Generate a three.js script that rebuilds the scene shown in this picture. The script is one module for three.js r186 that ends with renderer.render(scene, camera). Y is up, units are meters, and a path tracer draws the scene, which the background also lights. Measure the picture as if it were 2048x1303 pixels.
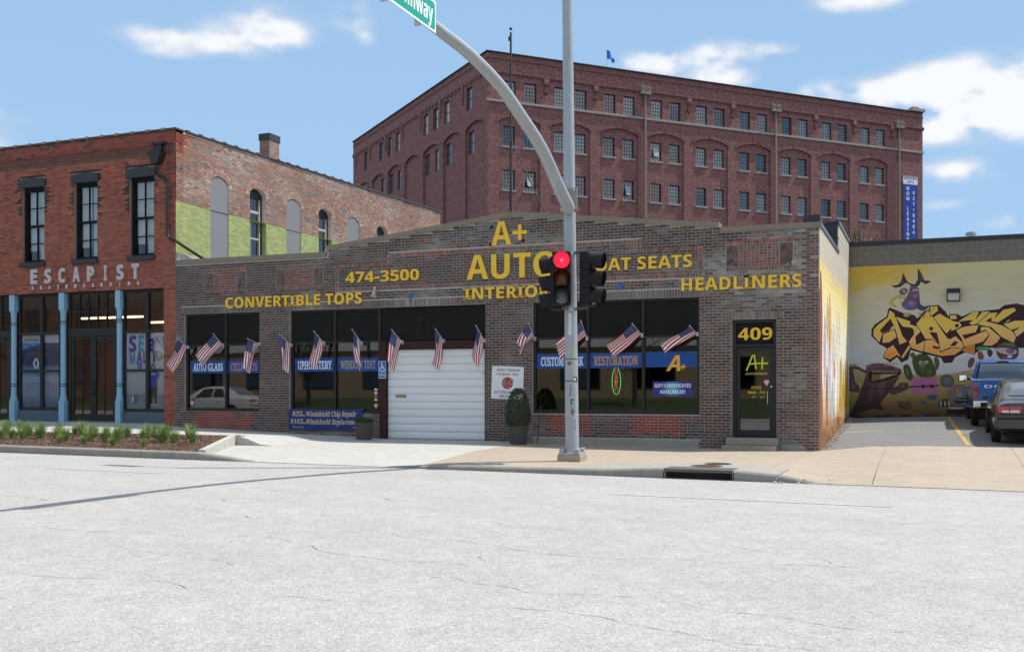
import * as THREE from 'three';
import { mergeGeometries, toCreasedNormals } from 'three/addons/utils/BufferGeometryUtils.js';
import { RoundedBoxGeometry } from 'three/addons/geometries/RoundedBoxGeometry.js';
import { TextGeometry } from 'three/addons/geometries/TextGeometry.js';
import { FontLoader } from 'three/addons/loaders/FontLoader.js';
import { ImprovedNoise } from 'three/addons/math/ImprovedNoise.js';
import { Brush, Evaluator, SUBTRACTION } from 'three-bvh-csg';

// ---------------------------------------------------------------- camera, sky, sun, exposure
const scene = new THREE.Scene();
const camera = new THREE.PerspectiveCamera(2 * Math.atan(782 / 2080) * 180 / Math.PI, 2048 / 1564, 0.1, 2000);
camera.position.set(0, 1.42, 25.5);
camera.rotation.y = 21.9 * Math.PI / 180;
camera.setViewOffset(2048, 1564, 0, 0, 2048, 1303);          // a level camera with a raised lens: verticals stay upright

const renderer = new THREE.WebGLRenderer({ antialias: true });
renderer.setSize(1024, 651);
renderer.toneMapping = THREE.LinearToneMapping;
renderer.toneMappingExposure = 1.18;
renderer.shadowMap.enabled = true;

let seedState = 1234567;
const rnd = () => { seedState = (seedState + 0x6d2b79f5) | 0; let t = Math.imul(seedState ^ (seedState >>> 15), 1 | seedState); t = (t + Math.imul(t ^ (t >>> 7), 61 | t)) ^ t; return ((t ^ (t >>> 14)) >>> 0) / 4294967296; };
const rr = (a, b) => a + (b - a) * rnd();
const pick = (a) => a[Math.floor(rnd() * a.length)];
const lerp = (a, b, t) => a + (b - a) * t, clamp = (x, a = 0, b = 1) => Math.min(b, Math.max(a, x));
const sstep = (a, b, x) => { const t = clamp((x - a) / (b - a)); return t * t * (3 - 2 * t); };
const perlin = new ImprovedNoise();
const fbm3 = (x, y, z, o = 4) => { let s = 0, a = 0.5; for (let i = 0; i < o; i++, a *= 0.5, x *= 2.03, y *= 2.03, z *= 2.03) s += a * perlin.noise(x, y, z); return s; };
const RAD = Math.PI / 180;

function makeSky() {
  const W = 4096, H = 2048, data = new Float32Array(W * H * 4);
  // fair-weather clouds: azimuth, elevation, half width, half height in degrees, weight
  const blobs = [[-125.3, 18.5, 2.0, 1.2, 1.1], [-128.2, 17.9, 2.2, 0.8, 0.7], [-131.2, 17.9, 1.8, 0.6, 0.5], [-130.2, 17.2, 1.4, 0.4, 0.5], [-123.9, 18.2, 0.7, 0.5, 0.7],
    [-120.7, 19.6, 1.0, 0.8, 0.85], [-119.9, 18.7, 0.5, 0.6, 0.6], [-104.3, 17.5, 1.3, 0.7, 0.95], [-101.6, 17.3, 2.2, 0.9, 1.2], [-98.4, 17.6, 1.5, 0.4, 0.8], [-100.2, 16.4, 1.5, 0.7, 0.9],
    [-93.2, 19.7, 2.4, 0.7, 1.1], [-95.2, 15.4, 1.5, 0.6, 0.9], [-92.2, 15.0, 2.0, 0.9, 1.2], [-89.0, 15.2, 1.8, 1.1, 1.5], [-86.0, 14.0, 2.4, 1.6, 1.5], [-89.3, 13.4, 2.4, 1.0, 1.3], [-83, 13.5, 2.5, 1.8, 1.3], [-88.8, 10.9, 1.8, 0.6, 1.1], [-89.3, 9.4, 1.1, 0.35, 0.55], [-85.8, 8.4, 1.6, 0.5, 0.9]];
  for (let k = 0; k < 230; k++) {
    const az = rr(-180, 180), el = rr(7, 62);
    if (az > -142 && az < -81 && el < 24) continue;
    const n = 2 + Math.floor(rnd() * 4), w = rr(1.2, 2.6) * (1 + el / 30);
    for (let i = 0; i < n; i++) blobs.push([az + rr(-2, 2) * w, el + rr(-0.4, 0.4) * w, w * rr(0.6, 1.2), w * rr(0.3, 0.5), rr(0.7, 1.3)]);
  }
  for (let row = 0; row < H; row++) {
    const el = ((row + 0.5) / H - 0.5) * 180, near = blobs.filter((b) => Math.abs(el - b[1]) < 3.2 * b[3]), up = clamp(el / 90);
    const t = Math.pow(up, 0.55);
    const base = [lerp(0.385, 0.18, t), lerp(0.585, 0.335, t), lerp(0.82, 0.58, t)];
    for (let col = 0; col < W; col++) {
      const az = ((col + 0.5) / W - 0.5) * 360, ce = Math.cos(el * RAD), x = Math.cos(az * RAD) * ce, y = Math.sin(el * RAD), z = Math.sin(az * RAD) * ce;
      let d = 0;
      for (const b of near) { let da = Math.abs(az - b[0]); if (da > 180) da = 360 - da; da *= ce; const q = (da / b[2]) ** 2 + ((el - b[1]) / (el < b[1] ? b[3] * 0.8 : b[3])) ** 2; if (q < 9) d += b[4] * Math.exp(-q); }
      let a = 0, light = 1;
      if (d > 0.02) {
        const n = fbm3(x * 22, y * 40, z * 22, 7), m = fbm3(x * 9 + 7, y * 16, z * 9, 3);
        const q = d * (0.85 + 1.9 * n + 0.8 * m);
        a = sstep(0.05, 1.05, q) * 0.95; light = 0.86 + 0.14 * sstep(0.2, 1.1, q + fbm3(x * 34, y * 60 + 0.3, z * 34, 3));
      }
      const o = (row * W + col) * 4;
      data[o] = lerp(base[0], 0.83 * light, a); data[o + 1] = lerp(base[1], 0.84 * light, a); data[o + 2] = lerp(base[2], 0.87 * light, a); data[o + 3] = 1;
    }
  }
  const t = new THREE.DataTexture(data, W, H, THREE.RGBAFormat, THREE.FloatType);
  t.mapping = THREE.EquirectangularReflectionMapping; t.magFilter = THREE.LinearFilter; t.needsUpdate = true;
  return t;
}
scene.background = makeSky();
scene.environment = scene.background;

const sun = new THREE.DirectionalLight(new THREE.Color(1, 0.955, 0.89), 4.6);
sun.name = 'sun';
sun.position.set(0.8145 * 0.521 * 90 - 8, 0.8535 * 90, -0.581 * 0.521 * 90 + 2);
sun.target.position.set(-8, 0, 2);
sun.castShadow = true;
Object.assign(sun.shadow.camera, { left: -60, right: 60, top: 60, bottom: -60, near: 1, far: 240 });
sun.shadow.mapSize.set(4096, 4096);
scene.add(sun, sun.target);

// ---------------------------------------------------------------- helpers
const fontBold = await new FontLoader().loadAsync('fonts/droid/droid_sans_bold.typeface.json');
const fontSerif = await new FontLoader().loadAsync('fonts/droid/droid_serif_bold.typeface.json');
const lin = (r, g, b) => new THREE.Color().setRGB(r, g, b);
const taken = new Map();
function numbered(name) { const n = taken.get(name) ?? 0; taken.set(name, n + 1); return n ? name + '_' + String(n).padStart(3, '0') : name; }
function shade(o) { o.castShadow = true; o.receiveShadow = true; return o; }
function thing(name, label, category, pos = [0, 0, 0], turn = 0, group) {
  const o = new THREE.Group(); o.name = numbered(name); o.position.set(...pos); o.rotation.y = turn;
  o.userData = { label, category }; if (group) o.userData.group = group; scene.add(o); return o;
}
function thingMesh(name, geo, mat, label, category, group) {
  const o = shade(new THREE.Mesh(geo, mat)); o.name = numbered(name); o.userData = { label, category }; if (group) o.userData.group = group; scene.add(o); return o;
}
function struct(name, geo, mat, label) {
  const o = geo ? shade(new THREE.Mesh(geo, mat)) : new THREE.Group(); o.name = numbered(name); o.userData.kind = 'structure'; if (label) o.userData.label = label; scene.add(o); return o;
}
function part(parent, name, geo, mat) { const o = shade(new THREE.Mesh(Array.isArray(geo) ? merge(geo) : geo, mat)); o.name = name; parent.add(o); return o; }
function stuffPart(parent, name, o) { o.name = name; o.userData.kind = 'stuff'; shade(o); parent.add(o); return o; }
function merge(list) {
  const l = list.map((g) => { let q = g.index ? g.toNonIndexed() : g; for (const k of Object.keys(q.attributes)) if (!['position', 'normal', 'uv'].includes(k)) { q = q === g ? g.clone() : q; q.deleteAttribute(k); } return q; });
  return mergeGeometries(l);
}
// uv in metres from the larger face direction
function metric(g, s = 1) {
  if (g.index) g = g.toNonIndexed();
  const p = g.attributes.position, n = g.attributes.normal, uv = new Float32Array(p.count * 2);
  for (let i = 0; i < p.count; i++) {
    const ax = Math.abs(n.getX(i)), ay = Math.abs(n.getY(i)), az = Math.abs(n.getZ(i));
    if (ay >= ax && ay >= az) { uv[2 * i] = p.getX(i) * s; uv[2 * i + 1] = p.getZ(i) * s; } else if (ax >= az) { uv[2 * i] = p.getZ(i) * s; uv[2 * i + 1] = p.getY(i) * s; } else { uv[2 * i] = p.getX(i) * s; uv[2 * i + 1] = p.getY(i) * s; }
  }
  g.setAttribute('uv', new THREE.BufferAttribute(uv, 2)); return g;
}
const bx = (x0, x1, y0, y1, z0, z1) => metric(new THREE.BoxGeometry(x1 - x0, y1 - y0, z1 - z0).translate((x0 + x1) / 2, (y0 + y1) / 2, (z0 + z1) / 2));
const rbx = (x0, x1, y0, y1, z0, z1, r = 0.02) => metric(new RoundedBoxGeometry(x1 - x0, y1 - y0, z1 - z0, 2, r).translate((x0 + x1) / 2, (y0 + y1) / 2, (z0 + z1) / 2));
function bar(a, b, r, seg = 8, r2 = r) {   // a round bar from a to b
  const A = new THREE.Vector3(...a), B = new THREE.Vector3(...b), d = B.clone().sub(A), g = new THREE.CylinderGeometry(r2, r, d.length(), seg);
  g.applyQuaternion(new THREE.Quaternion().setFromUnitVectors(new THREE.Vector3(0, 1, 0), d.clone().normalize())); g.translate(...A.add(B).multiplyScalar(0.5).toArray()); return g;
}
const tube = (pts, r, seg = 24, rad = 8) => new THREE.TubeGeometry(new THREE.CatmullRomCurve3(pts.map((p) => new THREE.Vector3(...p))), seg, r, rad, false);
function taperTube(pts, r0, r1, seg = 60, rad = 16) {
  const c = new THREE.CatmullRomCurve3(pts.map((p) => new THREE.Vector3(...p)), false, 'centripetal'), g = new THREE.TubeGeometry(c, seg, 1, rad, false), p = g.attributes.position;
  for (let i = 0; i <= seg; i++) { const o = c.getPointAt(i / seg), r = lerp(r0, r1, i / seg); for (let j = 0; j <= rad; j++) { const k = i * (rad + 1) + j; p.setXYZ(k, o.x + (p.getX(k) - o.x) * r, o.y + (p.getY(k) - o.y) * r, o.z + (p.getZ(k) - o.z) * r); } }
  g.computeVertexNormals(); return g;
}
function poly(points, depth, holes = []) {   // extruded outline, its front face at z = 0, going back
  const s = new THREE.Shape(points.map((p) => new THREE.Vector2(...p)));
  for (const h of holes) s.holes.push(h.isPath ? h : new THREE.Path(h.map((p) => new THREE.Vector2(...p))));
  return metric(new THREE.ExtrudeGeometry(s, { depth, bevelEnabled: false, curveSegments: 10 }).translate(0, 0, -depth));
}
const rect = (x0, x1, y0, y1) => [[x0, y0], [x1, y0], [x1, y1], [x0, y1]];
// grid sheet through four corner functions
function sheet(fn, nu, nv) {
  const pos = [], uv = [], idx = [];
  for (let j = 0; j <= nv; j++) for (let i = 0; i <= nu; i++) { const p = fn(i / nu, j / nv); pos.push(...p); uv.push(p[0], p[2]); }
  for (let j = 0; j < nv; j++) for (let i = 0; i < nu; i++) { const a = j * (nu + 1) + i, b = a + 1, c = a + nu + 1, d = c + 1; idx.push(a, c, b, b, c, d); }
  const g = new THREE.BufferGeometry(); g.setAttribute('position', new THREE.Float32BufferAttribute(pos, 3)); g.setAttribute('uv', new THREE.Float32BufferAttribute(uv, 2)); g.setIndex(idx); g.computeVertexNormals(); return g;
}
// a slab whose top follows height(x, z) over the quad given by its four ground corners, with edges of its own
function slabGeo(c, height, thick = 0.12, n = 6) {
  const at = (u, v) => { const x = lerp(lerp(c[0][0], c[1][0], u), lerp(c[3][0], c[2][0], u), v), z = lerp(lerp(c[0][1], c[1][1], u), lerp(c[3][1], c[2][1], u), v); return [x, height(x, z), z]; };
  const top = sheet(at, n, n), parts = [top.toNonIndexed()];
  const skirt = (f) => { const s = sheet((u, v) => { const p = f(u); return [p[0], p[1] - thick * v, p[2]]; }, n, 1).toNonIndexed(); parts.push(s); };
  skirt((u) => at(u, 0)); skirt((u) => at(u, 1)); skirt((u) => at(0, u)); skirt((u) => at(1, u));
  return mergeGeometries(parts);
}

// ---------------------------------------------------------------- textures
function tileNoise(n, seed) { const g = new Float32Array(n * n); const s0 = seedState; seedState = seed; for (let i = 0; i < g.length; i++) g[i] = rnd(); seedState = s0; return (x, y) => { x = ((x % 1) + 1) % 1 * n; y = ((y % 1) + 1) % 1 * n; const i = Math.floor(x), j = Math.floor(y), u = x - i, v = y - j, a = u * u * (3 - 2 * u), b = v * v * (3 - 2 * v), at = (p, q) => g[(q % n) * n + (p % n)]; return lerp(lerp(at(i, j), at(i + 1, j), a), lerp(at(i, j + 1), at(i + 1, j + 1), a), b); }; }
function dataTex(n, fn, color = true, m = n) {
  const d = new Uint8Array(n * m * 4);
  for (let j = 0; j < m; j++) for (let i = 0; i < n; i++) { const c = fn((i + 0.5) / n, (j + 0.5) / m), o = (j * n + i) * 4; d[o] = clamp(c[0]) * 255; d[o + 1] = clamp(c[1]) * 255; d[o + 2] = clamp(c[2]) * 255; d[o + 3] = 255; }
  const t = new THREE.DataTexture(d, n, m); t.wrapS = t.wrapT = THREE.RepeatWrapping; t.magFilter = THREE.LinearFilter; t.minFilter = THREE.LinearMipmapLinearFilter; t.generateMipmaps = true; if (color) t.colorSpace = THREE.SRGBColorSpace; t.needsUpdate = true; return t;
}
const rep = (t, x, y = x) => { const q = t.clone(); q.repeat.set(x, y); q.needsUpdate = true; return q; };
function canvasTex(w, h, draw) {
  const c = document.createElement('canvas'); c.width = w; c.height = h; const g = c.getContext('2d'); draw(g, w, h);
  const t = new THREE.CanvasTexture(c); t.colorSpace = THREE.SRGBColorSpace; t.magFilter = THREE.LinearFilter; t.wrapS = t.wrapT = THREE.ClampToEdgeWrapping; return t;
}
const n8 = tileNoise(8, 11), n16 = tileNoise(16, 12), n32 = tileNoise(32, 13), n64 = tileNoise(64, 14), n128 = tileNoise(128, 15), n256 = tileNoise(256, 16), n512 = tileNoise(512, 17);
const grainTex = dataTex(512, (x, y) => { const v = 0.72 + 0.10 * n512(x, y) + 0.08 * n128(x, y) + 0.07 * n32(x, y) + 0.04 * n8(x, y); return [v, v, v]; });
const bumpTex = dataTex(512, (x, y) => { const v = 0.5 * n512(x, y) + 0.3 * n256(x, y) + 0.2 * n64(x, y); return [v, v, v]; }, false);
const asphaltTex = dataTex(1024, (x, y) => { const s = n512(x, y), q = n512(x * 2 + 0.31, y * 2 + 0.17); const b = n256(x, y); let v = 0.72 + 0.15 * (s - 0.5) + 0.16 * (q - 0.5) + 0.20 * (b - 0.5) + 0.05 * n64(x, y) + 0.04 * n16(x, y) + 0.02 * n8(x, y); return [v * 1.0, v * 0.995, v * 0.985]; });
const concreteTex = dataTex(512, (x, y) => { const v = 0.82 + 0.12 * (n512(x, y) - 0.5) + 0.06 * n64(x, y) + 0.05 * n16(x, y) + 0.04 * n8(x, y) - 0.08 * sstep(0.78, 0.9, n64(x, y)) * n128(x, y); return [v, v * 0.99, v * 0.97]; });
const brickFar = dataTex(512, (x, y) => {   // 10 bricks x 28 courses, for walls too far off to tell single bricks
  const r = Math.floor(y * 28), fy = y * 28 - r, cx = x * 10 + (r % 2) * 0.5, c = Math.floor(cx) % 10, fx = cx - Math.floor(cx);
  const h = Math.abs(Math.sin(r * 91.7 + c * 47.3) * 43758.5) % 1, h2 = Math.abs(Math.sin(r * 17.1 + c * 71.3) * 9631.3) % 1;
  if (fy < 0.16 || fx < 0.05) return [0.58, 0.52, 0.49];
  const v = 0.66 + 0.36 * h; return [v * (0.64 + 0.06 * h2), v * (0.475 - 0.05 * h2), v * (0.455 - 0.04 * h2)];
});

const M = {};
const std = (c, o = {}) => new THREE.MeshStandardMaterial({ color: Array.isArray(c) ? lin(...c) : c, roughness: 0.85, ...o });
const phys = (c, o = {}) => new THREE.MeshPhysicalMaterial({ color: Array.isArray(c) ? lin(...c) : c, roughness: 0.4, ...o });
const rough = (c, o = {}) => std(c, { map: grainTex, bumpMap: bumpTex, bumpScale: 0.002, roughness: 0.92, ...o });
M.asphalt = std([0.665, 0.65, 0.632], { map: rep(asphaltTex, 0.42), bumpMap: rep(bumpTex, 1.6), bumpScale: 0.004, roughness: 0.95, vertexColors: true });
M.lotAsphalt = std([0.30, 0.30, 0.305], { map: rep(asphaltTex, 0.35), bumpMap: rep(bumpTex, 1.4), bumpScale: 0.004, roughness: 0.95 });
M.whiteConc = std([0.555, 0.55, 0.535], { map: rep(concreteTex, 0.5), bumpMap: rep(bumpTex, 1), bumpScale: 0.002, roughness: 0.9 });
M.beigeConc = std([0.475, 0.40, 0.325], { map: rep(concreteTex, 0.37), bumpMap: rep(bumpTex, 1), bumpScale: 0.003, roughness: 0.92 });
M.oldConc = std([0.42, 0.40, 0.37], { map: rep(concreteTex, 0.6), bumpMap: rep(bumpTex, 1), bumpScale: 0.004, roughness: 0.95 });
M.kerb = std([0.36, 0.345, 0.32], { map: rep(concreteTex, 0.7), bumpMap: rep(bumpTex, 1), bumpScale: 0.004, roughness: 0.95 });
M.stone = std([0.42, 0.37, 0.31], { map: rep(concreteTex, 0.8), bumpMap: rep(bumpTex, 1), bumpScale: 0.004, roughness: 0.95 });
M.coping = std([0.30, 0.26, 0.20], { map: rep(concreteTex, 0.8), bumpMap: rep(bumpTex, 1), bumpScale: 0.003, roughness: 0.9 });
M.dirt = rough([0.12, 0.09, 0.07]);
M.paintLine = std([0.80, 0.80, 0.79], { map: rep(asphaltTex, 0.5), roughness: 0.8 });
M.yellowLine = std([0.80, 0.50, 0.10], { map: rep(asphaltTex, 0.5), roughness: 0.8 });
M.blackMetal = std([0.012, 0.0115, 0.011], { roughness: 0.6 });
M.darkPanel = phys([0.012, 0.0118, 0.0115], { roughness: 0.8, specularIntensity: 0.4 });
M.brownFrame = std([0.018, 0.014, 0.012], { roughness: 0.65 });
M.maroon = rough([0.06, 0.02, 0.018]);
M.galv = std([0.50, 0.535, 0.56], { map: rep(grainTex, 1.5), metalness: 0.2, roughness: 0.5, bumpMap: bumpTex, bumpScale: 0.0005 });
M.steel = std([0.6, 0.6, 0.6], { metalness: 0.9, roughness: 0.35 });
M.yellow = std([0.86, 0.53, 0.032], { roughness: 0.6 });
M.glass = phys([0.42, 0.43, 0.42], { transmission: 1, thickness: 0, roughness: 0.02, ior: 1.95 });
M.storeGlass = phys([0.93, 0.95, 0.95], { transmission: 1, thickness: 0, roughness: 0.02, ior: 1.55 });
M.plaster = std([0.36, 0.34, 0.31]);
M.white = std([0.75, 0.75, 0.74], { roughness: 0.6 });
M.tyre = rough([0.018, 0.018, 0.018]);
M.chrome = std([0.75, 0.75, 0.76], { metalness: 1, roughness: 0.12 });

// ================================================================ the setting: terrain, road, kerbs, pavements, lot
const table = (t) => (x) => { if (x <= t[0][0]) return t[0][1]; for (let i = 1; i < t.length; i++) if (x <= t[i][0]) return lerp(t[i - 1][1], t[i][1], (x - t[i - 1][0]) / (t[i][0] - t[i - 1][0])); return t[t.length - 1][1]; };
const gutterY = (x) => -0.09 - 0.007 * clamp(x, -60, 30);
const roadY = (x, z) => gutterY(x) + 0.09 * Math.sin(Math.PI * clamp((z - 8.1) / 15.9));
const frontY = table([[-60, 0.6], [-28, 0.45], [-22, 0.42], [-21.3, 0.34], [-18.2, 0.25], [-17.2, 0.21], [-14, 0.10], [-11, 0.10], [-9.7, 0.06], [-5.3, 0.02], [-2.43, 0.0], [-1.2, 0.13], [0, 0.165], [14, 0.2]]);
const upperY = (x, z) => lerp(frontY(x), 0.335, clamp(z / 4.3));
const driveLow = (x, z) => (z < 4.3 ? lerp(frontY(x), 0.095, z / 4.3) : lerp(0.095, gutterY(x) + 0.012, (z - 4.3) / 3.8));
const kerbH = table([[-9.6, 0.015], [-8.4, 0.085], [-6.6, 0.10], [-5.2, 0.12], [-4.3, 0.172], [-3.0, 0.172], [-2.3, 0.13], [-1.75, 0.03]]);
const walkY = (x, z) => lerp(frontY(x), gutterY(x) + kerbH(x), clamp(z / 8));
const apronY = (x, z) => lerp(frontY(x), gutterY(x) + 0.012, clamp((z + 0.3) / 8.4));
const driveY = (x, z) => lerp(z < 4.3 ? upperY(x, z) : driveLow(x, z), driveLow(x, z), sstep(-15.9, -14.9, x));
const rightWalkY = (x, z) => { const t = sstep(-2.6, -1.4, x); return lerp(walkY(x, z), apronY(x, z), t); };
const lotY = (x, z) => lerp(frontY(x) + 0.004, lerp(0.56, 0.64, clamp((x + 2.4) / 2.7)), clamp((-0.3 - z) / 9.4));

struct('ground', bx(-400, 400, -1.2, -0.9, -400, 400), M.dirt);
{
  const g = sheet((u, v) => { const x = lerp(-140, 45, u), z = lerp(7.9, 24.1, v); return [x, roadY(x, z), z]; }, 600, 66), p = g.attributes.position, c = new Float32Array(p.count * 3);
  for (let i = 0; i < p.count; i++) {   // worn and stained patches of the old surface
    const x = p.getX(i), z = p.getZ(i), n = fbm3(x * 0.35, 1.3, z * 0.8, 4), w = fbm3(x * 0.06, 5.3, z * 1.1, 3), v = clamp(0.975 + 0.05 * n + 0.08 * w, 0.9, 1);
    c.set([v, v, v * 0.998], i * 3);
  }
  g.setAttribute('color', new THREE.BufferAttribute(c, 3));
  var road = struct('road', g, M.asphalt);
  // lane paint, a few millimetres proud of the surface
  const line = (x0, x1, z, w) => part(road, 'lane_marking', sheet((u, v) => { const x = lerp(x0, x1, u), zz = z + (v - 0.5) * w; return [x, roadY(x, zz) + 0.005, zz]; }, 14, 1), M.paintLine);
  line(-14.4, -11.9, 11.62, 0.10); line(-4.1, -0.45, 11.68, 0.065); line(-23.5, -20.5, 11.62, 0.10); line(6, 9, 11.68, 0.1);
  line(-16.2, -12.75, 14.15, 0.11); line(-26, -23, 14.15, 0.11);
  // cracks: broken ribbons of dark filler
  const crackMat = std([0.20, 0.19, 0.18]), cg = [];
  const crack = (x, z, a, len, w, wob = 0.5) => {
    const pts = []; let d = a;
    for (let s = 0; s <= len; s += 0.07) { pts.push([x, z, rnd() < 0.6 ? w * rr(0.12, 0.75) : 0.0007]); d += rr(-wob, wob); d += (a - d) * 0.22; x += Math.cos(d) * 0.07; z += Math.sin(d) * 0.07; }
    const pos = [], idx = [];
    pts.forEach((q, i) => { const n = pts[Math.min(i + 1, pts.length - 1)], o = pts[Math.max(i - 1, 0)], l = Math.hypot(n[0] - o[0], n[1] - o[1]) || 1, nx = -(n[1] - o[1]) / l * q[2], nz = (n[0] - o[0]) / l * q[2]; for (const k of [-1, 1]) pos.push(q[0] + nx * k, roadY(q[0], q[1]) + 0.004, q[1] + nz * k); if (i) idx.push(i * 2 - 2, i * 2, i * 2 - 1, i * 2 - 1, i * 2, i * 2 + 1); });
    const g2 = new THREE.BufferGeometry(); g2.setAttribute('position', new THREE.Float32BufferAttribute(pos, 3)); g2.setIndex(idx); g2.computeVertexNormals(); cg.push(g2.toNonIndexed());
  };
  const T = (deg) => deg * RAD;
  crack(-9.6, 17.6, T(8), 6.5, 0.008); crack(-3.6, 18.4, T(4), 4.5, 0.007); crack(-10.5, 15.6, T(3), 4.2, 0.008, 0.7); crack(-7.2, 16.2, T(2), 3.0, 0.006); crack(-5.4, 16.6, T(-3), 5.2, 0.007); crack(-4.3, 15.4, T(-2), 2.2, 0.007, 0.9); crack(-3.0, 14.2, T(70), 1.2, 0.006, 0.9);
  crack(-8.8, 13.2, T(2), 3.4, 0.010); crack(-12, 15.4, T(-14), 1.8, 0.008, 0.8); crack(-1.6, 16.0, T(60), 1.4, 0.006, 0.8); crack(-2.6, 19.2, T(3), 3.0, 0.006); crack(-7.0, 19.4, T(-4), 3.4, 0.006); crack(-14.6, 14.9, T(4), 3.0, 0.009); crack(-5.6, 12.6, T(3), 3.6, 0.010); crack(-1, 13.4, T(-8), 2.6, 0.009); crack(-8.4, 14.6, T(12), 1.2, 0.008, 0.9); crack(-3.9, 17.2, T(14), 0.9, 0.006, 0.9); crack(-6.4, 18.3, T(3), 2.2, 0.006);
  stuffPart(road, 'crack', new THREE.Mesh(mergeGeometries(cg), crackMat));
}
// opposite kerb, pavement and lawn behind the camera: the shop windows mirror them
struct('far_pavement', bx(-140, 50, -0.35, 0.02, 24.1, 27.2), M.whiteConc);
struct('lawn', sheet((u, v) => { const x = lerp(-140, 50, u), z = lerp(27.2, 46.5, v); return [x, 0.03 + 0.9 * sstep(0.1, 1, v), z]; }, 40, 10), rough([0.055, 0.095, 0.022]));

// kerbs
const kerbSeg = (x0, x1, h0, h1, z0 = 7.93, z1 = 8.1) => { const n = Math.max(2, Math.round((x1 - x0) / 0.8)), top = (u) => { const x = lerp(x0, x1, u); return [x, gutterY(x) + lerp(h0, h1, u)]; };
  return mergeGeometries([sheet((u, v) => { const [x, y] = top(u); return [x, y, lerp(z0, z1 - 0.03, v)]; }, n, 1), sheet((u, v) => { const [x, y] = top(u); return [x, y - 0.03 * v, z1 - 0.03 + 0.03 * v]; }, n, 1), sheet((u, v) => { const [x, y] = top(u); return [x, lerp(y - 0.03, gutterY(x) - 0.2, v), z1]; }, n, 1), sheet((u, v) => { const [x, y] = top(u); return [x, lerp(y, y - 0.3, v), z0]; }, n, 1),
    sheet((u, v) => { const [x, y] = top(0); return [x, lerp(y - 0.02, gutterY(x) - 0.2, v), lerp(z0, z1, u)]; }, 1, 1), sheet((u, v) => { const [x, y] = top(1); return [x, lerp(y - 0.02, gutterY(x) - 0.2, v), lerp(z0, z1, u)]; }, 1, 1)].map((g) => g.toNonIndexed())); };
const kerb = struct('kerb', null);
for (let x = -66; x < -14.2; x += 3) part(kerb, 'kerb_stone', kerbSeg(x, Math.min(x + 2.994, -14.0), 0.16, 0.16), M.kerb);
part(kerb, 'kerb_stone', kerbSeg(-13.998, -12.6, 0.16, 0.015), M.kerb);
part(kerb, 'kerb_stone', kerbSeg(-9.6, -8.403, 0.015, 0.085), M.kerb);
for (const [a, b] of [[-8.4, -6.602], [-6.598, -5.202], [-5.198, -4.305], [-4.303, -4.205]]) part(kerb, 'kerb_stone', kerbSeg(a, b, kerbH(a), kerbH(b)), M.kerb);
part(kerb, 'kerb_stone', kerbSeg(-3.035, -2.3, 0.172, 0.13), M.kerb);
part(kerb, 'kerb_stone', kerbSeg(-2.296, -1.75, 0.125, 0.03), M.kerb);
{ // crumbled concrete at the end of the kerb
  const g = []; for (let i = 0; i < 24; i++) { const s = rr(0.01, 0.035), q = new THREE.DodecahedronGeometry(s, 0); q.scale(1, 0.6, 1.2); q.rotateY(rr(0, 6)); const x = rr(-2.35, -1.35), z = rr(7.85, 8.3); q.translate(x, Math.max(roadY(x, z), gutterY(x)) + s * 0.3 + (z < 8.1 ? 0.06 : 0), z); g.push(q); }
  stuffPart(kerb, 'rubble', new THREE.Mesh(mergeGeometries(g), M.whiteConc));
}
// storm drain in the kerb
{
  const d = thing('storm_drain', 'kerb storm drain with steel top plate and dark opening beside the signal pole', 'storm drain', [-3.62, gutterY(-3.62), 8.0]);
  part(d, 'top_plate', rbx(-0.585, 0.585, 0.118, 0.172, -0.45, 0.115, 0.012), std([0.13, 0.13, 0.13], { roughness: 0.6, map: grainTex }));
  part(d, 'chamber', [bx(-0.585, 0.585, -0.5, -0.45, -0.6, 0.1), bx(-0.585, 0.585, -0.5, 0.115, -0.62, -0.58), bx(-0.60, -0.572, -0.5, 0.115, -0.6, 0.1), bx(0.572, 0.60, -0.5, 0.115, -0.6, 0.1), bx(-0.585, 0.585, -0.45, -0.012, 0.06, 0.1)], M.kerb);
  part(d, 'divider', bx(-0.012, 0.012, -0.01, 0.116, 0.03, 0.09), M.blackMetal);
}
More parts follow.
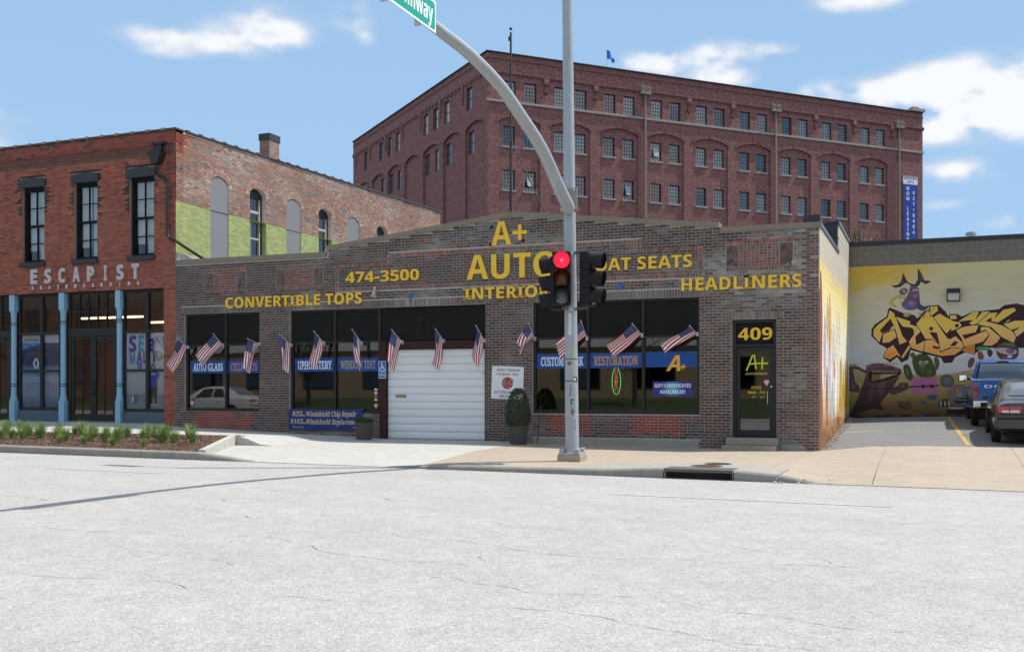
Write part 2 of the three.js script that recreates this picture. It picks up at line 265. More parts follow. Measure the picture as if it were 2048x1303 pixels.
// pavements, laid in slabs
const newPave = struct('pavement', null), oldPave = struct('pavement', null);
const gap = 0.004, slab = (p, x0, x1, z0, z1, h, m, x2 = x1, x3 = x0) => part(p, 'slab', slabGeo([[x0 + gap, z0 + gap], [x1 - gap, z0 + gap], [x2 - gap, z1 - gap], [x3 + gap, z1 - gap]], h, 0.35), m);
for (let x = -66; x < -16; x += 2.7) { const x1 = Math.min(x + 2.7, -15.9); slab(newPave, x, x1, 0, 2.15, upperY, M.whiteConc); slab(newPave, x, x1, 2.15, 4.3, upperY, M.whiteConc); }
{ // the driveway, sloping down to the gutter
  const xs = [-15.9, -13.6, -11.6, -9.85];
  const edge = (z) => -9.85 + 0.107 * z;
  for (let i = 0; i < 3; i++) for (const [z0, z1] of [[0, 2.15], [2.15, 4.3]]) slab(newPave, xs[i], i === 2 ? edge(z0) : xs[i + 1], z0, z1, driveY, M.whiteConc, i === 2 ? edge(z1) : xs[i + 1]);
  slab(newPave, -15.9, -13.6, 4.3, 7.5, driveY, M.whiteConc, -13.6, -14.25); slab(newPave, -13.6, -11.6, 4.3, 8.1, driveY, M.whiteConc); slab(newPave, -11.6, edge(4.3), 4.3, 8.1, driveY, M.whiteConc, edge(8.1));
  slab(newPave, -14.25, -13.6, 7.5, 7.92, driveY, M.whiteConc);
  const blend = (x, z) => { const t = sstep(-9.6, -7.8, x); return lerp(driveY(x, z), walkY(x, z), t); };
  slab(oldPave, edge(0), -7.6, 0, 4.0, blend, M.beigeConc, -7.6, edge(4)); slab(oldPave, edge(4), -7.6, 4.0, 7.93, blend, M.beigeConc, -7.6, edge(7.93));
  for (const [a, b] of [[-7.6, -5.6], [-5.6, -3.9], [-3.9, -2.6]]) slab(oldPave, a, b, 0, 6.6, walkY, M.beigeConc);
  for (const [a, b] of [[-7.6, -5.9]]) slab(oldPave, a, b, 6.6, 7.93, walkY, M.beigeConc);
  slab(oldPave, -5.9, -4.205, 6.6, 7.93, walkY, M.oldConc); slab(oldPave, -4.205, -3.035, 6.6, 7.56, walkY, M.oldConc); slab(oldPave, -3.035, -2.3, 6.6, 7.93, walkY, M.oldConc);
  slab(oldPave, -2.6, -0.95, -0.3, 4.9, rightWalkY, M.beigeConc, -0.9); slab(oldPave, -0.95, 1.68, -0.3, 4.9, rightWalkY, M.beigeConc, 1.6, -0.9); slab(oldPave, 1.68, 5.5, -0.3, 4.9, rightWalkY, M.beigeConc, 5.5, 1.6);
  slab(oldPave, -2.6, -0.9, 4.9, 6.6, rightWalkY, M.beigeConc, -0.88); slab(oldPave, -2.3, -0.88, 6.6, 7.93, rightWalkY, M.beigeConc, -0.86); slab(oldPave, -1.76, -0.86, 7.93, 8.1, rightWalkY, M.beigeConc, -0.85); slab(oldPave, -0.9, 1.6, 4.9, 8.1, rightWalkY, M.beigeConc, 1.6, -0.85); slab(oldPave, 1.6, 5.5, 4.9, 8.1, rightWalkY, M.beigeConc); slab(oldPave, 5.5, 12, -0.3, 8.1, rightWalkY, M.beigeConc);
}
struct('parking_lot', slabGeo([[-2.43, -9.9], [14, -9.9], [14, -0.31], [-2.43, -0.31]], lotY, 0.15, 24), M.lotAsphalt);
{
  const lot = scene.getObjectByName('parking_lot'), stripe = (a, b, w, m) => part(lot, 'parking_marking', sheet((u, v) => { const x = lerp(a[0], b[0], u) + (v - 0.5) * w, z = lerp(a[1], b[1], u) + (a[1] === b[1] ? (v - 0.5) * w : 0); return [x, lotY(x, z) + 0.005, z]; }, 8, 1), m);
  stripe([0.52, -9.4], [0.82, -0.5], 0.10, M.yellowLine); stripe([3.3, -9.4], [3.4, -0.5], 0.10, M.yellowLine);
  part(lot, 'parking_marking', sheet((u, v) => { const x = lerp(-2.2, -1.2, u), z = -4.6 + v * 0.1; return [x, lotY(x, z) + 0.005, z]; }, 6, 1), M.paintLine);
  // grit gathered against the wall
  const g = []; for (let i = 0; i < 240; i++) { const s = rr(0.006, 0.03), q = new THREE.DodecahedronGeometry(s, 0); q.rotateY(rr(0, 6)); const z = -9.4 * rnd() ** 0.9 - 0.3, x = -2.43 + 0.05 + Math.abs(rr(-1, 1) * rr(0, 1)) * 0.22; q.translate(x, lotY(x, z) + s * 0.4, z); g.push(q); }
  stuffPart(lot, 'grit', new THREE.Mesh(mergeGeometries(g), M.oldConc));
}
// manhole covers on the pavement
{
  const rust = rough([0.17, 0.075, 0.045], { roughness: 0.8 }), dark = rough([0.10, 0.08, 0.07]);
  const cover = (x, z, r, m, label) => {
    const o = thing('manhole_cover', label, 'manhole cover', [x, walkY(x, z), z]);
    part(o, 'ring', new THREE.RingGeometry(r * 0.94, r * 1.1, 28).rotateX(-Math.PI / 2).translate(0, 0.006, 0), dark);
    const l = [new THREE.CylinderGeometry(r * 0.93, r * 0.93, 0.02, 28).translate(0, 0.002, 0)]; for (let i = -3; i <= 3; i++) for (let j = -3; j <= 3; j++) if (Math.hypot(i, j) < 3.3) l.push(bx(i * r * 0.25 - 0.018, i * r * 0.25 + 0.018, 0.011, 0.016, j * r * 0.25 - 0.018, j * r * 0.25 + 0.018));
    part(o, 'lid', l.map((g) => g.index ? g.toNonIndexed() : g), m);
  };
  cover(-3.66, 7.18, 0.26, rust, 'rusty brown manhole cover set just behind the storm drain');
  cover(-3.6, 6.42, 0.23, dark, 'dark grey manhole cover on the pavement in front of the door steps');
}
// planting bed with mulch beside the road
const bedY = (x, z) => lerp(0.31, gutterY(x) + 0.13, clamp((z - 4.4) / 3.4));
{
  const right = (z) => lerp(-16.02, -14.42, (z - 4.45) / 3.05);
  struct('mulch_bed', sheet((u, v) => { const z = lerp(4.32, 7.92, v), x = lerp(-66, right(Math.min(z, 7.5)), u); return [x, bedY(x, z) + 0.03 * fbm3(x * 1.7, 0.2, z * 1.7, 3), z]; }, 220, 16), rough([0.10, 0.062, 0.04]));
  const bed = scene.getObjectByName('mulch_bed'), N = 9000, chip = new THREE.BoxGeometry(0.06, 0.012, 0.022), im = new THREE.InstancedMesh(chip, std([1, 1, 1], { roughness: 0.95 }), N), m = new THREE.Matrix4(), q = new THREE.Quaternion(), e = new THREE.Euler();
  for (let i = 0; i < N; i++) { const z = rr(4.36, 7.88), x = right(Math.min(z, 7.5)) - 13 * rnd() ** 1.15 - 0.02; e.set(rr(-0.5, 0.5), rr(0, 6.3), rr(-0.5, 0.5)); m.compose(new THREE.Vector3(x, bedY(x, z) + 0.03 * fbm3(x * 1.7, 0.2, z * 1.7, 3) + 0.008, z), q.setFromEuler(e), new THREE.Vector3(rr(0.4, 1.4), 1, rr(0.5, 1.3))); im.setMatrixAt(i, m); const k = rr(0.6, 1.5); im.setColorAt(i, lin(0.16 * k, 0.10 * k, 0.065 * k)); }
  stuffPart(bed, 'mulch_chips', im);
  // low concrete wall at the end of the bed
  const w = thing('retaining_kerb', 'low sloping white concrete wall at the end of the mulch bed', 'low wall', [0, 0, 0]);
  const A = [-16.02, 4.3], B = [-14.42, 7.5], nrm = [0.894 * 0.15, -0.447 * 0.15], top = (t) => lerp(0.345, gutterY(-14.3) + 0.165, t), P = (t, s) => [lerp(A[0], B[0], t) + nrm[0] * s, lerp(A[1], B[1], t) + nrm[1] * s];
  part(w, 'wall', [sheet((u, v) => { const p = P(u, v); return [p[0], top(u), p[1]]; }, 8, 1), sheet((u, v) => { const p = P(u, 1); return [p[0], lerp(top(u), -0.1, v), p[1]]; }, 8, 1), sheet((u, v) => { const p = P(u, 0); return [p[0], lerp(top(u), -0.1, v), p[1]]; }, 8, 1), sheet((u, v) => { const p = P(0, u); return [p[0], lerp(top(0), -0.1, v), p[1]]; }, 1, 1), sheet((u, v) => { const p = P(1, u); return [p[0], lerp(top(1), -0.1, v), p[1]]; }, 1, 1)], M.whiteConc);
  part(w, 'end_block', bx(-15.87, -15.70, -0.02, 0.346, 4.12, 4.30), M.whiteConc);
}

// ================================================================ brickwork
const brickGeo = new THREE.BoxGeometry(1, 1, 1);
const brickGrain = dataTex(128, (x, y) => { const v = 0.80 + 0.14 * n64(x, y) + 0.10 * (n128(x, y) - 0.3); return [v, v, v]; });
const brickMats = new Map();
const mixc = (a, b, t) => [lerp(a[0], b[0], t), lerp(a[1], b[1], t), lerp(a[2], b[2], t)];
function brickMat(c) { const k = c.map((v) => Math.round(v * 60)).join(); if (!brickMats.has(k)) brickMats.set(k, std(c, { map: brickGrain, roughness: 0.93 })); return brickMats.get(k); }
// running bond between v0 and v1; solid(v) gives the stretches of wall at that height
function courses(out, v0, v1, solid, tone, { course = 0.072, len = 0.21, joint = 0.0165 } = {}) {
  let r = 0;
  for (let v = v0; v < v1 - 0.02; v += course, r++) {
    const vc = v + course / 2, off = (r % 2) * len / 2;
    for (const [a, b] of solid(vc)) for (let k = Math.floor((a - off) / len); k * len + off < b; k++) {
      let s = Math.max(a, k * len + off), e = Math.min(b, (k + 1) * len + off);
      if (e - s < 0.03) continue;
      if (e - s > 0.2 && rnd() < 0.05) { out.push({ u: s + (e - s) / 4, v: vc, w: (e - s) / 2 - joint, h: course - joint, c: tone(s, vc) }); s += (e - s) / 2; }
      out.push({ u: (s + e) / 2, v: vc, w: e - s - joint, h: course - joint, c: tone((s + e) / 2, vc) });
    }
  }
}
function soldiers(out, x0, x1, y0, y1, tone, pitch = 0.072) { const n = Math.max(1, Math.round((x1 - x0) / pitch)), p = (x1 - x0) / n; for (let i = 0; i < n; i++) out.push({ u: x0 + (i + 0.5) * p, v: (y0 + y1) / 2, w: p - 0.0165, h: y1 - y0 - 0.014, c: tone(x0 + (i + 0.5) * p, (y0 + y1) / 2) }); }
const minus = (list, cuts) => { let l = list; for (const [a, b] of cuts) l = l.flatMap(([p, q]) => (b <= p || a >= q ? [[p, q]] : [[p, Math.min(q, a)], [Math.max(p, b), q]].filter(([x, y]) => y - x > 0.02))); return l; };
// place bricks on a wall: origin + u * U + v up + N out; the n with the highest key are single parts, the rest one mass
function layBricks(parent, bricks, U, N, origin, n, key, proud = 0.009) {
  const basis = new THREE.Matrix4().makeBasis(new THREE.Vector3(...U), new THREE.Vector3(0, 1, 0), new THREE.Vector3(...N)), baseQ = new THREE.Quaternion().setFromRotationMatrix(basis), q = new THREE.Quaternion(), e = new THREE.Euler(), m = new THREE.Matrix4();
  const order = bricks.map((b, i) => [key(b), i]).sort((a, b) => b[0] - a[0]), single = new Set(order.slice(0, n).map((o) => o[1]));
  const im = new THREE.InstancedMesh(brickGeo, std([1, 1, 1], { map: brickGrain, roughness: 0.93 }), bricks.length - single.size); let k = 0;
  bricks.forEach((b, i) => {
    const out = (b.p ?? proud) + rr(-0.003, 0.003), d = 0.04, pos = new THREE.Vector3(origin[0] + U[0] * b.u + N[0] * (out - d / 2), origin[1] + b.v, origin[2] + U[2] * b.u + N[2] * (out - d / 2));
    e.set(rr(-0.012, 0.012), rr(-0.008, 0.008), (b.r ?? 0) + rr(-0.006, 0.006)); q.copy(baseQ).multiply(new THREE.Quaternion().setFromEuler(e));
    const sc = new THREE.Vector3(b.w, b.h, d), j = rr(0.86, 1.16);
    if (single.has(i)) { const o = shade(new THREE.Mesh(brickGeo, brickMat(b.c.map((x) => x * j)))); o.name = 'brick'; o.position.copy(pos); o.quaternion.copy(q); o.scale.copy(sc); parent.add(o); } else { im.setMatrixAt(k, m.compose(pos, q, sc)); im.setColorAt(k++, lin(...b.c.map((x) => x * j))); }
  });
  stuffPart(parent, 'brickwork', im);
}
// raised letters fitted between x0..x1 and y0..y1, each letter a part
function lettering(parent, name, str, font, x0, x1, y0, y1, z, depth, mat, { skew = 0, sub } = {}) {
  const probe = new TextGeometry('H', { font, size: 1, depth: 1, curveSegments: 2, bevelEnabled: false }); probe.computeBoundingBox(); const cap = (y1 - y0) / probe.boundingBox.max.y, unit = probe.boundingBox.max.x / 1, res = font.data.resolution, adv = [...str].map((c) => (font.data.glyphs[c] ?? font.data.glyphs['?']).ha / res), total = adv.reduce((a, b) => a + b, 0) - 0.08;
  const sx = (x1 - x0) / total, sy = cap; let x = x0 - 0.04 * sx;
  [...str].forEach((c, i) => {
    if (c !== ' ') {
      const g = new TextGeometry(c, { font, size: 1, depth: 1, curveSegments: 5, bevelEnabled: false }); g.scale(sx, sy, depth);
      if (skew) g.applyMatrix4(new THREE.Matrix4().makeShear(0, 0, skew, 0, 0, 0));
      const o = part(parent, name, g, mat); o.position.set(x, y0, z);
      if (c === 'I' && sub !== false && font === fontBold) { const w = adv[i] * sx; o.geometry = merge([g, new THREE.BoxGeometry(w * 1.15, (y1 - y0) * 0.13, depth).translate(w / 2, (y1 - y0) * 0.065, depth / 2), new THREE.BoxGeometry(w * 1.15, (y1 - y0) * 0.13, depth).translate(w / 2, (y1 - y0) * 0.935, depth / 2)]); }
    }
    x += adv[i] * sx;
  });
}
const panel = (x0, x1, y0, y1, z, d = 0.004) => { const g = new THREE.BoxGeometry(x1 - x0, y1 - y0, d).translate((x0 + x1) / 2, (y0 + y1) / 2, z); return g; };   // a thin sheet with 0..1 uv on its face

// ================================================================ the single-storey shop
const shop = thing('shop_building', 'low brown brick shop with gabled parapet, white garage door and yellow wall letters', 'shop building');
{
  const L = -21.27, R = -2.43;
  const topAt = table([[-21.27, 5.40], [-15.94, 5.385], [-15.93, 5.55], [-10.35, 6.16], [-9.27, 6.05], [-4.78, 5.55], [-4.77, 5.43], [-2.43, 5.42]]);
  const mortar = rough([0.57, 0.525, 0.47]);
  const outline = [[L, -0.4], [-14.23, -0.4], [-14.23, 0.79], [-17.18, 0.79], [-17.18, 3.75], [-11.01, 3.75], [-11.01, -0.4], [R, -0.4], [R, 5.3], [-4.77, 5.3], [-4.77, 5.44], [-9.27, 5.94], [-10.35, 6.05], [-15.93, 5.44], [-15.93, 5.28], [L, 5.28]];
  const openings = [[-20.93, -18.22, 0.82, 3.75], [-17.18, -14.23, 0.79, 3.75], [-14.23, -11.01, -0.4, 3.75], [-9.67, -5.26, 0.84, 3.75], [-4.47, -3.41, 0.30, 3.16]];
  part(shop, 'wall', poly(outline, 0.34, [rect(-20.93, -18.22, 0.82, 3.75), rect(-9.67, -5.26, 0.84, 3.75), rect(-4.47, -3.41, 0.30, 3.16)]), mortar);
  // other walls, floor, roof and the dim workshop behind the glass
  part(shop, 'rear_wall', [bx(L, R - 0.3, -0.4, 4.9, -18.3, -18), bx(L + 0.02, L + 0.22, -0.4, 4.9, -18, -0.35)], rough([0.2, 0.15, 0.13]));
  part(shop, 'roof', bx(L + 0.02, R - 0.32, 4.75, 4.9, -18, -0.345), rough([0.25, 0.25, 0.25]));
  part(shop, 'ceiling', bx(L + 0.22, R - 0.32, 3.9, 3.95, -9, -0.35), M.plaster);
  part(shop, 'interior_wall', [bx(L + 0.22, R - 0.32, 0, 3.9, -6.2, -6.1), bx(-14.15, -14.05, 0, 3.9, -6.1, -0.36), bx(-10.6, -10.5, 0, 3.9, -6.1, -0.36), bx(-4.85, -4.75, 0, 3.9, -6.1, -0.36)], M.plaster);
  part(shop, 'interior_floor', bx(L + 0.22, R - 0.32, -0.1, 0.08, -9, -0.35), std([0.12, 0.11, 0.10]));

  // bricks
  const pal = [[0.078, 0.060, 0.056], [0.120, 0.074, 0.062], [0.165, 0.080, 0.062], [0.125, 0.100, 0.086], [0.180, 0.092, 0.071], [0.090, 0.080, 0.076]];
  const lime = [0.50, 0.465, 0.42], bright = [0.40, 0.070, 0.042];
  const effl = (x, y) => { let t = fbm3(x * 0.55, y * 0.9, 3.3, 3) * 1.6 + 0.02; if (x > -5.3) t += 0.32 * sstep(1.2, 2.6, y); t += 0.22 * Math.exp(-(((x + 12.6) / 1.7) ** 2)) * sstep(3.6, 4.4, y) + 0.25 * sstep(-9, -5, x) * sstep(3.6, 4.2, y) * sstep(5.0, 4.4, y); if (y < 0.35) t += 0.15; return clamp(t, 0, 0.8) * rr(0.1, 1.05); };
  const tone = (x, y) => {
    const redPatch = (x > -20.5 && x < -18.5 && y < 0.82 && y > 0.3) || (x > -9.3 && x < -8.0 && y < 0.84 && y > 0.28) || (x > -7.0 && x < -5.72 && y < 0.84 && y > 0.28);
    if (redPatch && rnd() < 0.92) return mixc(bright, pal[2], rr(0, 0.25));
    const toothed = x > -2.75 && rnd() < 0.75; return mixc(pick(toothed ? [pal[2], pal[4]] : y < 1.9 ? [...pal, pal[2], pal[4]] : pal), lime, toothed ? 0.05 : effl(x, y));
  };
  const redTone = () => mixc(pick([pal[2], pal[4], bright]), lime, rr(0, 0.25)), greyTone = (x, y) => mixc(pick(pal), lime, clamp(effl(x, y) + 0.15, 0, 0.7));
  const bricks = [], cuts = openings.map((o) => [...o]);
  const zones = [];                                  // rectangles laid in another bond
  const zone = (x0, x1, y0, y1, t, pitch) => { zones.push([x0, x1, y0, y1]); soldiers(bricks, x0, x1, y0, y1, t, pitch); };
  zone(-21.05, -18.05, 3.752, 3.955, greyTone); zone(-17.30, -10.85, 3.752, 3.955, greyTone); zone(-9.85, -5.10, 3.752, 3.955, greyTone); zone(-4.62, -3.26, 3.162, 3.365, greyTone);
  zone(-15.55, -5.30, 4.235, 4.345, redTone); zone(-15.55, -13.95, 4.915, 5.025, redTone); zone(-6.75, -5.30, 4.915, 5.025, redTone); zone(-13.84, -6.86, 5.135, 5.245, redTone);
  const upright = (x, y0, y1) => { zones.push([x, x + 0.105, y0, y1]); const n = Math.round((y1 - y0) / 0.072), h = (y1 - y0) / n; for (let i = 0; i < n; i++) bricks.push({ u: x + 0.0525, v: y0 + (i + 0.5) * h, w: 0.092, h: h - 0.0165, c: redTone() }); };
  upright(-15.655, 4.235, 5.025); upright(-13.945, 4.915, 5.245); upright(-6.855, 4.915, 5.245); upright(-5.295, 4.235, 5.025);
  const basket = (x0, x1, y0, y1) => {
    zones.push([x0, x1, y0, y1]); const s = 0.26;
    soldiers(bricks, x0, x1, y0, y0 + 0.1, redTone); soldiers(bricks, x0, x1, y1 - 0.1, y1, redTone);
    for (const a of [x0 + 0.03, x1 - s - 0.03]) { bricks.push({ u: a + s / 2, v: (y0 + y1) / 2, w: s + 0.04, h: y1 - y0 - 0.22, p: 0.004, c: [0.17, 0.125, 0.11] }); const n = Math.floor((y1 - y0 - 0.2) / 0.082); for (let i = 0; i < n; i++) for (const k of [-1, 1]) bricks.push({ u: a + s / 2 + k * 0.064, v: y0 + 0.145 + i * 0.082, w: 0.158, h: 0.052, r: k * -0.7, c: mixc(pick(pal), lime, rr(0, 0.25)) }); }
    const w = x1 - x0 - 2 * s - 0.12, nx = Math.round(w / 0.10), ny = Math.round((y1 - y0 - 0.2) / 0.072);
    for (let i = 0; i < nx; i++) for (let j = 0; j < ny; j++) { const h = (y1 - y0 - 0.2) / ny; bricks.push({ u: x0 + s + 0.06 + (i + 0.5) * w / nx, v: y0 + 0.1 + (j + 0.5) * h, w: w / nx - 0.016, h: h - 0.016, c: redTone(), p: (i + j) % 2 ? 0.016 : 0.008 }); }
  };
  basket(-20.2, -18.7, 4.32, 5.06); basket(-17.65, -16.05, 4.32, 5.06); basket(-4.62, -3.02, 4.34, 5.08);
  const solid = (v) => { const c = []; for (const [a, b, y0, y1] of [...cuts, ...zones]) if (v > y0 && v < y1) c.push([a, b]); let l = minus([[L, R]], c); return l.flatMap(([a, b]) => { const o = []; let s = null; for (let x = a; x <= b + 1e-6; x += 0.07) { const ok = v + 0.03 < topAt(Math.min(x, b)) - 0.13; if (ok && s === null) s = x; if (!ok && s !== null) { o.push([s, x]); s = null; } } if (s !== null) o.push([s, b]); return o; }); };
  courses(bricks, -0.12, 6.0, (v) => solid(v).map(([a, b]) => [a, b]), tone);
  // drop bricks hidden behind the concrete plinths
  const shown = bricks.filter((b) => !(b.v < 0.21 && b.u > -9.6 && b.u < -5.3) && !(b.v < 0.13 && b.u > -3.35 && b.u < -2.75) && b.v > frontY(b.u) - 0.1);
  layBricks(shop, shown, [1, 0, 0], [0, 0, 1], [0, 0, 0], 300, (b) => b.u - Math.abs(b.v - 1.2) * 0.35);
  part(shop, 'plinth', [rbx(-9.62, -5.28, -0.3, 0.215, -0.05, 0.05), rbx(-3.33, -2.78, -0.3, 0.135, -0.05, 0.03), rbx(-4.62, -4.52, -0.3, 0.13, -0.05, 0.03)], M.oldConc);
  // parapet coping stones, laid along the gable
  const cop = (xa, xb, ya, yb) => { const n = Math.max(1, Math.round((xb - xa) / 1.9)); for (let i = 0; i < n; i++) { const a = lerp(xa, xb, i / n) + 0.003, b = lerp(xa, xb, (i + 1) / n) - 0.003, p = lerp(ya, yb, i / n), q = lerp(ya, yb, (i + 1) / n); part(shop, 'coping_stone', poly([[a, p - 0.135], [b, q - 0.135], [b, q], [a, p]], 0.42).translate(0, 0, 0.045), M.coping); } };
  cop(L, -15.935, 5.40, 5.385); cop(-15.93, -10.35, 5.55, 6.16); cop(-10.35, -9.27, 6.16, 6.06); cop(-9.27, -4.78, 6.04, 5.55); cop(-4.765, R + 0.03, 5.43, 5.42);

  // ---------------- windows
  const frameBars = (x0, x1, y0, y1, splitY, mull) => [bx(x0, x0 + 0.07, y0, y1, -0.17, -0.06), bx(x1 - 0.07, x1, y0, y1, -0.17, -0.06), bx(x0 + 0.07, x1 - 0.07, y1 - 0.06, y1, -0.17, -0.06), bx(x0 + 0.07, x1 - 0.07, y0, y0 + 0.10, -0.17, -0.05), bx(x0 + 0.07, x1 - 0.07, splitY - 0.03, splitY + 0.02, -0.172, -0.055), ...mull.map((m) => bx(m - 0.033, m + 0.033, y0 + 0.10, y1 - 0.06, -0.168, -0.045))];
  const shopWindow = (x0, x1, y0, y1, splitY, mull) => {
    const w = part(shop, 'window', frameBars(x0, x1, y0, y1, splitY, mull), M.brownFrame), xs = [x0 + 0.07, ...mull.flatMap((m) => [m - 0.033, m + 0.033]), x1 - 0.07];
    for (let i = 0; i < xs.length; i += 2) { part(w, 'pane', bx(xs[i], xs[i + 1], y0 + 0.10, splitY - 0.03, -0.116, -0.11), M.glass); part(w, 'upper_panel', bx(xs[i], xs[i + 1], splitY + 0.02, y1 - 0.06, -0.12, -0.09), M.darkPanel); }
    return w;
  };
  const w1 = shopWindow(-20.93, -18.22, 0.82, 3.75, 2.80, [-19.46]), w2 = shopWindow(-17.18, -14.23, 0.79, 3.75, 2.82, [-15.70]), w3 = shopWindow(-9.67, -5.26, 0.84, 3.75, 2.80, [-8.165, -6.705]);
  // blue lettered bands on the glass
  const band = (w, x0, x1, y0, y1, text, color, stroke) => part(w, 'lettered_band', panel(x0, x1, y0, y1, -0.105), std([1, 1, 1], { roughness: 0.35, map: canvasTex(512, 128, (g, W, H) => {
    g.fillStyle = '#0a4792'; g.fillRect(0, 0, W, H); if (!text) return;
    g.font = '92px serif'; g.textBaseline = 'middle'; g.textAlign = 'center'; const m = g.measureText(text).width; g.save(); g.translate(W / 2, H / 2 + 4); g.scale(W * 0.84 / m, 1.12); g.lineWidth = 3.2; g.strokeStyle = color; g.fillStyle = color; g.strokeText(text, 0, 0); g.fillText(text, 0, 0); g.restore();
  }) }));
  band(w1, -20.80, -19.50, 1.965, 2.335, 'AUTO GLASS', '#eef2f6'); band(w1, -19.42, -18.29, 1.965, 2.335, 'CYCLE SEATS', '#c98d5a', true);
  band(w2, -17.09, -15.74, 1.985, 2.37, 'UPHOLSTERY', '#eef2f6'); band(w2, -15.66, -14.31, 1.985, 2.37, 'WINDOW TINT', '#b9a463', true);
  band(w3, -9.59, -8.20, 2.01, 2.395, 'CUSTOM WORK', '#eef2f6'); band(w3, -8.13, -6.745, 2.015, 2.40, 'RESTORATION', '#cf9a5c', true); band(w3, -6.665, -5.335, 2.025, 2.41, '');
  { // yellow A+ graphic edged in orange on the last band
    const or = phys([0.55, 0.10, 0.01]), ye = phys([0.78, 0.46, 0.02]);
    const glyph = (x, y, s, ch) => { const a = new TextGeometry(ch, { font: fontBold, size: s, depth: 0.002, curveSegments: 4, bevelEnabled: false }).applyMatrix4(new THREE.Matrix4().makeShear(0, 0, 0.28, 0, 0, 0)); part(w3, 'graphic_letter', a.clone().translate(x - 0.02, y - 0.008, -0.1025), or); part(w3, 'graphic_letter', a.translate(x, y, -0.0995), ye); };
    glyph(-6.12, 1.93, 0.39, 'A'); glyph(-5.80, 1.93, 0.20, '+');
  }
  const gem = (w, x, y) => part(w, 'sticker', poly([[x - 0.07, y + 0.03], [x, y - 0.07], [x + 0.07, y + 0.03], [x + 0.04, y + 0.07], [x - 0.04, y + 0.07]], 0.003).translate(0, 0, -0.1), std([0.75, 0.38, 0.42], { roughness: 0.5 }));
  gem(w1, -20.74, 1.05); gem(w2, -14.40, 1.0);
  for (const [i, c] of [[0, [0.7, 0.7, 0.7]], [1, [0.75, 0.75, 0.72]], [2, [0.6, 0.15, 0.05]], [3, [0.7, 0.72, 0.75]]]) part(w2, 'sticker', panel(-14.45, -14.36, 1.44 - i * 0.095, 1.50 - i * 0.095, -0.104), std(c, { roughness: 0.5 }));
  part(w3, 'sticker', panel(-6.47, -5.46, 1.30, 1.665, -0.104), std([1, 1, 1], { roughness: 0.4, map: canvasTex(512, 192, (g, W, H) => {
    g.fillStyle = '#2a2f86'; g.fillRect(0, 0, W, H); const r = g.createRadialGradient(W * 0.5, H * 0.5, 10, W * 0.5, H * 0.5, 150); r.addColorStop(0, '#59c0bd'); r.addColorStop(0.5, '#3f7fae'); r.addColorStop(1, '#2a2f86'); g.fillStyle = r; g.fillRect(0, 0, W, H);
    g.fillStyle = '#f2f2f4'; g.font = 'bold 60px sans-serif'; g.textAlign = 'center'; g.save(); g.translate(W / 2, 78); g.scale(0.86, 1.1); g.fillText('GIFT CERTIFICATES', 0, 0, 560); g.restore(); g.save(); g.translate(W / 2, 160); g.scale(0.9, 1.1); g.fillText('AVAILABLE!!!', 0, 0, 520); g.restore();
  }) }));
  // ---------------- garage door
  const gx0 = -14.02, gx1 = -11.05, gy0 = 0.105, gy1 = 2.57;
  part(shop, 'door_post', [bx(-14.225, gx0 - 0.005, 0.02, 2.815, -0.16, 0.015), bx(gx1 + 0.004, -11.015, 0.02, 2.56, -0.16, -0.02)], M.maroon);
  part(shop, 'lintel_beam', rbx(gx0 - 0.004, -11.015, 2.572, 2.80, -0.16, -0.03, 0.01), M.maroon);
  part(shop, 'upper_panel', [bx(-14.22, -12.9, 2.82, 3.745, -0.13, -0.09), bx(-12.895, -11.015, 2.82, 3.745, -0.13, -0.092)], M.darkPanel);
  const gd = part(shop, 'garage_door', bx(gx0, gx1, gy0, gy1, -0.15, -0.12), M.white), paint = std([0.78, 0.78, 0.775], { roughness: 0.5 });
  for (let i = 0; i < 12; i++) { const a = gy0 + (gy1 - gy0) * i / 12, b = gy0 + (gy1 - gy0) * (i + 1) / 12, s = i % 3 === 2 ? 0.012 : 0.006; part(gd, 'slat', [bx(gx0 + 0.01, gx1 - 0.01, a + 0.003, b - s, -0.121, -0.1), rbx(gx0 + 0.01, gx1 - 0.01, a + 0.03, b - s - 0.05, -0.105, -0.088, 0.007)], paint); }
  part(gd, 'mail_slot', rbx(-13.77, -13.44, 1.245, 1.325, -0.1, -0.072, 0.008), std([0.35, 0.27, 0.12], { metalness: 0.6, roughness: 0.4 }));
  for (const y of [0.75, 1.9]) part(gd, 'hinge', bx(gx1 - 0.1, gx1 - 0.03, y, y + 0.05, -0.095, -0.083), M.steel);
  // ---------------- entrance door
  const d = part(shop, 'door', [bx(-4.47, -4.39, 0.30, 3.16, -0.2, -0.05), bx(-3.49, -3.41, 0.30, 3.16, -0.2, -0.05), bx(-4.39, -3.49, 3.08, 3.16, -0.2, -0.05), bx(-4.39, -3.49, 2.50, 2.56, -0.2, -0.045), bx(-4.385, -4.29, 0.33, 2.49, -0.15, -0.09), bx(-3.59, -3.495, 0.33, 2.49, -0.15, -0.09), bx(-4.29, -3.59, 2.38, 2.49, -0.15, -0.09), bx(-4.29, -3.59, 0.33, 0.48, -0.15, -0.09), bx(-4.39, -3.49, 0.30, 0.325, -0.2, -0.03)], M.blackMetal);
  part(d, 'transom_panel', bx(-4.39, -3.49, 2.56, 3.08, -0.14, -0.11), M.darkPanel);
  part(d, 'pane', bx(-4.29, -3.59, 0.48, 2.38, -0.123, -0.117), M.glass);
  part(d, 'pull_handle', [bar([-3.63, 1.12, -0.05], [-3.63, 1.42, -0.05], 0.011), bar([-3.63, 1.14, -0.09], [-3.63, 1.14, -0.05], 0.008), bar([-3.63, 1.40, -0.09], [-3.63, 1.40, -0.05], 0.008)], M.steel);
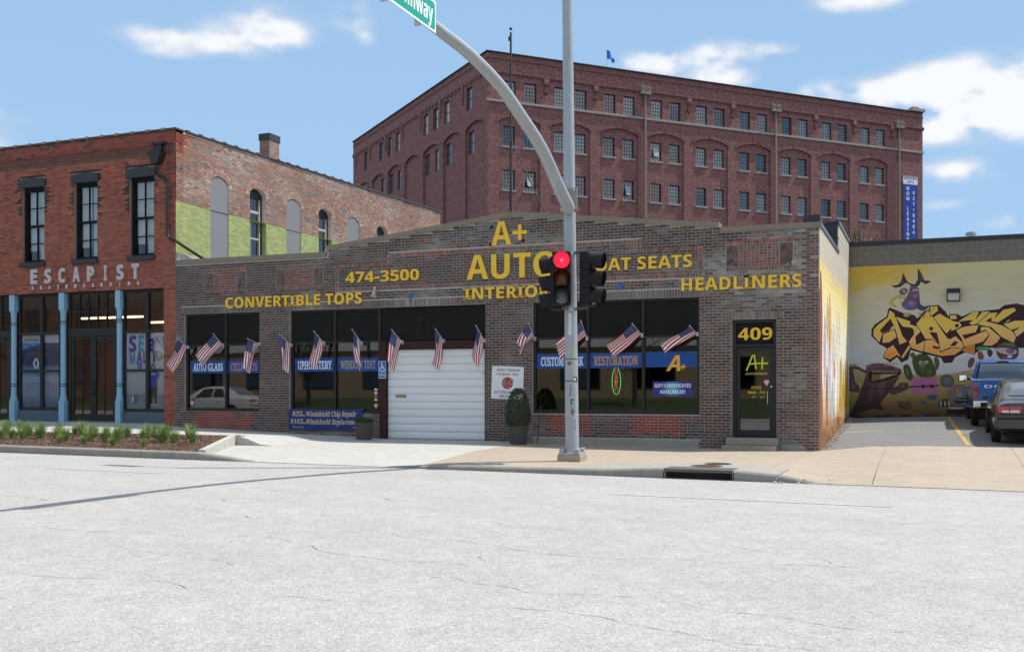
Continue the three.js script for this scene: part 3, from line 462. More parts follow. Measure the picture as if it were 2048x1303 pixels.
  part(d, 'lock', new THREE.CylinderGeometry(0.022, 0.022, 0.02, 14).rotateX(Math.PI / 2).translate(-3.545, 1.53, -0.085), M.steel);
  lettering(d, 'house_number', '409', fontBold, -4.33, -3.52, 2.67, 2.96, -0.109, 0.006, M.yellow);
  part(d, 'door_lettering', new THREE.PlaneGeometry(0.63, 1.14).translate(-3.935, 1.77, -0.114), std([1, 1, 1], { transparent: true, roughness: 0.6, map: canvasTex(384, 700, (g) => {
    g.clearRect(0, 0, 384, 700); g.strokeStyle = '#b9c42c'; g.lineWidth = 24; g.lineCap = 'round'; g.lineJoin = 'round'; const st = (p) => { g.beginPath(); p.forEach((q, i) => (i ? g.lineTo(...q) : g.moveTo(...q))); g.stroke(); };
    st([[70, 250], [150, 40], [180, 30], [205, 225]]); st([[105, 160], [215, 148]]); st([[300, 70], [292, 230]]); st([[238, 150], [372, 150]]);
    g.fillStyle = '#b3b13a'; g.textAlign = 'center'; g.font = 'italic bold 44px sans-serif'; g.fillText('AUTO INTERIORS', 205, 320, 320); g.font = 'italic bold 46px sans-serif'; g.fillStyle = '#c0a83c'; g.fillText('HOURS', 205, 520, 150); g.fillRect(125, 530, 170, 4); g.font = 'italic bold 56px serif'; g.fillStyle = '#c9b93f'; g.fillText('Mon - Fri', 205, 600, 300); g.font = 'italic 40px serif'; g.fillText('am -    pm', 235, 660, 260);
  }) }));
  gem(d, -3.66, 1.62);
  const steps = M.stone;
  part(shop, 'step', rbx(-4.56, -3.34, 0.13, 0.295, -0.04, 0.36, 0.015), steps); part(shop, 'step', rbx(-4.60, -3.36, -0.1, 0.128, -0.04, 0.70, 0.015), steps);

  // ---------------- painted block wall along the lot (stepped, darker capping)
  var shopSide = { L, R };
}
// yellow raised letters on the shop front, word by word
const sign = (str, x0, x1, y0, y1, label, font = fontBold) => { const t = thing('wall_lettering', label, 'lettering', [0, 0, 0], 0, 'yellow letters on the brick shop front'); lettering(t, 'letter', str, font, x0, x1, y0, y1, 0.012, 0.035, M.yellow); return t; };
sign('A+', -10.80, -9.80, 5.29, 5.92, 'two large yellow raised characters at the peak of the parapet');
sign('AUTO', -11.52, -8.98, 4.41, 5.06, 'very large yellow raised word AUTO below the parapet peak');
sign('INTERIORS', -11.62, -8.9, 3.885, 4.185, 'yellow raised word INTERIORS above the brick pier');
sign('474-3500', -15.28, -12.98, 4.47, 4.77, 'yellow raised telephone number above the words CONVERTIBLE TOPS');
sign('CONVERTIBLE TOPS', -19.42, -14.77, 3.88, 4.19, 'yellow raised words CONVERTIBLE TOPS above the shop windows');
sign('BOAT SEATS', -8.30, -5.44, 4.49, 4.80, 'yellow raised words BOAT SEATS beside the traffic signal');
sign('HEADLINERS', -5.74, -2.82, 3.90, 4.21, 'yellow raised word HEADLINERS above the entrance door');
// horn loudspeaker and blue discs fixed to the wall
{
  const o0 = 0.72, o = thing('horn_speaker', 'cream horn loudspeaker on the brick wall after the words CONVERTIBLE TOPS', 'loudspeaker', [-14.34, 4.14, 0.01]), c = std([0.55, 0.50, 0.38], { roughness: 0.6 });
  part(o, 'horn', new THREE.LatheGeometry([[0.03, 0.16], [0.04, 0.08], [0.06, 0.0], [0.10, -0.07], [0.15, -0.11], [0.14, -0.11], [0.05, 0.0]].map((p) => new THREE.Vector2(...p)), 20).rotateX(-0.35).translate(0, 0, 0.16), c);
  part(o, 'driver', new THREE.CylinderGeometry(0.045, 0.05, 0.12, 14).translate(0, 0.2, 0.1), c); part(o, 'bracket', [bx(-0.02, 0.02, 0.0, 0.16, 0, 0.1), bx(-0.05, 0.05, 0.02, 0.14, 0, 0.01)], M.steel); o.scale.setScalar(o0);
  for (const [x, y, where] of [[-13.25, 4.03, 'between the horn loudspeaker and the word INTERIORS'], [-7.29, 4.06, 'below the words BOAT SEATS']]) thingMesh('wall_disc', new THREE.CylinderGeometry(0.075, 0.075, 0.03, 8).rotateX(Math.PI / 2).rotateZ(0.4).translate(x, y, 0.02), phys([0.02, 0.12, 0.45], { roughness: 0.5 }), 'small blue eight-sided plate ' + where, 'wall plate');
  const ports = [[-10.83, 5.78], [-10.86, 5.33], [-9.93, 5.38]];
  for (const [x, y] of ports) part(shop, 'vent_hole', new THREE.CylinderGeometry(0.05, 0.05, 0.02, 12).rotateX(Math.PI / 2).translate(x, y, 0.008), std([0.03, 0.015, 0.012]));
}

// ================================================================ the two-storey corner building
{
  const B = thing('brick_building', 'two-storey red brick building with blue iron columns and a half green painted side wall', 'building');
  const X0 = -36.2, X1 = -21.27, TOP = 9.36;
  const mortarF = rough([0.46, 0.30, 0.23]), mortarS = rough([0.74, 0.68, 0.60]), green = [0.40, 0.45, 0.175], greenMat = rough([0.52, 0.58, 0.23]);
  const centres = [-22.57, -24.80, -27.0, -29.2, -31.4, -33.6];
  const holes = centres.map((c) => rect(c - 0.475, c + 0.475, 5.60, 8.03));
  part(B, 'front_wall', poly([[X0, -0.3], [X0 + 0.5, -0.3], [X0 + 0.5, 4.60], [-21.72, 4.60], [-21.72, -0.3], [X1, -0.3], [X1, TOP], [X0, TOP]], 0.34, holes), mortarF);
  part(B, 'rear_wall', [bx(X0, X1 - 0.4, 0, 9.2, -18.7, -18.4), bx(X0, X0 + 0.3, 0, 9.2, -18.4, -0.35)], rough([0.25, 0.1, 0.07]));
  part(B, 'roof', bx(X0 + 0.3, X1 - 0.35, 8.9, 9.05, -18.4, -0.35), rough([0.2, 0.2, 0.2]));
  part(B, 'floor_slab', [bx(X0 + 0.3, X1 - 0.35, 4.56, 4.9, -18.4, -0.345), bx(X0 + 0.3, X1 - 0.01, 0, 0.44, -18.4, -0.01)], std([0.22, 0.21, 0.2]));
  part(B, 'interior_wall', [bx(X0 + 0.3, X1 - 0.35, 0.44, 4.56, -6.6, -6.5)], std([0.30, 0.075, 0.035]));
  part(B, 'interior_wall', [bx(X0 + 0.3, X1 - 0.35, 4.9, 8.9, -3.1, -3.0)], std([0.16, 0.15, 0.14]));
  // front bricks
  const pal = [[0.38, 0.098, 0.060], [0.44, 0.118, 0.068], [0.32, 0.085, 0.058], [0.40, 0.135, 0.088], [0.47, 0.140, 0.080]];
  const toneF = (x, y) => { const r = rnd(); if (y > 8.95) return r < 0.10 ? [0.09, 0.07, 0.07] : mixc([0.34, 0.072, 0.052], pal[0], rnd()); if (y > 8.62) return mixc([0.18, 0.10, 0.075], pal[2], rr(0, 0.5)); const soot = Math.min(...centres.map((c) => Math.hypot(Math.max(0, Math.abs(x - c) - 0.52), Math.max(0, 7.3 - y) * 0.2))) < rr(0, 0.16) && y > 7.0 && y < 8.4; return soot ? [0.035, 0.03, 0.03] : r < 0.05 ? [0.19, 0.075, 0.055] : pick(pal); };
  const bricks = [], cuts = [[-35.7, -21.72, -1, 4.60], ...centres.map((c) => [c - 0.475, c + 0.475, 5.60, 8.03]), ...centres.map((c) => [c - 0.56, c + 0.56, 8.02, 8.31]), ...centres.map((c) => [c - 0.53, c + 0.53, 5.44, 5.6])];
  courses(bricks, 0.12, TOP - 0.04, (v) => minus([[X0, X1]], cuts.filter((c) => v > c[2] && v < c[3]).map((c) => [c[0], c[1]])), toneF, { course: 0.0685, len: 0.212, joint: 0.0135 });
  for (const b of bricks) if (b.v > 8.66 && b.v < 9.02) b.p = b.v > 8.94 ? 0.045 : b.v > 8.86 ? 0.02 : b.v > 8.73 ? 0.034 : 0.02;
  const nF = bricks.length;
  layBricks(B, bricks, [1, 0, 0], [0, 0, 1], [0, 0, 0], 300, (b) => b.u - Math.abs(b.v - 6) * 0.3);
  // side wall above the shop roof
  const SIDE = [2.10, 4.17, 6.32, 8.42, 10.48, 12.84], hw = 0.46, rise = 0.19, RR = (hw * hw + rise * rise) / (2 * rise), CYA = 8.33 - RR, a0 = Math.acos(hw / RR);
  const archPath = (c, grow = 0, y0 = 4.9) => { const p = [[c - hw - grow, y0]]; for (let i = 0; i <= 12; i++) { const a = Math.PI - a0 - (Math.PI - 2 * a0) * i / 12; p.push([c + Math.cos(a) * (RR + grow), CYA + Math.sin(a) * (RR + grow)]); } p.push([c + hw + grow, y0]); return p.reverse(); };
  const topS = (u) => 9.36 + u * 0.022;
  const turnSide = (g, x = X1) => g.rotateY(Math.PI / 2).translate(x, 0, 0);
  const cutHole = (y0, y1) => (c) => { const p = archPath(c, 0, y0); return p.filter((q) => q[1] <= y1 + 1e-6).length === p.length ? p : rect(c - hw, c + hw, y0, y1); };
  part(B, 'side_wall', turnSide(poly([[0, 7.2], [18.4, 7.2], [18.4, topS(18.4)], [0, topS(0)]].map((p) => p), 0.34, SIDE.map((c) => { const p = archPath(c, 0, 7.2006); return p; }))), mortarS);
  part(B, 'side_wall', [turnSide(poly(rect(0.34, 18.4, -0.2, 7.198), 0.34, SIDE.map((c) => rect(c - hw, c + hw, 4.95, 7.1974))))], greenMat);
  const palS = [[0.40, 0.20, 0.14], [0.36, 0.17, 0.115], [0.44, 0.26, 0.19], [0.20, 0.155, 0.14], [0.34, 0.20, 0.15], [0.42, 0.175, 0.10], [0.26, 0.205, 0.175]];
  const toneS = (u, v) => { if (v < 7.2) return mixc(green, [0.38, 0.46, 0.2], rr(0, 0.5)).map((x) => x * rr(0.92, 1.05)); if (u < 1.0 && v > 8.75 + rr(-0.3, 0.3) + u * 0.5) return mixc([0.22, 0.05, 0.035], pal[0], rnd()); const t = clamp(fbm3(u * 0.5, v * 1.2, 8.1, 3) * 1.8 + 0.1 + 0.25 * sstep(8.6, 9.3, v), 0, 0.75) * rr(0, 1); return mixc(pick(u > 9 ? palS.slice(0, 5) : palS), [0.52, 0.47, 0.42], t); };
  const sb = [];
  const sideCut = (v) => SIDE.map((c) => { const y = v - CYA, ro = RR + 0.225, ring = v > 8.10 ? Math.sqrt(Math.max(0, ro * ro - y * y)) : 0; return [c - Math.max(v < 8.33 ? hw : 0, Math.min(ring, hw + 0.16)), c + Math.max(v < 8.33 ? hw : 0, Math.min(ring, hw + 0.16))]; }).filter(([a, b]) => b - a > 0.01);
  courses(sb, 5.0, 9.76, (v) => minus([[Math.max(0, (v - 9.30) / 0.022), 18.4]], sideCut(v)), toneS, { course: 0.0685, len: 0.212, joint: 0.016 });
  for (const c of SIDE) for (const ring of [0, 1]) { const r = RR + 0.055 + ring * 0.108, n = Math.round((Math.PI - 2 * a0 + 0.24) * r / 0.068); for (let i = 0; i < n; i++) { const a = a0 - 0.12 + (Math.PI - 2 * a0 + 0.24) * (i + 0.5) / n; sb.push({ u: c + Math.cos(a) * r, v: CYA + Math.sin(a) * r, w: 0.057, h: 0.098, r: a - Math.PI / 2, c: mixc(pick(palS.slice(0, 3)), [0.5, 0.42, 0.35], rr(0, 0.4)) }); } }
  for (const b of sb) if (b.v < 7.2) { b.p = 0.005; b.w += 0.008; b.h += 0.008; }
  layBricks(B, sb, [0, 0, -1], [1, 0, 0], [X1, 0, 0], 0, (b) => -b.u, 0.010);
  // tile copings with raised collars
  const tileDark = rough([0.075, 0.055, 0.05], { roughness: 0.5 }), collar = rough([0.30, 0.24, 0.21], { roughness: 0.5 });
  for (let x = X0; x < X1 - 0.05; x += 0.6) { const e = Math.min(x + 0.594, X1 + 0.05), t = part(B, 'coping_tile', rbx(x, e, TOP, TOP + 0.07, -0.36, 0.06, 0.02), tileDark); part(t, 'collar', rbx(x + 0.01, x + 0.17, TOP + 0.005, TOP + 0.095, -0.37, 0.068, 0.02), collar); }
  for (let u = 0.45; u < 18.3; u += 0.6) { const y = topS(u) - 0.004, t = part(B, 'coping_tile', turnSide(rbx(u, Math.min(u + 0.594, 18.45), y, y + 0.07, -0.36, 0.06, 0.02)), tileDark); part(t, 'collar', turnSide(rbx(u + 0.01, u + 0.17, y + 0.005, y + 0.095, -0.37, 0.068, 0.02)), rnd() < 0.5 ? tileDark : rough([0.16, 0.09, 0.07])); }
  // chimney on the side wall
  { const ch = part(B, 'chimney', bx(X1 - 0.41, X1 - 0.002, 9.2, 10.16, -5.42, -4.84), mortarS), cb = [], cb2 = [];
    const tc = () => mixc(pick(palS), [0.45, 0.4, 0.36], rr(0, 0.45));
    courses(cb, 9.36, 10.15, () => [[4.84, 5.42]], tc, { course: 0.0685, len: 0.21 }); courses(cb2, 9.36, 10.15, () => [[X1 - 0.41, X1]], () => pick(palS).map((v) => v * 0.8), { course: 0.0685, len: 0.21 });
    const lay = (list, f) => { for (const b of list) { const o = shade(new THREE.Mesh(brickGeo, brickMat(b.c))); o.name = 'brick'; f(o, b); ch.add(o); } };
    lay(cb, (o, b) => { o.position.set(X1 - 0.008, b.v, -b.u); o.scale.set(0.03, b.h, b.w); }); lay(cb2, (o, b) => { o.position.set(b.u, b.v, -4.84 - 0.006); o.scale.set(b.w, b.h, 0.03); });
    part(ch, 'cap', rbx(X1 - 0.44, X1 + 0.03, 10.14, 10.38, -5.45, -4.81, 0.01), std([0.035, 0.035, 0.037], { roughness: 0.6 })); }
  // side openings: three boarded up, three glazed
  const board = std([0.19, 0.186, 0.20], { roughness: 0.6 });
  SIDE.forEach((c, i) => {
    if (i % 2 === 0) part(B, 'boarded_window', turnSide(poly(archPath(c, -0.012, 4.97), 0.05), X1 - 0.02), board);
    else {
      const dark = M.blackMetal, w = part(B, 'side_window', [turnSide(poly(archPath(c, -0.004, 4.97), 0.08, [rect(c - 0.36, c + 0.36, 5.02, 7.98)]), X1 - 0.17)], dark);
      part(w, 'sash_rail', [turnSide(bx(c - 0.36, c + 0.36, 7.50, 7.58, -0.06, 0)), turnSide(bx(c - 0.36, c + 0.36, 6.60, 6.66, -0.06, 0)), turnSide(bx(c + 0.30, c + 0.36, 5.02, 7.98, -0.06, 0.01))].map((g) => g.translate(-0.18, 0, 0)), std([0.42, 0.36, 0.31], { roughness: 0.6 }));
      part(w, 'pane', turnSide(bx(c - 0.36, c + 0.36, 5.02, 7.98, -0.01, 0), X1 - 0.2), M.storeGlass);
      part(w, 'blind', turnSide(bx(c - 0.33, c + 0.2, i === 1 ? 5.1 : 5.8, 7.3, -0.01, 0), X1 - 0.42), std([0.62, 0.64, 0.60]));
    }
  });
  // flashing at the roof of the shop
  part(B, 'flashing', turnSide(bx(0.05, 2.2, 5.0, 5.62, 0, 0.022), X1), rough([0.62, 0.61, 0.58]));
  // upper front windows
  for (const c of centres) {
    const w = part(B, 'window', [bx(c - 0.475, c - 0.39, 5.60, 8.03, -0.30, -0.10), bx(c + 0.39, c + 0.475, 5.60, 8.03, -0.30, -0.10), bx(c - 0.39, c + 0.39, 7.92, 8.03, -0.30, -0.10), bx(c - 0.39, c + 0.39, 5.60, 5.68, -0.30, -0.08), bx(c - 0.39, c + 0.39, 6.76, 6.82, -0.29, -0.12), bx(c - 0.015, c + 0.015, 6.82, 7.92, -0.2, -0.145), bx(c - 0.015, c + 0.015, 5.68, 6.76, -0.24, -0.175), bx(c - 0.39, c - 0.016, 7.355, 7.38, -0.2, -0.15), bx(c + 0.016, c + 0.39, 7.355, 7.38, -0.2, -0.15), bx(c - 0.39, c - 0.016, 6.21, 6.235, -0.24, -0.18), bx(c + 0.016, c + 0.39, 6.21, 6.235, -0.24, -0.18)], M.darkPanel);
    part(w, 'lintel', poly([[c - 0.56, 8.025], [c + 0.56, 8.025], [c + 0.56, 8.27], [c, 8.325], [c - 0.56, 8.27]], 0.3).translate(0, 0, 0.07), std([0.030, 0.031, 0.036], { roughness: 0.6 }));
    part(w, 'sill', rbx(c - 0.53, c + 0.53, 5.445, 5.595, -0.3, 0.09, 0.012), std([0.030, 0.031, 0.036], { roughness: 0.6 }));
    for (const [x0, x1] of [[c - 0.39, c - 0.015], [c + 0.015, c + 0.39]]) for (const [y0, y1, z] of [[6.82, 7.92, -0.17], [5.68, 6.76, -0.2]]) part(w, 'pane', bx(x0, x1, y0, y1, z - 0.004, z), M.storeGlass);
    part(w, 'curtain', [bx(c - 0.38, c - 0.02 + rr(-0.1, 0.1), 6.0, 7.9, -0.275, -0.265), bx(c + 0.1 + rr(-0.1, 0.1), c + 0.38, 5.7, 7.9, -0.28, -0.27)], std([0.55, 0.55, 0.54]));
  }
  // rainwater head and downpipe
  const pipe = std([0.028, 0.024, 0.022], { roughness: 0.5, metalness: 0.2 });
  const dp = part(B, 'downpipe', [tube([[-21.86, 8.35, 0.16], [-21.86, 8.12, 0.14], [-21.80, 8.0, 0.12], [-21.58, 7.86, 0.12], [-21.50, 7.74, 0.12], [-21.49, 7.2, 0.12], [-21.48, 6.25, 0.12], [-21.45, 6.12, 0.13], [-21.15, 5.98, 0.14]], 0.055, 60, 4), tube([[-21.22, 6.02, 0.16], [-21.13, 5.92, 0.06], [-21.13, 5.72, -0.6], [-21.13, 5.48, -1.42]], 0.055, 24, 4)], pipe);
  part(dp, 'rainwater_head', [poly([[-22.10, 8.72], [-21.64, 8.72], [-21.64, 8.62], [-21.76, 8.34], [-21.96, 8.34], [-22.10, 8.62]], 0.26).translate(0, 0, 0.28), bx(-21.98, -21.70, 8.72, 8.98, 0.02, 0.16), bx(-22.0, -21.6, 8.93, 8.985, 0.0, 0.2)], pipe);
  // ---------------- shop front
  const fr = M.blackMetal, Z0 = -0.24, Z1 = -0.14;
  const bay = (x0, x1, mull, transomY, midY, sillY, poster) => {
    const w = part(B, 'shop_window', [bx(x0, x0 + 0.05, sillY, 4.57, Z0, Z1), bx(x1 - 0.05, x1, sillY, 4.57, Z0, Z1), bx(x0 + 0.05, x1 - 0.05, 4.48, 4.57, Z0, Z1), bx(x0 + 0.05, x1 - 0.05, transomY - 0.045, transomY + 0.045, Z0, Z1 + 0.01), bx(x0 + 0.05, x1 - 0.05, midY - 0.035, midY + 0.035, Z0, Z1 + 0.005), bx(x0 + 0.05, x1 - 0.05, sillY, sillY + 0.09, Z0, Z1 + 0.02), bx(mull - 0.055, mull + 0.055, sillY + 0.09, 4.48, Z0 - 0.002, Z1 + 0.015)], fr);
    for (const [a, b] of [[x0 + 0.05, mull - 0.055], [mull + 0.055, x1 - 0.05]]) for (const [y0, y1] of [[sillY + 0.09, midY - 0.035], [midY + 0.035, transomY - 0.045], [transomY + 0.045, 4.48]]) part(w, 'pane', bx(a, b, y0, y1, -0.193, -0.187), M.storeGlass);
    part(B, 'bulkhead', rbx(x0, x1, 0.40, sillY - 0.002, -0.25, -0.10, 0.01), std([0.075, 0.115, 0.15], { roughness: 0.6 }));
    return w;
  };
  bay(-27.76, -26.0, -26.79, 3.30, 2.08, 0.80); bay(-23.41, -21.735, -22.48, 3.28, 2.07, 0.78);
  bay(-32.0, -30.25, -31.1, 3.30, 2.08, 0.80); bay(-35.7, -34.4, -35.05, 3.3, 2.08, 0.8);
  const doorBay = (x0, x1) => {
    const xm = (x0 + x1) / 2, tr = part(B, 'transom_window', [bx(x0, x1, 3.17, 3.42, Z0, Z1 + 0.02), bx(x0, x0 + 0.06, 3.42, 4.57, Z0, Z1), bx(x1 - 0.06, x1, 3.42, 4.57, Z0, Z1), bx(x0 + 0.06, x1 - 0.06, 4.5, 4.57, Z0, Z1), bx(x0 + 0.06, x1 - 0.06, 3.94, 3.965, Z0 + 0.03, Z1), ...[1, 2, 3, 4].map((k) => { const x = lerp(x0 + 0.06, x1 - 0.06, k / 5); return bx(x - 0.013, x + 0.013, 3.42, 4.5, Z0 + 0.032, Z1 - 0.002); })], fr);
    for (let k = 0; k < 5; k++) for (const [y0, y1] of [[3.42, 3.94], [3.965, 4.5]]) part(tr, 'pane', bx(lerp(x0 + 0.06, x1 - 0.06, k / 5) + 0.012, lerp(x0 + 0.06, x1 - 0.06, (k + 1) / 5) - 0.012, y0, y1, -0.193, -0.188), M.storeGlass);
    part(tr, 'jamb', [bx(x0, x0 + 0.09, 0.45, 3.17, Z0, Z1), bx(x1 - 0.09, x1, 0.45, 3.17, Z0, Z1)], fr);
    for (const [a, b, s] of [[x0 + 0.092, xm - 0.004, 1], [xm + 0.004, x1 - 0.092, -1]]) {
      const d = part(B, 'shop_door', [bx(a, a + 0.1, 0.47, 3.165, -0.22, -0.16), bx(b - 0.1, b, 0.47, 3.165, -0.22, -0.16), bx(a + 0.1, b - 0.1, 3.08, 3.165, -0.22, -0.16), bx(a + 0.1, b - 0.1, 0.47, 0.70, -0.22, -0.16), bx((a + b) / 2 - 0.012, (a + b) / 2 + 0.012, 0.70, 3.08, -0.21, -0.17), ...[1.28, 1.88, 2.48].map((y) => bx(a + 0.1, b - 0.1, y - 0.012, y + 0.012, -0.208, -0.172))], fr);
      part(d, 'pane', bx(a + 0.1, b - 0.1, 0.70, 3.08, -0.193, -0.188), M.storeGlass);
      const hx = s > 0 ? b - 0.05 : a + 0.05; part(d, 'pull_handle', tube([[hx, 1.32, -0.155], [hx, 1.32, -0.09], [hx - s * 0.0, 1.5, -0.085], [hx, 1.68, -0.09], [hx, 1.68, -0.155]], 0.012, 20, 6), M.blackMetal);
    }
    part(B, 'threshold', rbx(x0, x1, 0.38, 0.465, -0.3, -0.05, 0.01), M.kerb);
  };
  doorBay(-25.64, -23.66); doorBay(-30.1, -28.12); doorBay(-34.3, -32.1);
  part(B, 'head_beam', bx(-35.7, -21.73, 4.572, 4.6, -0.3, -0.05), fr);
  part(B, 'end_jamb', bx(-21.733, -21.722, 0.45, 4.57, -0.25, -0.12), fr);
  // cast-iron columns
  const blue = phys([0.25, 0.46, 0.60], { roughness: 0.45 });
  for (const c of [-23.525, -25.82, -27.94, -30.17, -32.06, -34.35]) {
    const w = c > -23.6 ? 0.1 : 0.115, col = part(B, 'iron_column', [rbx(c - w, c + w, 0.40, 1.12, -0.2, 0.0, 0.012), new THREE.LatheGeometry([[0.115, 1.12], [0.115, 1.18], [0.095, 1.26], [0.088, 1.34], [0.086, 3.86], [0.092, 3.9]].map((p) => new THREE.Vector2(...p)), 18).translate(c, 0, -0.1), rbx(c - w, c + w, 4.03, 4.57, -0.2, 0.0, 0.012), new THREE.LatheGeometry([[0.086, 3.78], [0.09, 3.9], [0.115, 4.04]].map((p) => new THREE.Vector2(...p)), 18).translate(c, 0, -0.1)].map((g) => (g.index ? g.toNonIndexed() : g)), blue);
    for (const y of [1.62, 3.62]) part(col, 'collar', [new THREE.CylinderGeometry(0.1, 0.1, 0.022, 18).translate(c, y - 0.035, -0.1), new THREE.CylinderGeometry(0.1, 0.1, 0.022, 18).translate(c, y + 0.035, -0.1)].map((g) => g.toNonIndexed()), M.blackMetal);
  }
  // steel letters over the shop front: wide spaced
  const spaced = (str, x0, x1, y0, y1, wide, z, depth, mat, label) => {
    const t = thing('wall_lettering', label, 'lettering'); const n = str.length;
    [...str].forEach((ch, i) => { const g = new TextGeometry(ch, { font: fontBold, size: 1, depth: 0.9, curveSegments: 5, bevelEnabled: true, bevelSize: 0.045, bevelThickness: 0.05, bevelSegments: 1 }); g.computeBoundingBox(); const b = g.boundingBox, w = (ch === 'I' ? 0.42 : 1) * wide, pitch = (x1 - x0 - wide) / (n - 1); g.translate(-b.min.x, 0, 0).scale(w / (b.max.x - b.min.x), (y1 - y0) / (b.max.y - Math.min(b.min.y, 0)), depth); part(t, 'letter', g, mat).position.set(x0 + i * pitch + (ch === 'I' ? wide * 0.3 : 0), y0 - 0, z); });
    return t;
  };
  const brushed = std([0.55, 0.50, 0.47], { metalness: 0.55, roughness: 0.5 });
  spaced('ESCAPIST', -27.05, -22.62, 4.90, 5.38, 0.29, 0.012, 0.07, brushed, 'large spaced brushed steel letters on red brick above the shop doors');
  spaced('SKATEBOARDING', -27.03, -22.64, 4.705, 4.825, 0.085, 0.012, 0.03, std([0.62, 0.62, 0.63], { metalness: 0.5, roughness: 0.45 }), 'tiny spaced steel letters in a row below the large steel letters');
  // strip lights inside the shop
  const lamp = (x0, x1, y, z, label) => {
    const t = thing('strip_light', label, 'ceiling light', [(x0 + x1) / 2, y, z], 0, 'strip lights inside the shop'); part(t, 'tube', bx(-(x1 - x0) / 2, (x1 - x0) / 2, -0.03, 0.02, -0.05, 0.05), std([0.9, 0.8, 0.6], { emissive: lin(1, 0.72, 0.38), emissiveIntensity: 3.2 })); part(t, 'housing', bx(-(x1 - x0) / 2, (x1 - x0) / 2, 0.022, 0.06, -0.09, 0.09), M.white); part(t, 'cable', [bar([-0.4, 0.06, 0], [-0.4, 4.56 - y, 0], 0.006), bar([0.4, 0.06, 0], [0.4, 4.56 - y, 0], 0.006)], M.blackMetal);
    const l = new THREE.RectAreaLight(new THREE.Color(1, 0.8, 0.55), 3, x1 - x0, 0.1); l.position.set(0, -0.034, 0); l.rotation.x = -Math.PI / 2; t.add(l); l.name = 'strip_glow';
  };
  lamp(-27.4, -24.75, 3.95, -2.5, 'warm glowing strip light hanging behind the double shop doors'); lamp(-24.45, -22.4, 3.74, -2.5, 'lower warm glowing strip light behind the poster of a standing person');
  // posters behind the glass
  const poster = (x0, x1, y0, y1, draw, w, h, label) => { const t = thing('window_poster', label, 'poster', [0, 0, 0]); part(t, 'sheet', panel(x0, x1, y0, y1, -0.215, 0.004), std([1, 1, 1], { roughness: 0.6, map: canvasTex(w, h, draw) })); };
  poster(-27.70, -26.06, 0.90, 3.25, (g, W, H) => {   // snowboarder on a stair rail, blue and white
    let q = g.createLinearGradient(0, 0, 0, H); q.addColorStop(0, '#b2b5ba'); q.addColorStop(0.11, '#adb1b8'); q.addColorStop(0.112, '#213e74'); q.addColorStop(0.25, '#1b2a56'); q.addColorStop(0.4, '#1f2c54'); q.addColorStop(0.46, '#5f779f'); q.addColorStop(0.6, '#8f9bb0'); q.addColorStop(0.85, '#808ba0'); q.addColorStop(1, '#3d4c74'); g.fillStyle = q; g.fillRect(0, 0, W, H);
    g.fillStyle = '#3a8ad0'; g.beginPath(); g.moveTo(0, H * 0.12); g.lineTo(W * 0.5, H * 0.12); g.lineTo(0, H * 0.2); g.fill(); g.fillStyle = '#5ba0dd'; g.beginPath(); g.moveTo(W, H * 0.46); g.lineTo(W * 0.5, H * 0.5); g.lineTo(W, H * 0.52); g.fill();
    g.fillStyle = 'rgba(60,80,120,0.5)'; for (let i = 0; i < 9; i++) g.fillRect(W * 0.08, H * (0.66 + i * 0.033), W * 0.85, H * 0.012);
    g.strokeStyle = '#20263a'; g.lineWidth = 7; g.beginPath(); g.moveTo(W * 0.1, H * 0.42); g.lineTo(W * 0.8, H * 0.72); g.lineTo(W * 0.8, H * 0.76); g.moveTo(W * 0.68, H * 0.7); g.lineTo(W * 0.68, H * 0.92); g.stroke();
    g.fillStyle = '#1a1d2b'; g.beginPath(); g.ellipse(W * 0.36, H * 0.17, 15, 20, 0, 0, 7); g.fill(); g.beginPath(); g.ellipse(W * 0.37, H * 0.25, 26, 55, 0.2, 0, 7); g.fill(); g.lineWidth = 16; g.strokeStyle = '#1a1d2b'; g.beginPath(); g.moveTo(W * 0.33, H * 0.22); g.lineTo(W * 0.18, H * 0.13); g.moveTo(W * 0.4, H * 0.22); g.lineTo(W * 0.52, H * 0.15); g.stroke(); g.strokeStyle = '#d8dade'; g.lineWidth = 24; g.beginPath(); g.moveTo(W * 0.36, H * 0.32); g.lineTo(W * 0.3, H * 0.39); g.lineTo(W * 0.36, H * 0.46); g.moveTo(W * 0.39, H * 0.33); g.lineTo(W * 0.42, H * 0.4); g.lineTo(W * 0.4, H * 0.46); g.stroke();
    g.fillStyle = '#22262c'; g.font = 'bold 74px sans-serif'; g.fillText('etnies', W * 0.13, H * 0.088, W * 0.3); g.fillRect(W * 0.055, H * 0.045, 42, 10); g.fillRect(W * 0.075, H * 0.063, 30, 10); g.fillRect(W * 0.055, H * 0.08, 42, 9);
  }, 660, 940, 'blue and white snow rail poster in the shop window between two columns');
  poster(-23.36, -21.78, 0.88, 3.24, (g, W, H) => {   // standing person in a blue shirt under painted letters
    let q = g.createLinearGradient(0, 0, 0, H); q.addColorStop(0, '#b4b5bb'); q.addColorStop(0.45, '#acaeb4'); q.addColorStop(0.8, '#94969f'); q.addColorStop(0.82, '#77777f'); q.addColorStop(1, '#84848b'); g.fillStyle = q; g.fillRect(0, 0, W, H);
    g.font = 'bold 272px sans-serif'; const put = (s, x, y, c, w) => { g.fillStyle = c; g.strokeStyle = c; g.lineWidth = 14; g.strokeText(s, x, y, w); g.fillText(s, x, y, w); };
    put('S', 36, 235, '#26329a', 130); put('E', 178, 232, '#1f86aa', 105); put('a', 352, 232, '#361c7c', 105); g.strokeStyle = '#5a5860'; g.lineWidth = 12; g.beginPath(); g.moveTo(470, 205); g.lineTo(470, 60); g.lineTo(580, 200); g.lineTo(580, 50); g.stroke();
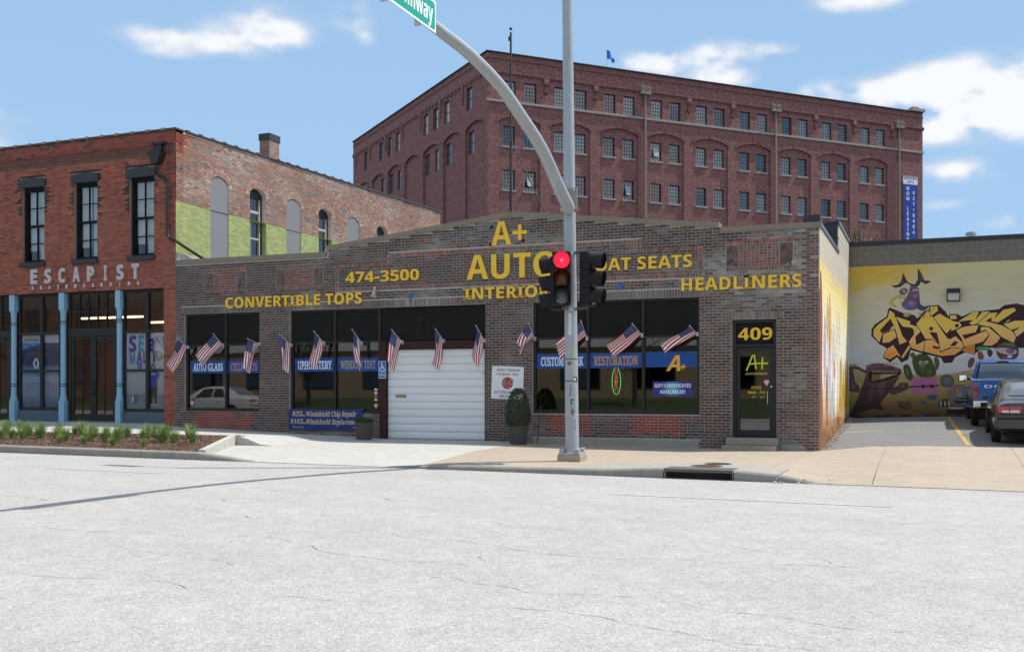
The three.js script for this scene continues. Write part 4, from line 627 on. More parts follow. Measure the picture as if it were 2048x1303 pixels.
    g.font = 'bold 190px sans-serif'; put('M', 42, 388, '#1c7ea8', 105); put('A', 165, 380, '#3a4090', 85); put('L', 262, 380, '#303e7c', 55); put('T', 400, 370, '#3c2376', 80); g.lineWidth = 26; g.strokeStyle = '#8d8452'; g.beginPath(); g.ellipse(520, 295, 42, 52, 0, 0, 7); g.stroke(); put('!', 592, 345, '#2c3b66', 30);
    g.fillStyle = '#5a6aa8'; g.beginPath(); g.ellipse(215, 420, 42, 46, 0.3, 0, 7); g.fill(); g.strokeStyle = '#46507f'; g.lineWidth = 16; g.beginPath(); g.moveTo(150, 380); g.lineTo(215, 400); g.stroke();
    g.fillStyle = '#2c2624'; g.beginPath(); g.ellipse(425, 435, 36, 46, 0, 0, 7); g.fill(); g.fillStyle = '#b98d76'; g.beginPath(); g.ellipse(425, 442, 24, 36, 0, 0, 7); g.fill(); g.fillRect(412, 470, 26, 24);
    g.fillStyle = '#b98d76'; g.fillRect(495, 560, 22, 130); g.fillRect(345, 560, 20, 90); g.fillStyle = '#33449f'; g.beginPath(); g.moveTo(370, 490); g.lineTo(485, 490); g.lineTo(525, 520); g.lineTo(515, 580); g.lineTo(490, 575); g.lineTo(492, 690); g.lineTo(362, 690); g.lineTo(366, 575); g.lineTo(335, 570); g.lineTo(338, 520); g.fill(); g.fillStyle = '#d7d9e4'; g.fillRect(395, 512, 64, 14);
    g.fillStyle = '#332e2b'; g.beginPath(); g.moveTo(364, 688); g.lineTo(490, 688); g.lineTo(480, 880); g.lineTo(445, 880); g.lineTo(430, 740); g.lineTo(415, 880); g.lineTo(382, 880); g.fill(); g.fillStyle = '#191a1e'; g.fillRect(372, 880, 48, 22); g.fillRect(445, 880, 50, 22); g.fillStyle = '#e2e2e2'; g.fillRect(372, 898, 50, 7); g.fillRect(445, 898, 52, 7);
    g.fillStyle = '#3c4a9a'; g.font = 'bold 90px sans-serif'; g.fillStyle = '#d9dce6'; g.fillRect(95, 800, 40, 70); g.fillStyle = '#2f3d90'; g.fillRect(120, 790, 75, 22); g.fillRect(115, 826, 70, 22); g.fillRect(112, 862, 75, 24); g.fillRect(115, 790, 24, 96);
  }, 640, 956, 'pale grey poster of a standing person in blue shirt under painted letters');
}

// ================================================================ painted block walls round the lot
function blocksOn(parent, u0, u1, v0, v1, place, mat, plainMat, plainFrom, limit, key, skip) {
  // blocks 0.397 x 0.2 m with uv over the whole painted field; place(geometry) puts wall coordinates into the world
  const list = []; let r = 0;
  for (let v = v0; v < v1 - 0.02; v += 0.2, r++) for (let k = -1; k * 0.397 < u1 - u0; k++) {
    const a = Math.max(u0, u0 + k * 0.397 + (r % 2) * 0.1985), b = Math.min(u1, u0 + (k + 1) * 0.397 + (r % 2) * 0.1985), t = Math.min(v1, v + 0.2); if (b - a < 0.03 || (skip && skip((a + b) / 2, (v + t) / 2))) continue;
    const g = new THREE.BoxGeometry(b - a - (v > plainFrom - 0.05 ? 0.011 : 0.0035), t - v - (v > plainFrom - 0.05 ? 0.011 : 0.0035), 0.02).translate((a + b) / 2, (v + t) / 2, rr(-0.001, 0.0015)).toNonIndexed(), p = g.attributes.position, uv = g.attributes.uv; for (let i = 0; i < p.count; i++) uv.setXY(i, (p.getX(i) - u0) / (u1 - u0), (p.getY(i) - v0) / (plainFrom - v0));
    const plain = v > plainFrom - 0.05; if (plain) metric(g); list.push({ g: place(g), plain, k: key((a + b) / 2, v) });
  }
  list.sort((a, b) => b.k - a.k);
  list.slice(0, limit).forEach((o) => part(parent, 'block', o.g, o.plain ? plainMat : mat));
  for (const [m, f] of [[mat, false], [plainMat, true]]) { const rest = list.slice(limit).filter((o) => o.plain === f).map((o) => o.g); if (rest.length) stuffPart(parent, 'blockwork', new THREE.Mesh(mergeGeometries(rest), m)); }
}
const fillPoly = (g, pts, fill, stroke, w = 5) => { g.beginPath(); pts.forEach((p, i) => (i ? g.lineTo(...p) : g.moveTo(...p))); g.closePath(); if (fill) { g.fillStyle = fill; g.fill(); } if (stroke) { g.strokeStyle = stroke; g.lineWidth = w; g.lineJoin = 'round'; g.stroke(); } };
const blob = (g, pts, fill, stroke, w) => { const n = pts.length; g.beginPath(); for (let i = 0; i < n; i++) { const a = pts[i], b = pts[(i + 1) % n], m = [(a[0] + b[0]) / 2, (a[1] + b[1]) / 2]; if (!i) { const z = pts[n - 1]; g.moveTo((z[0] + a[0]) / 2, (z[1] + a[1]) / 2); } g.quadraticCurveTo(a[0], a[1], m[0], m[1]); } g.closePath(); if (fill) { g.fillStyle = fill; g.fill(); } if (stroke) { g.strokeStyle = stroke; g.lineWidth = w ?? 5; g.stroke(); } };
{
  const N = thing('block_building', 'low concrete block building with a graffiti mural behind the parked vehicles', 'building');
  const X0 = -2.43, X1 = 14, Z = -9.72, V0 = 0.42, V1 = 5.42, W = 1640, H = Math.round(1640 * 5 / 8.2), S = W / 8.2;
  const mural = canvasTex(W, H, (g) => {
    const sky = g.createLinearGradient(0, 0, 0, H); sky.addColorStop(0, '#c6b888'); sky.addColorStop(0.2, '#c6bc9c'); sky.addColorStop(0.40, '#c3c1b6'); sky.addColorStop(0.56, '#c3c6cb'); sky.addColorStop(0.66, '#bfc0c0'); g.fillStyle = sky; g.fillRect(0, 0, W, H);
    for (let i = 0; i < 190; i++) { const x = rr(-60, 620) * rnd() ** 0.9, y = rr(-10, 180) * (1 - x / 800); g.fillStyle = `rgba(205,160,30,${rr(0.03, 0.10)})`; g.beginPath(); g.ellipse(x, y, rr(40, 120), rr(10, 34), 0, 0, 7); g.fill(); }
    for (let i = 0; i < 500; i++) { g.fillStyle = `rgba(${pick(['205,200,190', '150,140,110', '190,180,150'])},${rr(0.02, 0.07)})`; g.beginPath(); g.ellipse(rr(0, W), rr(80, 640), rr(20, 110), rr(6, 26), 0, 0, 7); g.fill(); }
    // desert floor
    const sand = g.createLinearGradient(0, H * 0.62, 0, H); sand.addColorStop(0, '#b08a4a'); sand.addColorStop(0.12, '#a8966a'); sand.addColorStop(0.5, '#94804e'); sand.addColorStop(0.8, '#5c4526'); sand.addColorStop(1, '#2a2018');
    blob(g, [[-40, 650], [40, 610], [60, 660], [180, 665], [260, 640], [330, 690], [560, 700], [760, 660], [960, 610], [1200, 640], [1700, 600], [1700, 1100], [-40, 1100]], sand);
    for (let i = 0; i < 200; i++) { g.fillStyle = `rgba(${pick(['190,150,80', '90,60,30', '140,110,70'])},${rr(0.04, 0.12)})`; g.beginPath(); g.ellipse(rr(0, W), rr(720, 960), rr(20, 90), rr(4, 16), rr(-0.2, 0.2), 0, 7); g.fill(); }
    g.fillStyle = '#17120f'; for (let x = -20; x < 760; x += 26) { g.beginPath(); g.ellipse(x, H + 8, 46, rr(26, 64), 0, 0, 7); g.fill(); }
    // wall drawing measured on three sheets, each with its own scale
    const T1 = () => g.setTransform(0.0022648 * S, 6.58e-5 * S, 0, 0.00242624 * S, (-2.5288 - X0) * S, (V1 - 5.6193) * S), T2 = () => g.setTransform(0.00151323 * S, 3.04e-5 * S, 0, 0.001659 * S, (0.29667 - X0) * S, (V1 - 4.2548) * S), T3 = () => g.setTransform(0.00194531 * S, 0, 0, 0.00208398 * S, (-2.5288 - X0) * S, (V1 - 2.8767) * S);
    // block letters
    const face = (h0, h1) => { const q = g.createLinearGradient(0, h0, 0, h1); q.addColorStop(0, '#d8b43a'); q.addColorStop(0.35, '#e2bd52'); q.addColorStop(0.65, '#e8b067'); q.addColorStop(1, '#e58a30'); return q; };
    const deep = '#38121c', ink = '#160a0c', halo = '#d9d3bd';
    T1();
    const outer = [[575, 640], [600, 622], [765, 690], [800, 750], [865, 712], [910, 715], [955, 765], [1050, 665], [1105, 652], [1118, 595], [1228, 588], [1315, 670], [1362, 752], [1368, 705], [1465, 703], [1525, 735], [1680, 668], [1780, 664], [1990, 640], [2060, 590], [2200, 570], [2330, 600], [2480, 700], [2560, 900], [2500, 1060], [2300, 1120], [2000, 1130], [1800, 1120], [1700, 1195], [1560, 1190], [1440, 1250], [1400, 1320], [1300, 1330], [1262, 1262], [1050, 1214], [865, 1165], [835, 1290], [750, 1330], [690, 1260], [600, 1330], [508, 1272], [560, 1150], [455, 1092], [352, 985], [356, 905], [400, 842], [560, 732]];
    blob(g, outer, null, halo, 26); fillPoly(g, outer, deep, ink, 9);
    const f = face(640, 1280), Y = (p) => { fillPoly(g, p, f, ink, 9); g.save(); g.beginPath(); p.forEach((q, i) => (i ? g.lineTo(...q) : g.moveTo(...q))); g.closePath(); g.clip(); fillPoly(g, p, null, 'rgba(236,205,150,0.75)', 26); fillPoly(g, p, null, ink, 9); g.restore(); };
    Y([[590, 645], [655, 690], [690, 780], [765, 985], [828, 1058], [722, 1108], [668, 905], [600, 925], [505, 950], [458, 1085], [372, 985], [376, 905], [425, 850], [565, 742]]); fillPoly(g, [[603, 770], [640, 842], [590, 915], [482, 945], [470, 915], [540, 838]], deep, ink, 7); fillPoly(g, [[590, 905], [645, 845], [660, 890]], '#c9c9c2', ink, 5);
    Y([[505, 965], [660, 905], [690, 1005], [590, 1075], [490, 1085]]); Y([[555, 1160], [640, 1100], [745, 1260], [850, 1090], [868, 1140], [770, 1285], [690, 1240], [600, 1300], [512, 1270]]);
    Y([[660, 728], [872, 795], [862, 832], [960, 862], [1002, 930], [932, 1000], [945, 1100], [1062, 1035], [1118, 1052], [1024, 1195], [872, 1142], [842, 1060], [912, 960], [890, 885], [762, 868]]); fillPoly(g, [[765, 882], [882, 882], [912, 922], [842, 1040], [800, 960]], deep, ink, 7);
    Y([[938, 832], [1070, 668], [1112, 660], [1295, 940], [1345, 1010], [1372, 1022], [1445, 980], [1532, 1062], [1556, 1132], [1385, 1165], [1382, 1130], [1250, 1190], [1236, 1082], [1140, 1026], [1062, 1030], [1006, 935]]); fillPoly(g, [[1118, 935], [1205, 945], [1238, 1080], [1165, 1010]], deep, ink, 7); g.fillStyle = deep; g.beginPath(); g.arc(1134, 890, 24, 0, 7); g.fill();
    Y([[1122, 600], [1222, 596], [1225, 660], [1130, 735], [1118, 655]]); Y([[1160, 745], [1240, 690], [1420, 790], [1500, 800], [1525, 850], [1495, 880], [1385, 925], [1390, 890], [1330, 960]]); g.fillStyle = deep; g.beginPath(); g.arc(1463, 850, 24, 0, 7); g.fill(); Y([[1370, 712], [1462, 712], [1462, 770], [1375, 770]]);
    Y([[1060, 1040], [1150, 1030], [1235, 1090], [1250, 1195], [1382, 1140], [1552, 1140], [1440, 1225], [1265, 1245], [1040, 1190]]); fillPoly(g, [[1155, 1110], [1235, 1130], [1230, 1150], [1165, 1140]], deep, ink, 5); fillPoly(g, [[1380, 1110], [1430, 1052], [1475, 1058], [1440, 1105]], deep, ink, 5);
    T2(); const f2 = face(100, 1000), V = (p, c = f2) => { fillPoly(g, p, c, ink, 11); g.save(); g.beginPath(); p.forEach((q, i) => (i ? g.lineTo(...q) : g.moveTo(...q))); g.closePath(); g.clip(); fillPoly(g, p, null, 'rgba(236,205,150,0.75)', 30); fillPoly(g, p, null, ink, 11); g.restore(); };
    V([[330, 400], [640, 208], [750, 212], [680, 350], [800, 212], [955, 205], [700, 440], [620, 460], [540, 430], [620, 370]]); V([[300, 560], [420, 500], [620, 460], [740, 460], [680, 600], [430, 650], [470, 720], [870, 560], [945, 625], [820, 770], [520, 870], [455, 855], [400, 700]]);
    V([[700, 440], [930, 235], [1095, 225], [1030, 330], [1190, 175], [1390, 140], [1425, 200], [1090, 420], [960, 395], [865, 385], [1180, 470], [1360, 580], [1425, 690], [1380, 800], [1160, 690], [960, 500], [770, 470]]); V([[1190, 455], [1250, 360], [1400, 310], [1230, 440], [1400, 380], [1570, 375], [1570, 580], [1430, 690], [1370, 580], [1490, 510], [1330, 560]]); V([[770, 490], [920, 500], [1140, 690], [1080, 780], [980, 850], [800, 840], [930, 660], [860, 550], [760, 590]]);
    V([[470, 880], [660, 820], [660, 1010], [420, 950]], '#c8741f'); fillPoly(g, [[870, 385], [975, 325], [960, 395]], deep, ink, 6); fillPoly(g, [[1570, 220], [1430, 160], [1420, 220], [1200, 375], [1100, 440], [1190, 455], [1270, 370], [1570, 300]], deep, ink, 6);
    // small rodent-like creature in a green band, shellfish and bottle: loose painted shapes
    blob(g, [[1040, 880], [1150, 770], [1400, 790], [1480, 920], [1440, 1100], [1100, 1110]], '#5a3a33', ink, 6); blob(g, [[1180, 780], [1380, 800], [1400, 860], [1200, 840]], '#3f7a3a'); blob(g, [[1010, 900], [1180, 870], [1460, 920], [1420, 1010], [1200, 1010], [1060, 950]], '#b9a79c', ink, 4); blob(g, [[1210, 900], [1420, 905], [1370, 990], [1270, 990]], '#7d5783'); blob(g, [[1160, 1040], [1300, 1050], [1280, 1110], [1170, 1110]], '#8a4a6d'); g.fillStyle = '#d8d4c8'; g.fillRect(1265, 1018, 85, 45);
    blob(g, [[690, 860], [940, 855], [930, 925], [680, 935]], '#4c8a48', ink, 4); blob(g, [[710, 960], [800, 950], [840, 1100], [720, 1110]], '#8f4130', ink, 4); blob(g, [[870, 930], [960, 900], [1010, 980], [930, 1090]], '#4a2a40'); blob(g, [[550, 1090], [650, 1060], [660, 1150], [580, 1280], [520, 1230]], '#7c3a5b', ink, 5);
    // bird with winged horns
    const soft = (x, y, rx, ry, c, a = 0) => { const q = g.createRadialGradient(0, 0, 0, 0, 0, 1); q.addColorStop(0, `rgba(${c},0.75)`); q.addColorStop(1, `rgba(${c},0)`); g.save(); g.translate(x, y); g.rotate(a); g.scale(rx, ry); g.fillStyle = q; g.beginPath(); g.arc(0, 0, 1, 0, 7); g.fill(); g.restore(); }, stroke = (pts, c, w) => { g.strokeStyle = c; g.lineWidth = w; g.lineCap = 'round'; g.beginPath(); pts.forEach((p, i) => (i ? g.lineTo(...p) : g.moveTo(...p))); g.stroke(); };
    T1(); const pur = g.createLinearGradient(0, 360, 0, 650); pur.addColorStop(0, '#7d6288'); pur.addColorStop(0.6, '#5c4260'); pur.addColorStop(1, '#5c5a8c');
    blob(g, [[865, 320], [965, 340], [985, 460], [985, 560], [1010, 600], [900, 655], [790, 640], [745, 570], [800, 520], [840, 430], [860, 380]], pur, '#1f1826', 4); blob(g, [[720, 390], [780, 355], [835, 380], [820, 430], [770, 450], [720, 430]], '#6d5273', '#1f1826', 4);
    blob(g, [[790, 430], [800, 520], [775, 500], [765, 470], [700, 500], [640, 560], [700, 612], [640, 600], [585, 560], [640, 490]], '#c3b45a', '#3d2c1c', 5);
    fillPoly(g, [[615, 325], [680, 330], [740, 295], [760, 230], [768, 165], [815, 265], [850, 300], [930, 325], [900, 345], [810, 290], [735, 345], [660, 355]], '#252430', '#15131a', 4); fillPoly(g, [[920, 325], [965, 250], [965, 110], [1010, 180], [1045, 265], [1132, 280], [1070, 312], [1000, 280], [975, 330], [930, 345]], '#2a2a38', '#15131a', 4);
    blob(g, [[965, 540], [1010, 590], [1060, 608], [1125, 580], [1060, 660], [960, 650]], '#4a4668', '#1f1826', 4); for (const k of [0, 1, 2, 3]) stroke([[985 + k * 18, 590 + k * 10], [960 + k * 24, 640 + k * 4]], '#2a2640', 5);
    soft(880, 560, 80, 60, '170,135,160'); soft(930, 470, 45, 40, '190,160,170'); soft(800, 610, 60, 30, '110,110,170'); soft(770, 385, 35, 25, '175,140,160'); for (const [y, w] of [[420, 70], [445, 85], [475, 95], [500, 70]]) stroke([[915 - w * 0.5, y + 6], [915, y - 4], [915 + w * 0.6, y + 4]], 'rgba(40,24,44,0.8)', 5); stroke([[870, 385], [905, 365], [955, 372]], '#17121c', 16); for (let k = 0; k < 7; k++) stroke([[900 + k * 9, 372], [896 + k * 11, 402 - (k % 2) * 8]], '#d9d6c8', 4); for (const [x, y] of [[735, 500], [740, 545], [762, 540]]) { g.fillStyle = '#3a2030'; g.beginPath(); g.arc(x, y, 7, 0, 7); g.fill(); } g.fillStyle = '#e8e4d2'; g.beginPath(); g.arc(785, 410, 10, 0, 7); g.fill(); g.fillStyle = '#111'; g.beginPath(); g.arc(787, 411, 4, 0, 7); g.fill(); stroke([[700, 505], [652, 550], [690, 600]], '#efe6a8', 7); for (const [a, b] of [[[700, 320], [760, 250]], [[730, 330], [785, 270]], [[985, 170], [1020, 260]], [[1000, 200], [1060, 290]], [[975, 220], [1000, 275]]]) stroke([a, b], '#6d7184', 5); g.strokeStyle = '#31240f'; g.lineWidth = 7; for (const [x, y] of [[790, 715], [820, 725], [855, 715], [980, 715], [1010, 720], [1040, 715]]) { g.beginPath(); g.ellipse(x, y, 14, 26, 0.2, 0, 7); g.stroke(); }
    g.strokeStyle = '#a99a5a'; g.lineWidth = 4; for (const [x, y] of [[790, 715], [820, 725], [855, 715], [980, 715], [1010, 720]]) { g.beginPath(); g.ellipse(x, y, 13, 22, 0.2, 0, 7); g.stroke(); }
    // grinning tree-stump creature with a rod
    T3(); const trunk = g.createLinearGradient(0, 280, 0, 1040); trunk.addColorStop(0, '#6d4d50'); trunk.addColorStop(0.35, '#4b3038'); trunk.addColorStop(0.7, '#41242f'); trunk.addColorStop(1, '#150e12');
    fillPoly(g, [[330, 300], [880, 370], [840, 460], [760, 600], [640, 760], [540, 880], [600, 990], [420, 960], [60, 1080], [200, 800], [270, 620], [330, 420]], trunk, '#1d1217', 6);
    fillPoly(g, [[60, 320], [200, 320], [330, 390], [330, 420], [200, 360], [110, 350], [150, 560], [215, 640], [215, 715], [60, 700]], '#523640', '#1d1217', 6);
    blob(g, [[330, 300], [520, 265], [700, 300], [885, 370], [800, 372], [560, 330], [420, 340], [320, 345]], '#7a565a', '#1d1217', 4); blob(g, [[345, 350], [620, 400], [860, 385], [880, 440], [640, 560], [400, 600], [350, 560]], '#1c0f12', '#7d5a60', 9);
    g.fillStyle = '#b7ab82'; for (let i = 0; i < 12; i++) { const x = 420 + i * 34; fillPoly(g, [[x - 12, 380 + i * 1.5], [x + 16, 382 + i * 1.5], [x + 4, 424]], '#b9ad88', '#2a1a16', 3); fillPoly(g, [[x - 14, 552 - i * 9], [x + 22, 545 - i * 10], [x + 26, 440 - i * 1.2], [x, 436]], i < 4 ? '#8f6a38' : '#b9ad88', '#2a1a16', 3); }
    g.strokeStyle = '#2b1b22'; g.lineWidth = 9; g.beginPath(); g.moveTo(420, 300); g.quadraticCurveTo(600, 280, 760, 350); g.stroke(); g.lineWidth = 5; for (let i = 0; i < 16; i++) { g.beginPath(); g.moveTo(400 + i * 26, 290); g.lineTo(392 + i * 27 + rr(-8, 8), 258 + rr(-12, 8)); g.stroke(); }
    fillPoly(g, [[640, 690], [820, 620], [840, 580], [900, 570], [975, 580], [960, 670], [880, 700], [740, 755]], '#4d333c', '#1d1217', 5); g.strokeStyle = '#2a1a1e'; g.lineWidth = 4; for (const x of [850, 885, 925]) { g.beginPath(); g.moveTo(x, 600); g.lineTo(x + 25, 660); g.stroke(); }
    soft(560, 640, 90, 200, '130,95,100', 0.3); soft(420, 700, 60, 220, '110,80,90', 0.25); soft(700, 300, 120, 22, '190,150,140'); soft(120, 620, 60, 60, '135,100,115'); soft(890, 620, 50, 40, '140,105,110'); for (let k = 0; k < 9; k++) stroke([[300 + k * 34, 640 + k * 6], [240 + k * 36, 790 + k * 10], [160 + k * 45, 1000]], 'rgba(24,14,20,0.55)', 6); for (const [x, y] of [[560, 335], [690, 345]]) stroke([[x - 46, y + 6], [x, y - 8], [x + 52, y + 8]], '#1b0d10', 12); stroke([[610, 355], [640, 372], [680, 360]], '#3d1c1e', 10);
    // cactus, pink board, rod
    for (const [p, c] of [[[[1030, 200], [1110, 150], [1200, 125], [1300, 170], [1380, 330], [1410, 480], [1120, 490], [1050, 330]], '#3c4a22'], [[[895, 330], [930, 285], [990, 300], [1040, 450], [1060, 540], [1000, 545], [920, 460]], '#3a4721'], [[[1360, 200], [1400, 180], [1440, 220], [1440, 320], [1400, 400], [1380, 300]], '#45532a'], [[[1000, 130], [1050, 105], [1085, 150], [1060, 190], [1020, 190]], '#4a5a2c']]) blob(g, p, c, '#171c10', 6);
    g.strokeStyle = '#27311a'; g.lineWidth = 9; for (const x of [1150, 1220, 1290, 1345]) { g.beginPath(); g.moveTo(x - 30, 310); g.quadraticCurveTo(x, 400, x + 20, 485); g.stroke(); } blob(g, [[1120, 250], [1180, 215], [1200, 290], [1150, 320]], '#b79a8c', '#171c10', 4); blob(g, [[1200, 240], [1280, 225], [1290, 275], [1220, 300]], '#b79a8c', '#171c10', 4); g.fillStyle = '#8fa0ad'; g.beginPath(); g.arc(1162, 275, 22, 0, 7); g.arc(1252, 262, 20, 0, 7); g.fill();
    soft(1190, 300, 70, 120, '120,140,70'); soft(960, 400, 30, 90, '110,130,65'); soft(1300, 400, 50, 70, '100,120,60'); stroke([[1130, 240], [1170, 222], [1200, 236]], '#1a2010', 12); stroke([[1205, 232], [1250, 218], [1290, 240]], '#1a2010', 12); g.fillStyle = '#20242a'; g.beginPath(); g.arc(1168, 278, 9, 0, 7); g.arc(1246, 266, 8, 0, 7); g.fill(); for (let i = 0; i < 40; i++) { const x = rr(910, 1430), y = rr(160, 470); stroke([[x, y], [x + rr(-8, 8), y - 16]], 'rgba(220,220,180,0.35)', 2); }
    g.fillStyle = '#a3648f'; for (let i = 0; i < 34; i++) { const y = 490 + i * 7.2; g.fillRect(1030 + rr(-35, 25), y, 385 + rr(-10, 30), 9); }
    g.strokeStyle = '#33262b'; g.lineWidth = 22; g.beginPath(); g.moveTo(230, 675); g.lineTo(820, 640); g.moveTo(960, 635); g.lineTo(1430, 615); g.stroke(); g.fillStyle = '#241b1f'; for (const x of [1200, 1330]) { g.beginPath(); g.ellipse(x, 625, 26, 32, 0, 0, 7); g.fill(); }
    // stone head, wheel, striped sleeve
    blob(g, [[1460, 480], [1560, 440], [1660, 500], [1660, 600], [1560, 650], [1460, 600]], '#55565a', '#202024', 7); blob(g, [[1600, 620], [1790, 590], [1900, 700], [1850, 900], [1650, 920], [1570, 800]], '#6f7076', '#202024', 7); blob(g, [[1640, 690], [1690, 620], [1760, 690], [1720, 740]], '#b0662a', '#1d1013', 6); blob(g, [[1640, 810], [1850, 790], [1830, 870], [1680, 890]], '#141214'); g.fillStyle = '#b4b2ac'; for (let i = 0; i < 7; i++) fillPoly(g, [[1680 + i * 24, 820], [1700 + i * 24, 820], [1690 + i * 24, 850]], '#b4b2ac');
    fillPoly(g, [[1430, 850], [1560, 810], [1600, 920], [1440, 930]], '#19171a'); for (const x of [1450, 1510, 1565]) fillPoly(g, [[x, 850], [x + 26, 842], [x + 34, 915], [x + 8, 920]], '#a9a59d'); blob(g, [[1250, 760], [1430, 740], [1400, 830], [1260, 830]], '#39506a'); blob(g, [[1340, 930], [1480, 900], [1500, 990], [1360, 1000]], '#55544f'); blob(g, [[1150, 850], [1260, 840], [1250, 890], [1170, 895]], '#33506b'); fillPoly(g, [[810, 860], [1000, 850], [1050, 990], [830, 930]], '#5b4030', '#2a1c14', 4); fillPoly(g, [[810, 880], [850, 900], [1000, 1000], [870, 960]], '#2c2126');
    fillPoly(g, [[1580, 940], [1800, 935], [1800, 965], [1580, 965]], '#a5a39c'); fillPoly(g, [[1560, 965], [1850, 965], [1850, 1040], [1560, 1040]], '#17151a');
    soft(1560, 540, 70, 70, '120,120,125'); soft(1740, 740, 80, 90, '160,160,168'); g.setTransform(1, 0, 0, 1, 0, 0);
  });
  const grey = std([0.225, 0.198, 0.165], { map: rep(concreteTex, 0.9), bumpMap: rep(bumpTex, 1.2), bumpScale: 0.003, roughness: 0.95 }), painted = std([1, 1, 1], { map: mural, roughness: 0.75, bumpMap: rep(bumpTex, 8, 5), bumpScale: 0.002 });
  const light = rough([0.42, 0.40, 0.37]);
  part(N, 'wall', [bx(X0 + 0.02, X1, -0.2, 6.1, Z - 0.3, Z - 0.014)], light);
  part(N, 'mortar', panel(X0, X0 + 8.2, V0, V1, Z + 0.003, 0.006), painted); part(N, 'mortar', bx(X0 + 0.01, X0 + 8.2, V1, 6.09, Z, Z + 0.006), light);
  part(N, 'rear_wall', [bx(X1 - 0.3, X1, -0.2, 6.1, -24, Z - 0.3), bx(X0, X1, -0.2, 6.1, -24.3, -24), bx(X0, X0 + 0.3, -0.2, 6.1, -24, Z - 0.3)], grey);
  part(N, 'roof', bx(X0, X1, 5.9, 6.0, -24, Z - 0.3), rough([0.3, 0.3, 0.3]));
  blocksOn(N, X0, X0 + 8.2, V0, 6.1, (g) => g.translate(0, 0, Z), painted, grey, V1, 300, (u, v) => (v > V1 - 0.05 ? 100 : 0) - Math.abs(u) - Math.abs(v - 3) * 0.2);
  part(N, 'wall', bx(X0 + 8.2, X1, -0.2, 6.1, Z - 0.012, Z + 0.008), grey);
  for (let x = X0 - 0.02; x < X1; x += 3) part(N, 'coping', bx(x, Math.min(x + 2.995, X1 + 0.05), 6.10, 6.215, Z - 0.32, Z + 0.06), std([0.02, 0.02, 0.022], { roughness: 0.5 }));
  // wall light and roof vent
  const wl = thing('wall_light', 'black square floodlight with a clear lens on the mural wall', 'wall light', [0.685, 4.42, Z + 0.012]);
  part(wl, 'housing', [bx(-0.19, 0.19, 0.05, 0.19, 0, 0.17), bx(-0.19, -0.165, -0.19, 0.05, 0, 0.12), bx(0.165, 0.19, -0.19, 0.05, 0, 0.12), bx(-0.19, 0.19, -0.2, -0.175, 0, 0.1), bx(-0.165, 0.165, -0.175, 0.05, 0, 0.02)], M.blackMetal); part(wl, 'lens', poly([[0, 0.05], [0.13, 0.05], [0.075, -0.175], [0, -0.175]], 0.33).rotateY(-Math.PI / 2).translate(-0.165, 0, 0.01), std([0.50, 0.50, 0.46], { roughness: 0.35 }));
  const rv = thing('roof_vent', 'small round metal vent cap on the block building roof', 'roof vent', [1.22, 6.0, Z - 0.9]); part(rv, 'stack', new THREE.CylinderGeometry(0.1, 0.1, 0.45, 16).translate(0, 0.225, 0), M.steel); part(rv, 'cap', new THREE.CylinderGeometry(0.15, 0.17, 0.09, 16).translate(0, 0.42, 0), std([0.35, 0.33, 0.3], { roughness: 0.6 }));

  // side wall of the shop facing the lot: its own painting, seen at a slant
  const sideArt = canvasTex(1200, 640, (g, w, h) => {
    const q = g.createLinearGradient(0, 0, 0, h); q.addColorStop(0, '#c3b9a6'); q.addColorStop(0.12, '#c3b9a6'); q.addColorStop(0.17, '#e6cc7e'); q.addColorStop(0.28, '#eadb9c'); q.addColorStop(0.40, '#ece4c4'); q.addColorStop(0.66, '#ebe7da'); q.addColorStop(0.8, '#d8bd8c'); q.addColorStop(0.92, '#a9763f'); q.addColorStop(1, '#7d5a38'); g.fillStyle = q; g.fillRect(0, 0, w, h);
    for (let i = 0; i < 120; i++) { g.fillStyle = `rgba(195,185,166,${rr(0.1, 0.3)})`; g.beginPath(); g.ellipse(rr(300, w), rr(0, 130) * rr(0.3, 1.1), rr(40, 140), rr(10, 40), 0, 0, 7); g.fill(); }
    g.fillStyle = '#8f5442'; blob(g, [[-10, 130], [60, 110], [95, 260], [70, 420], [110, 520], [60, 650], [-10, 650]], '#8a5240');
    const tall = (x, y0, y1, ww, c, s = '#4a3a33') => blob(g, [[x, y0], [x + ww * 0.4, y0 + 40], [x + ww * 0.5, (y0 + y1) / 2], [x + ww * 0.25, y1 - 30], [x, y1], [x - ww * 0.3, y1 - 60], [x - ww * 0.5, (y0 + y1) / 2 + 30], [x - ww * 0.35, y0 + 60]], c, s, 3);
    tall(160, 230, 470, 90, '#c9a7c0'); tall(250, 170, 330, 70, '#dba45a'); tall(330, 150, 480, 90, '#d59a52'); tall(400, 260, 520, 110, '#e8e2e4'); tall(300, 320, 560, 90, '#c8cbd8'); tall(480, 240, 430, 90, '#e2c7b0'); tall(230, 380, 590, 80, '#a86a52'); tall(560, 330, 570, 120, '#f0ede6'); tall(420, 430, 600, 90, '#a9c0d0'); tall(640, 180, 300, 60, '#d8d6c0'); tall(720, 190, 330, 50, '#d8d6c0'); tall(520, 360, 440, 60, '#e59a2a');
    for (let i = 0; i < 90; i++) tall(rr(720, 1150), rr(330, 470), rr(480, 560), rr(12, 60), pick(['#d9b13a', '#c79a2c', '#e2c24a', '#b78a30']), 'rgba(70,50,20,0.5)');
    for (let i = 0; i < 120; i++) { g.fillStyle = `rgba(${pick(['90,60,35', '60,45,35', '150,100,60'])},${rr(0.08, 0.25)})`; g.beginPath(); g.ellipse(rr(0, w), rr(560, 660), rr(20, 80), rr(5, 22), 0, 0, 7); g.fill(); }
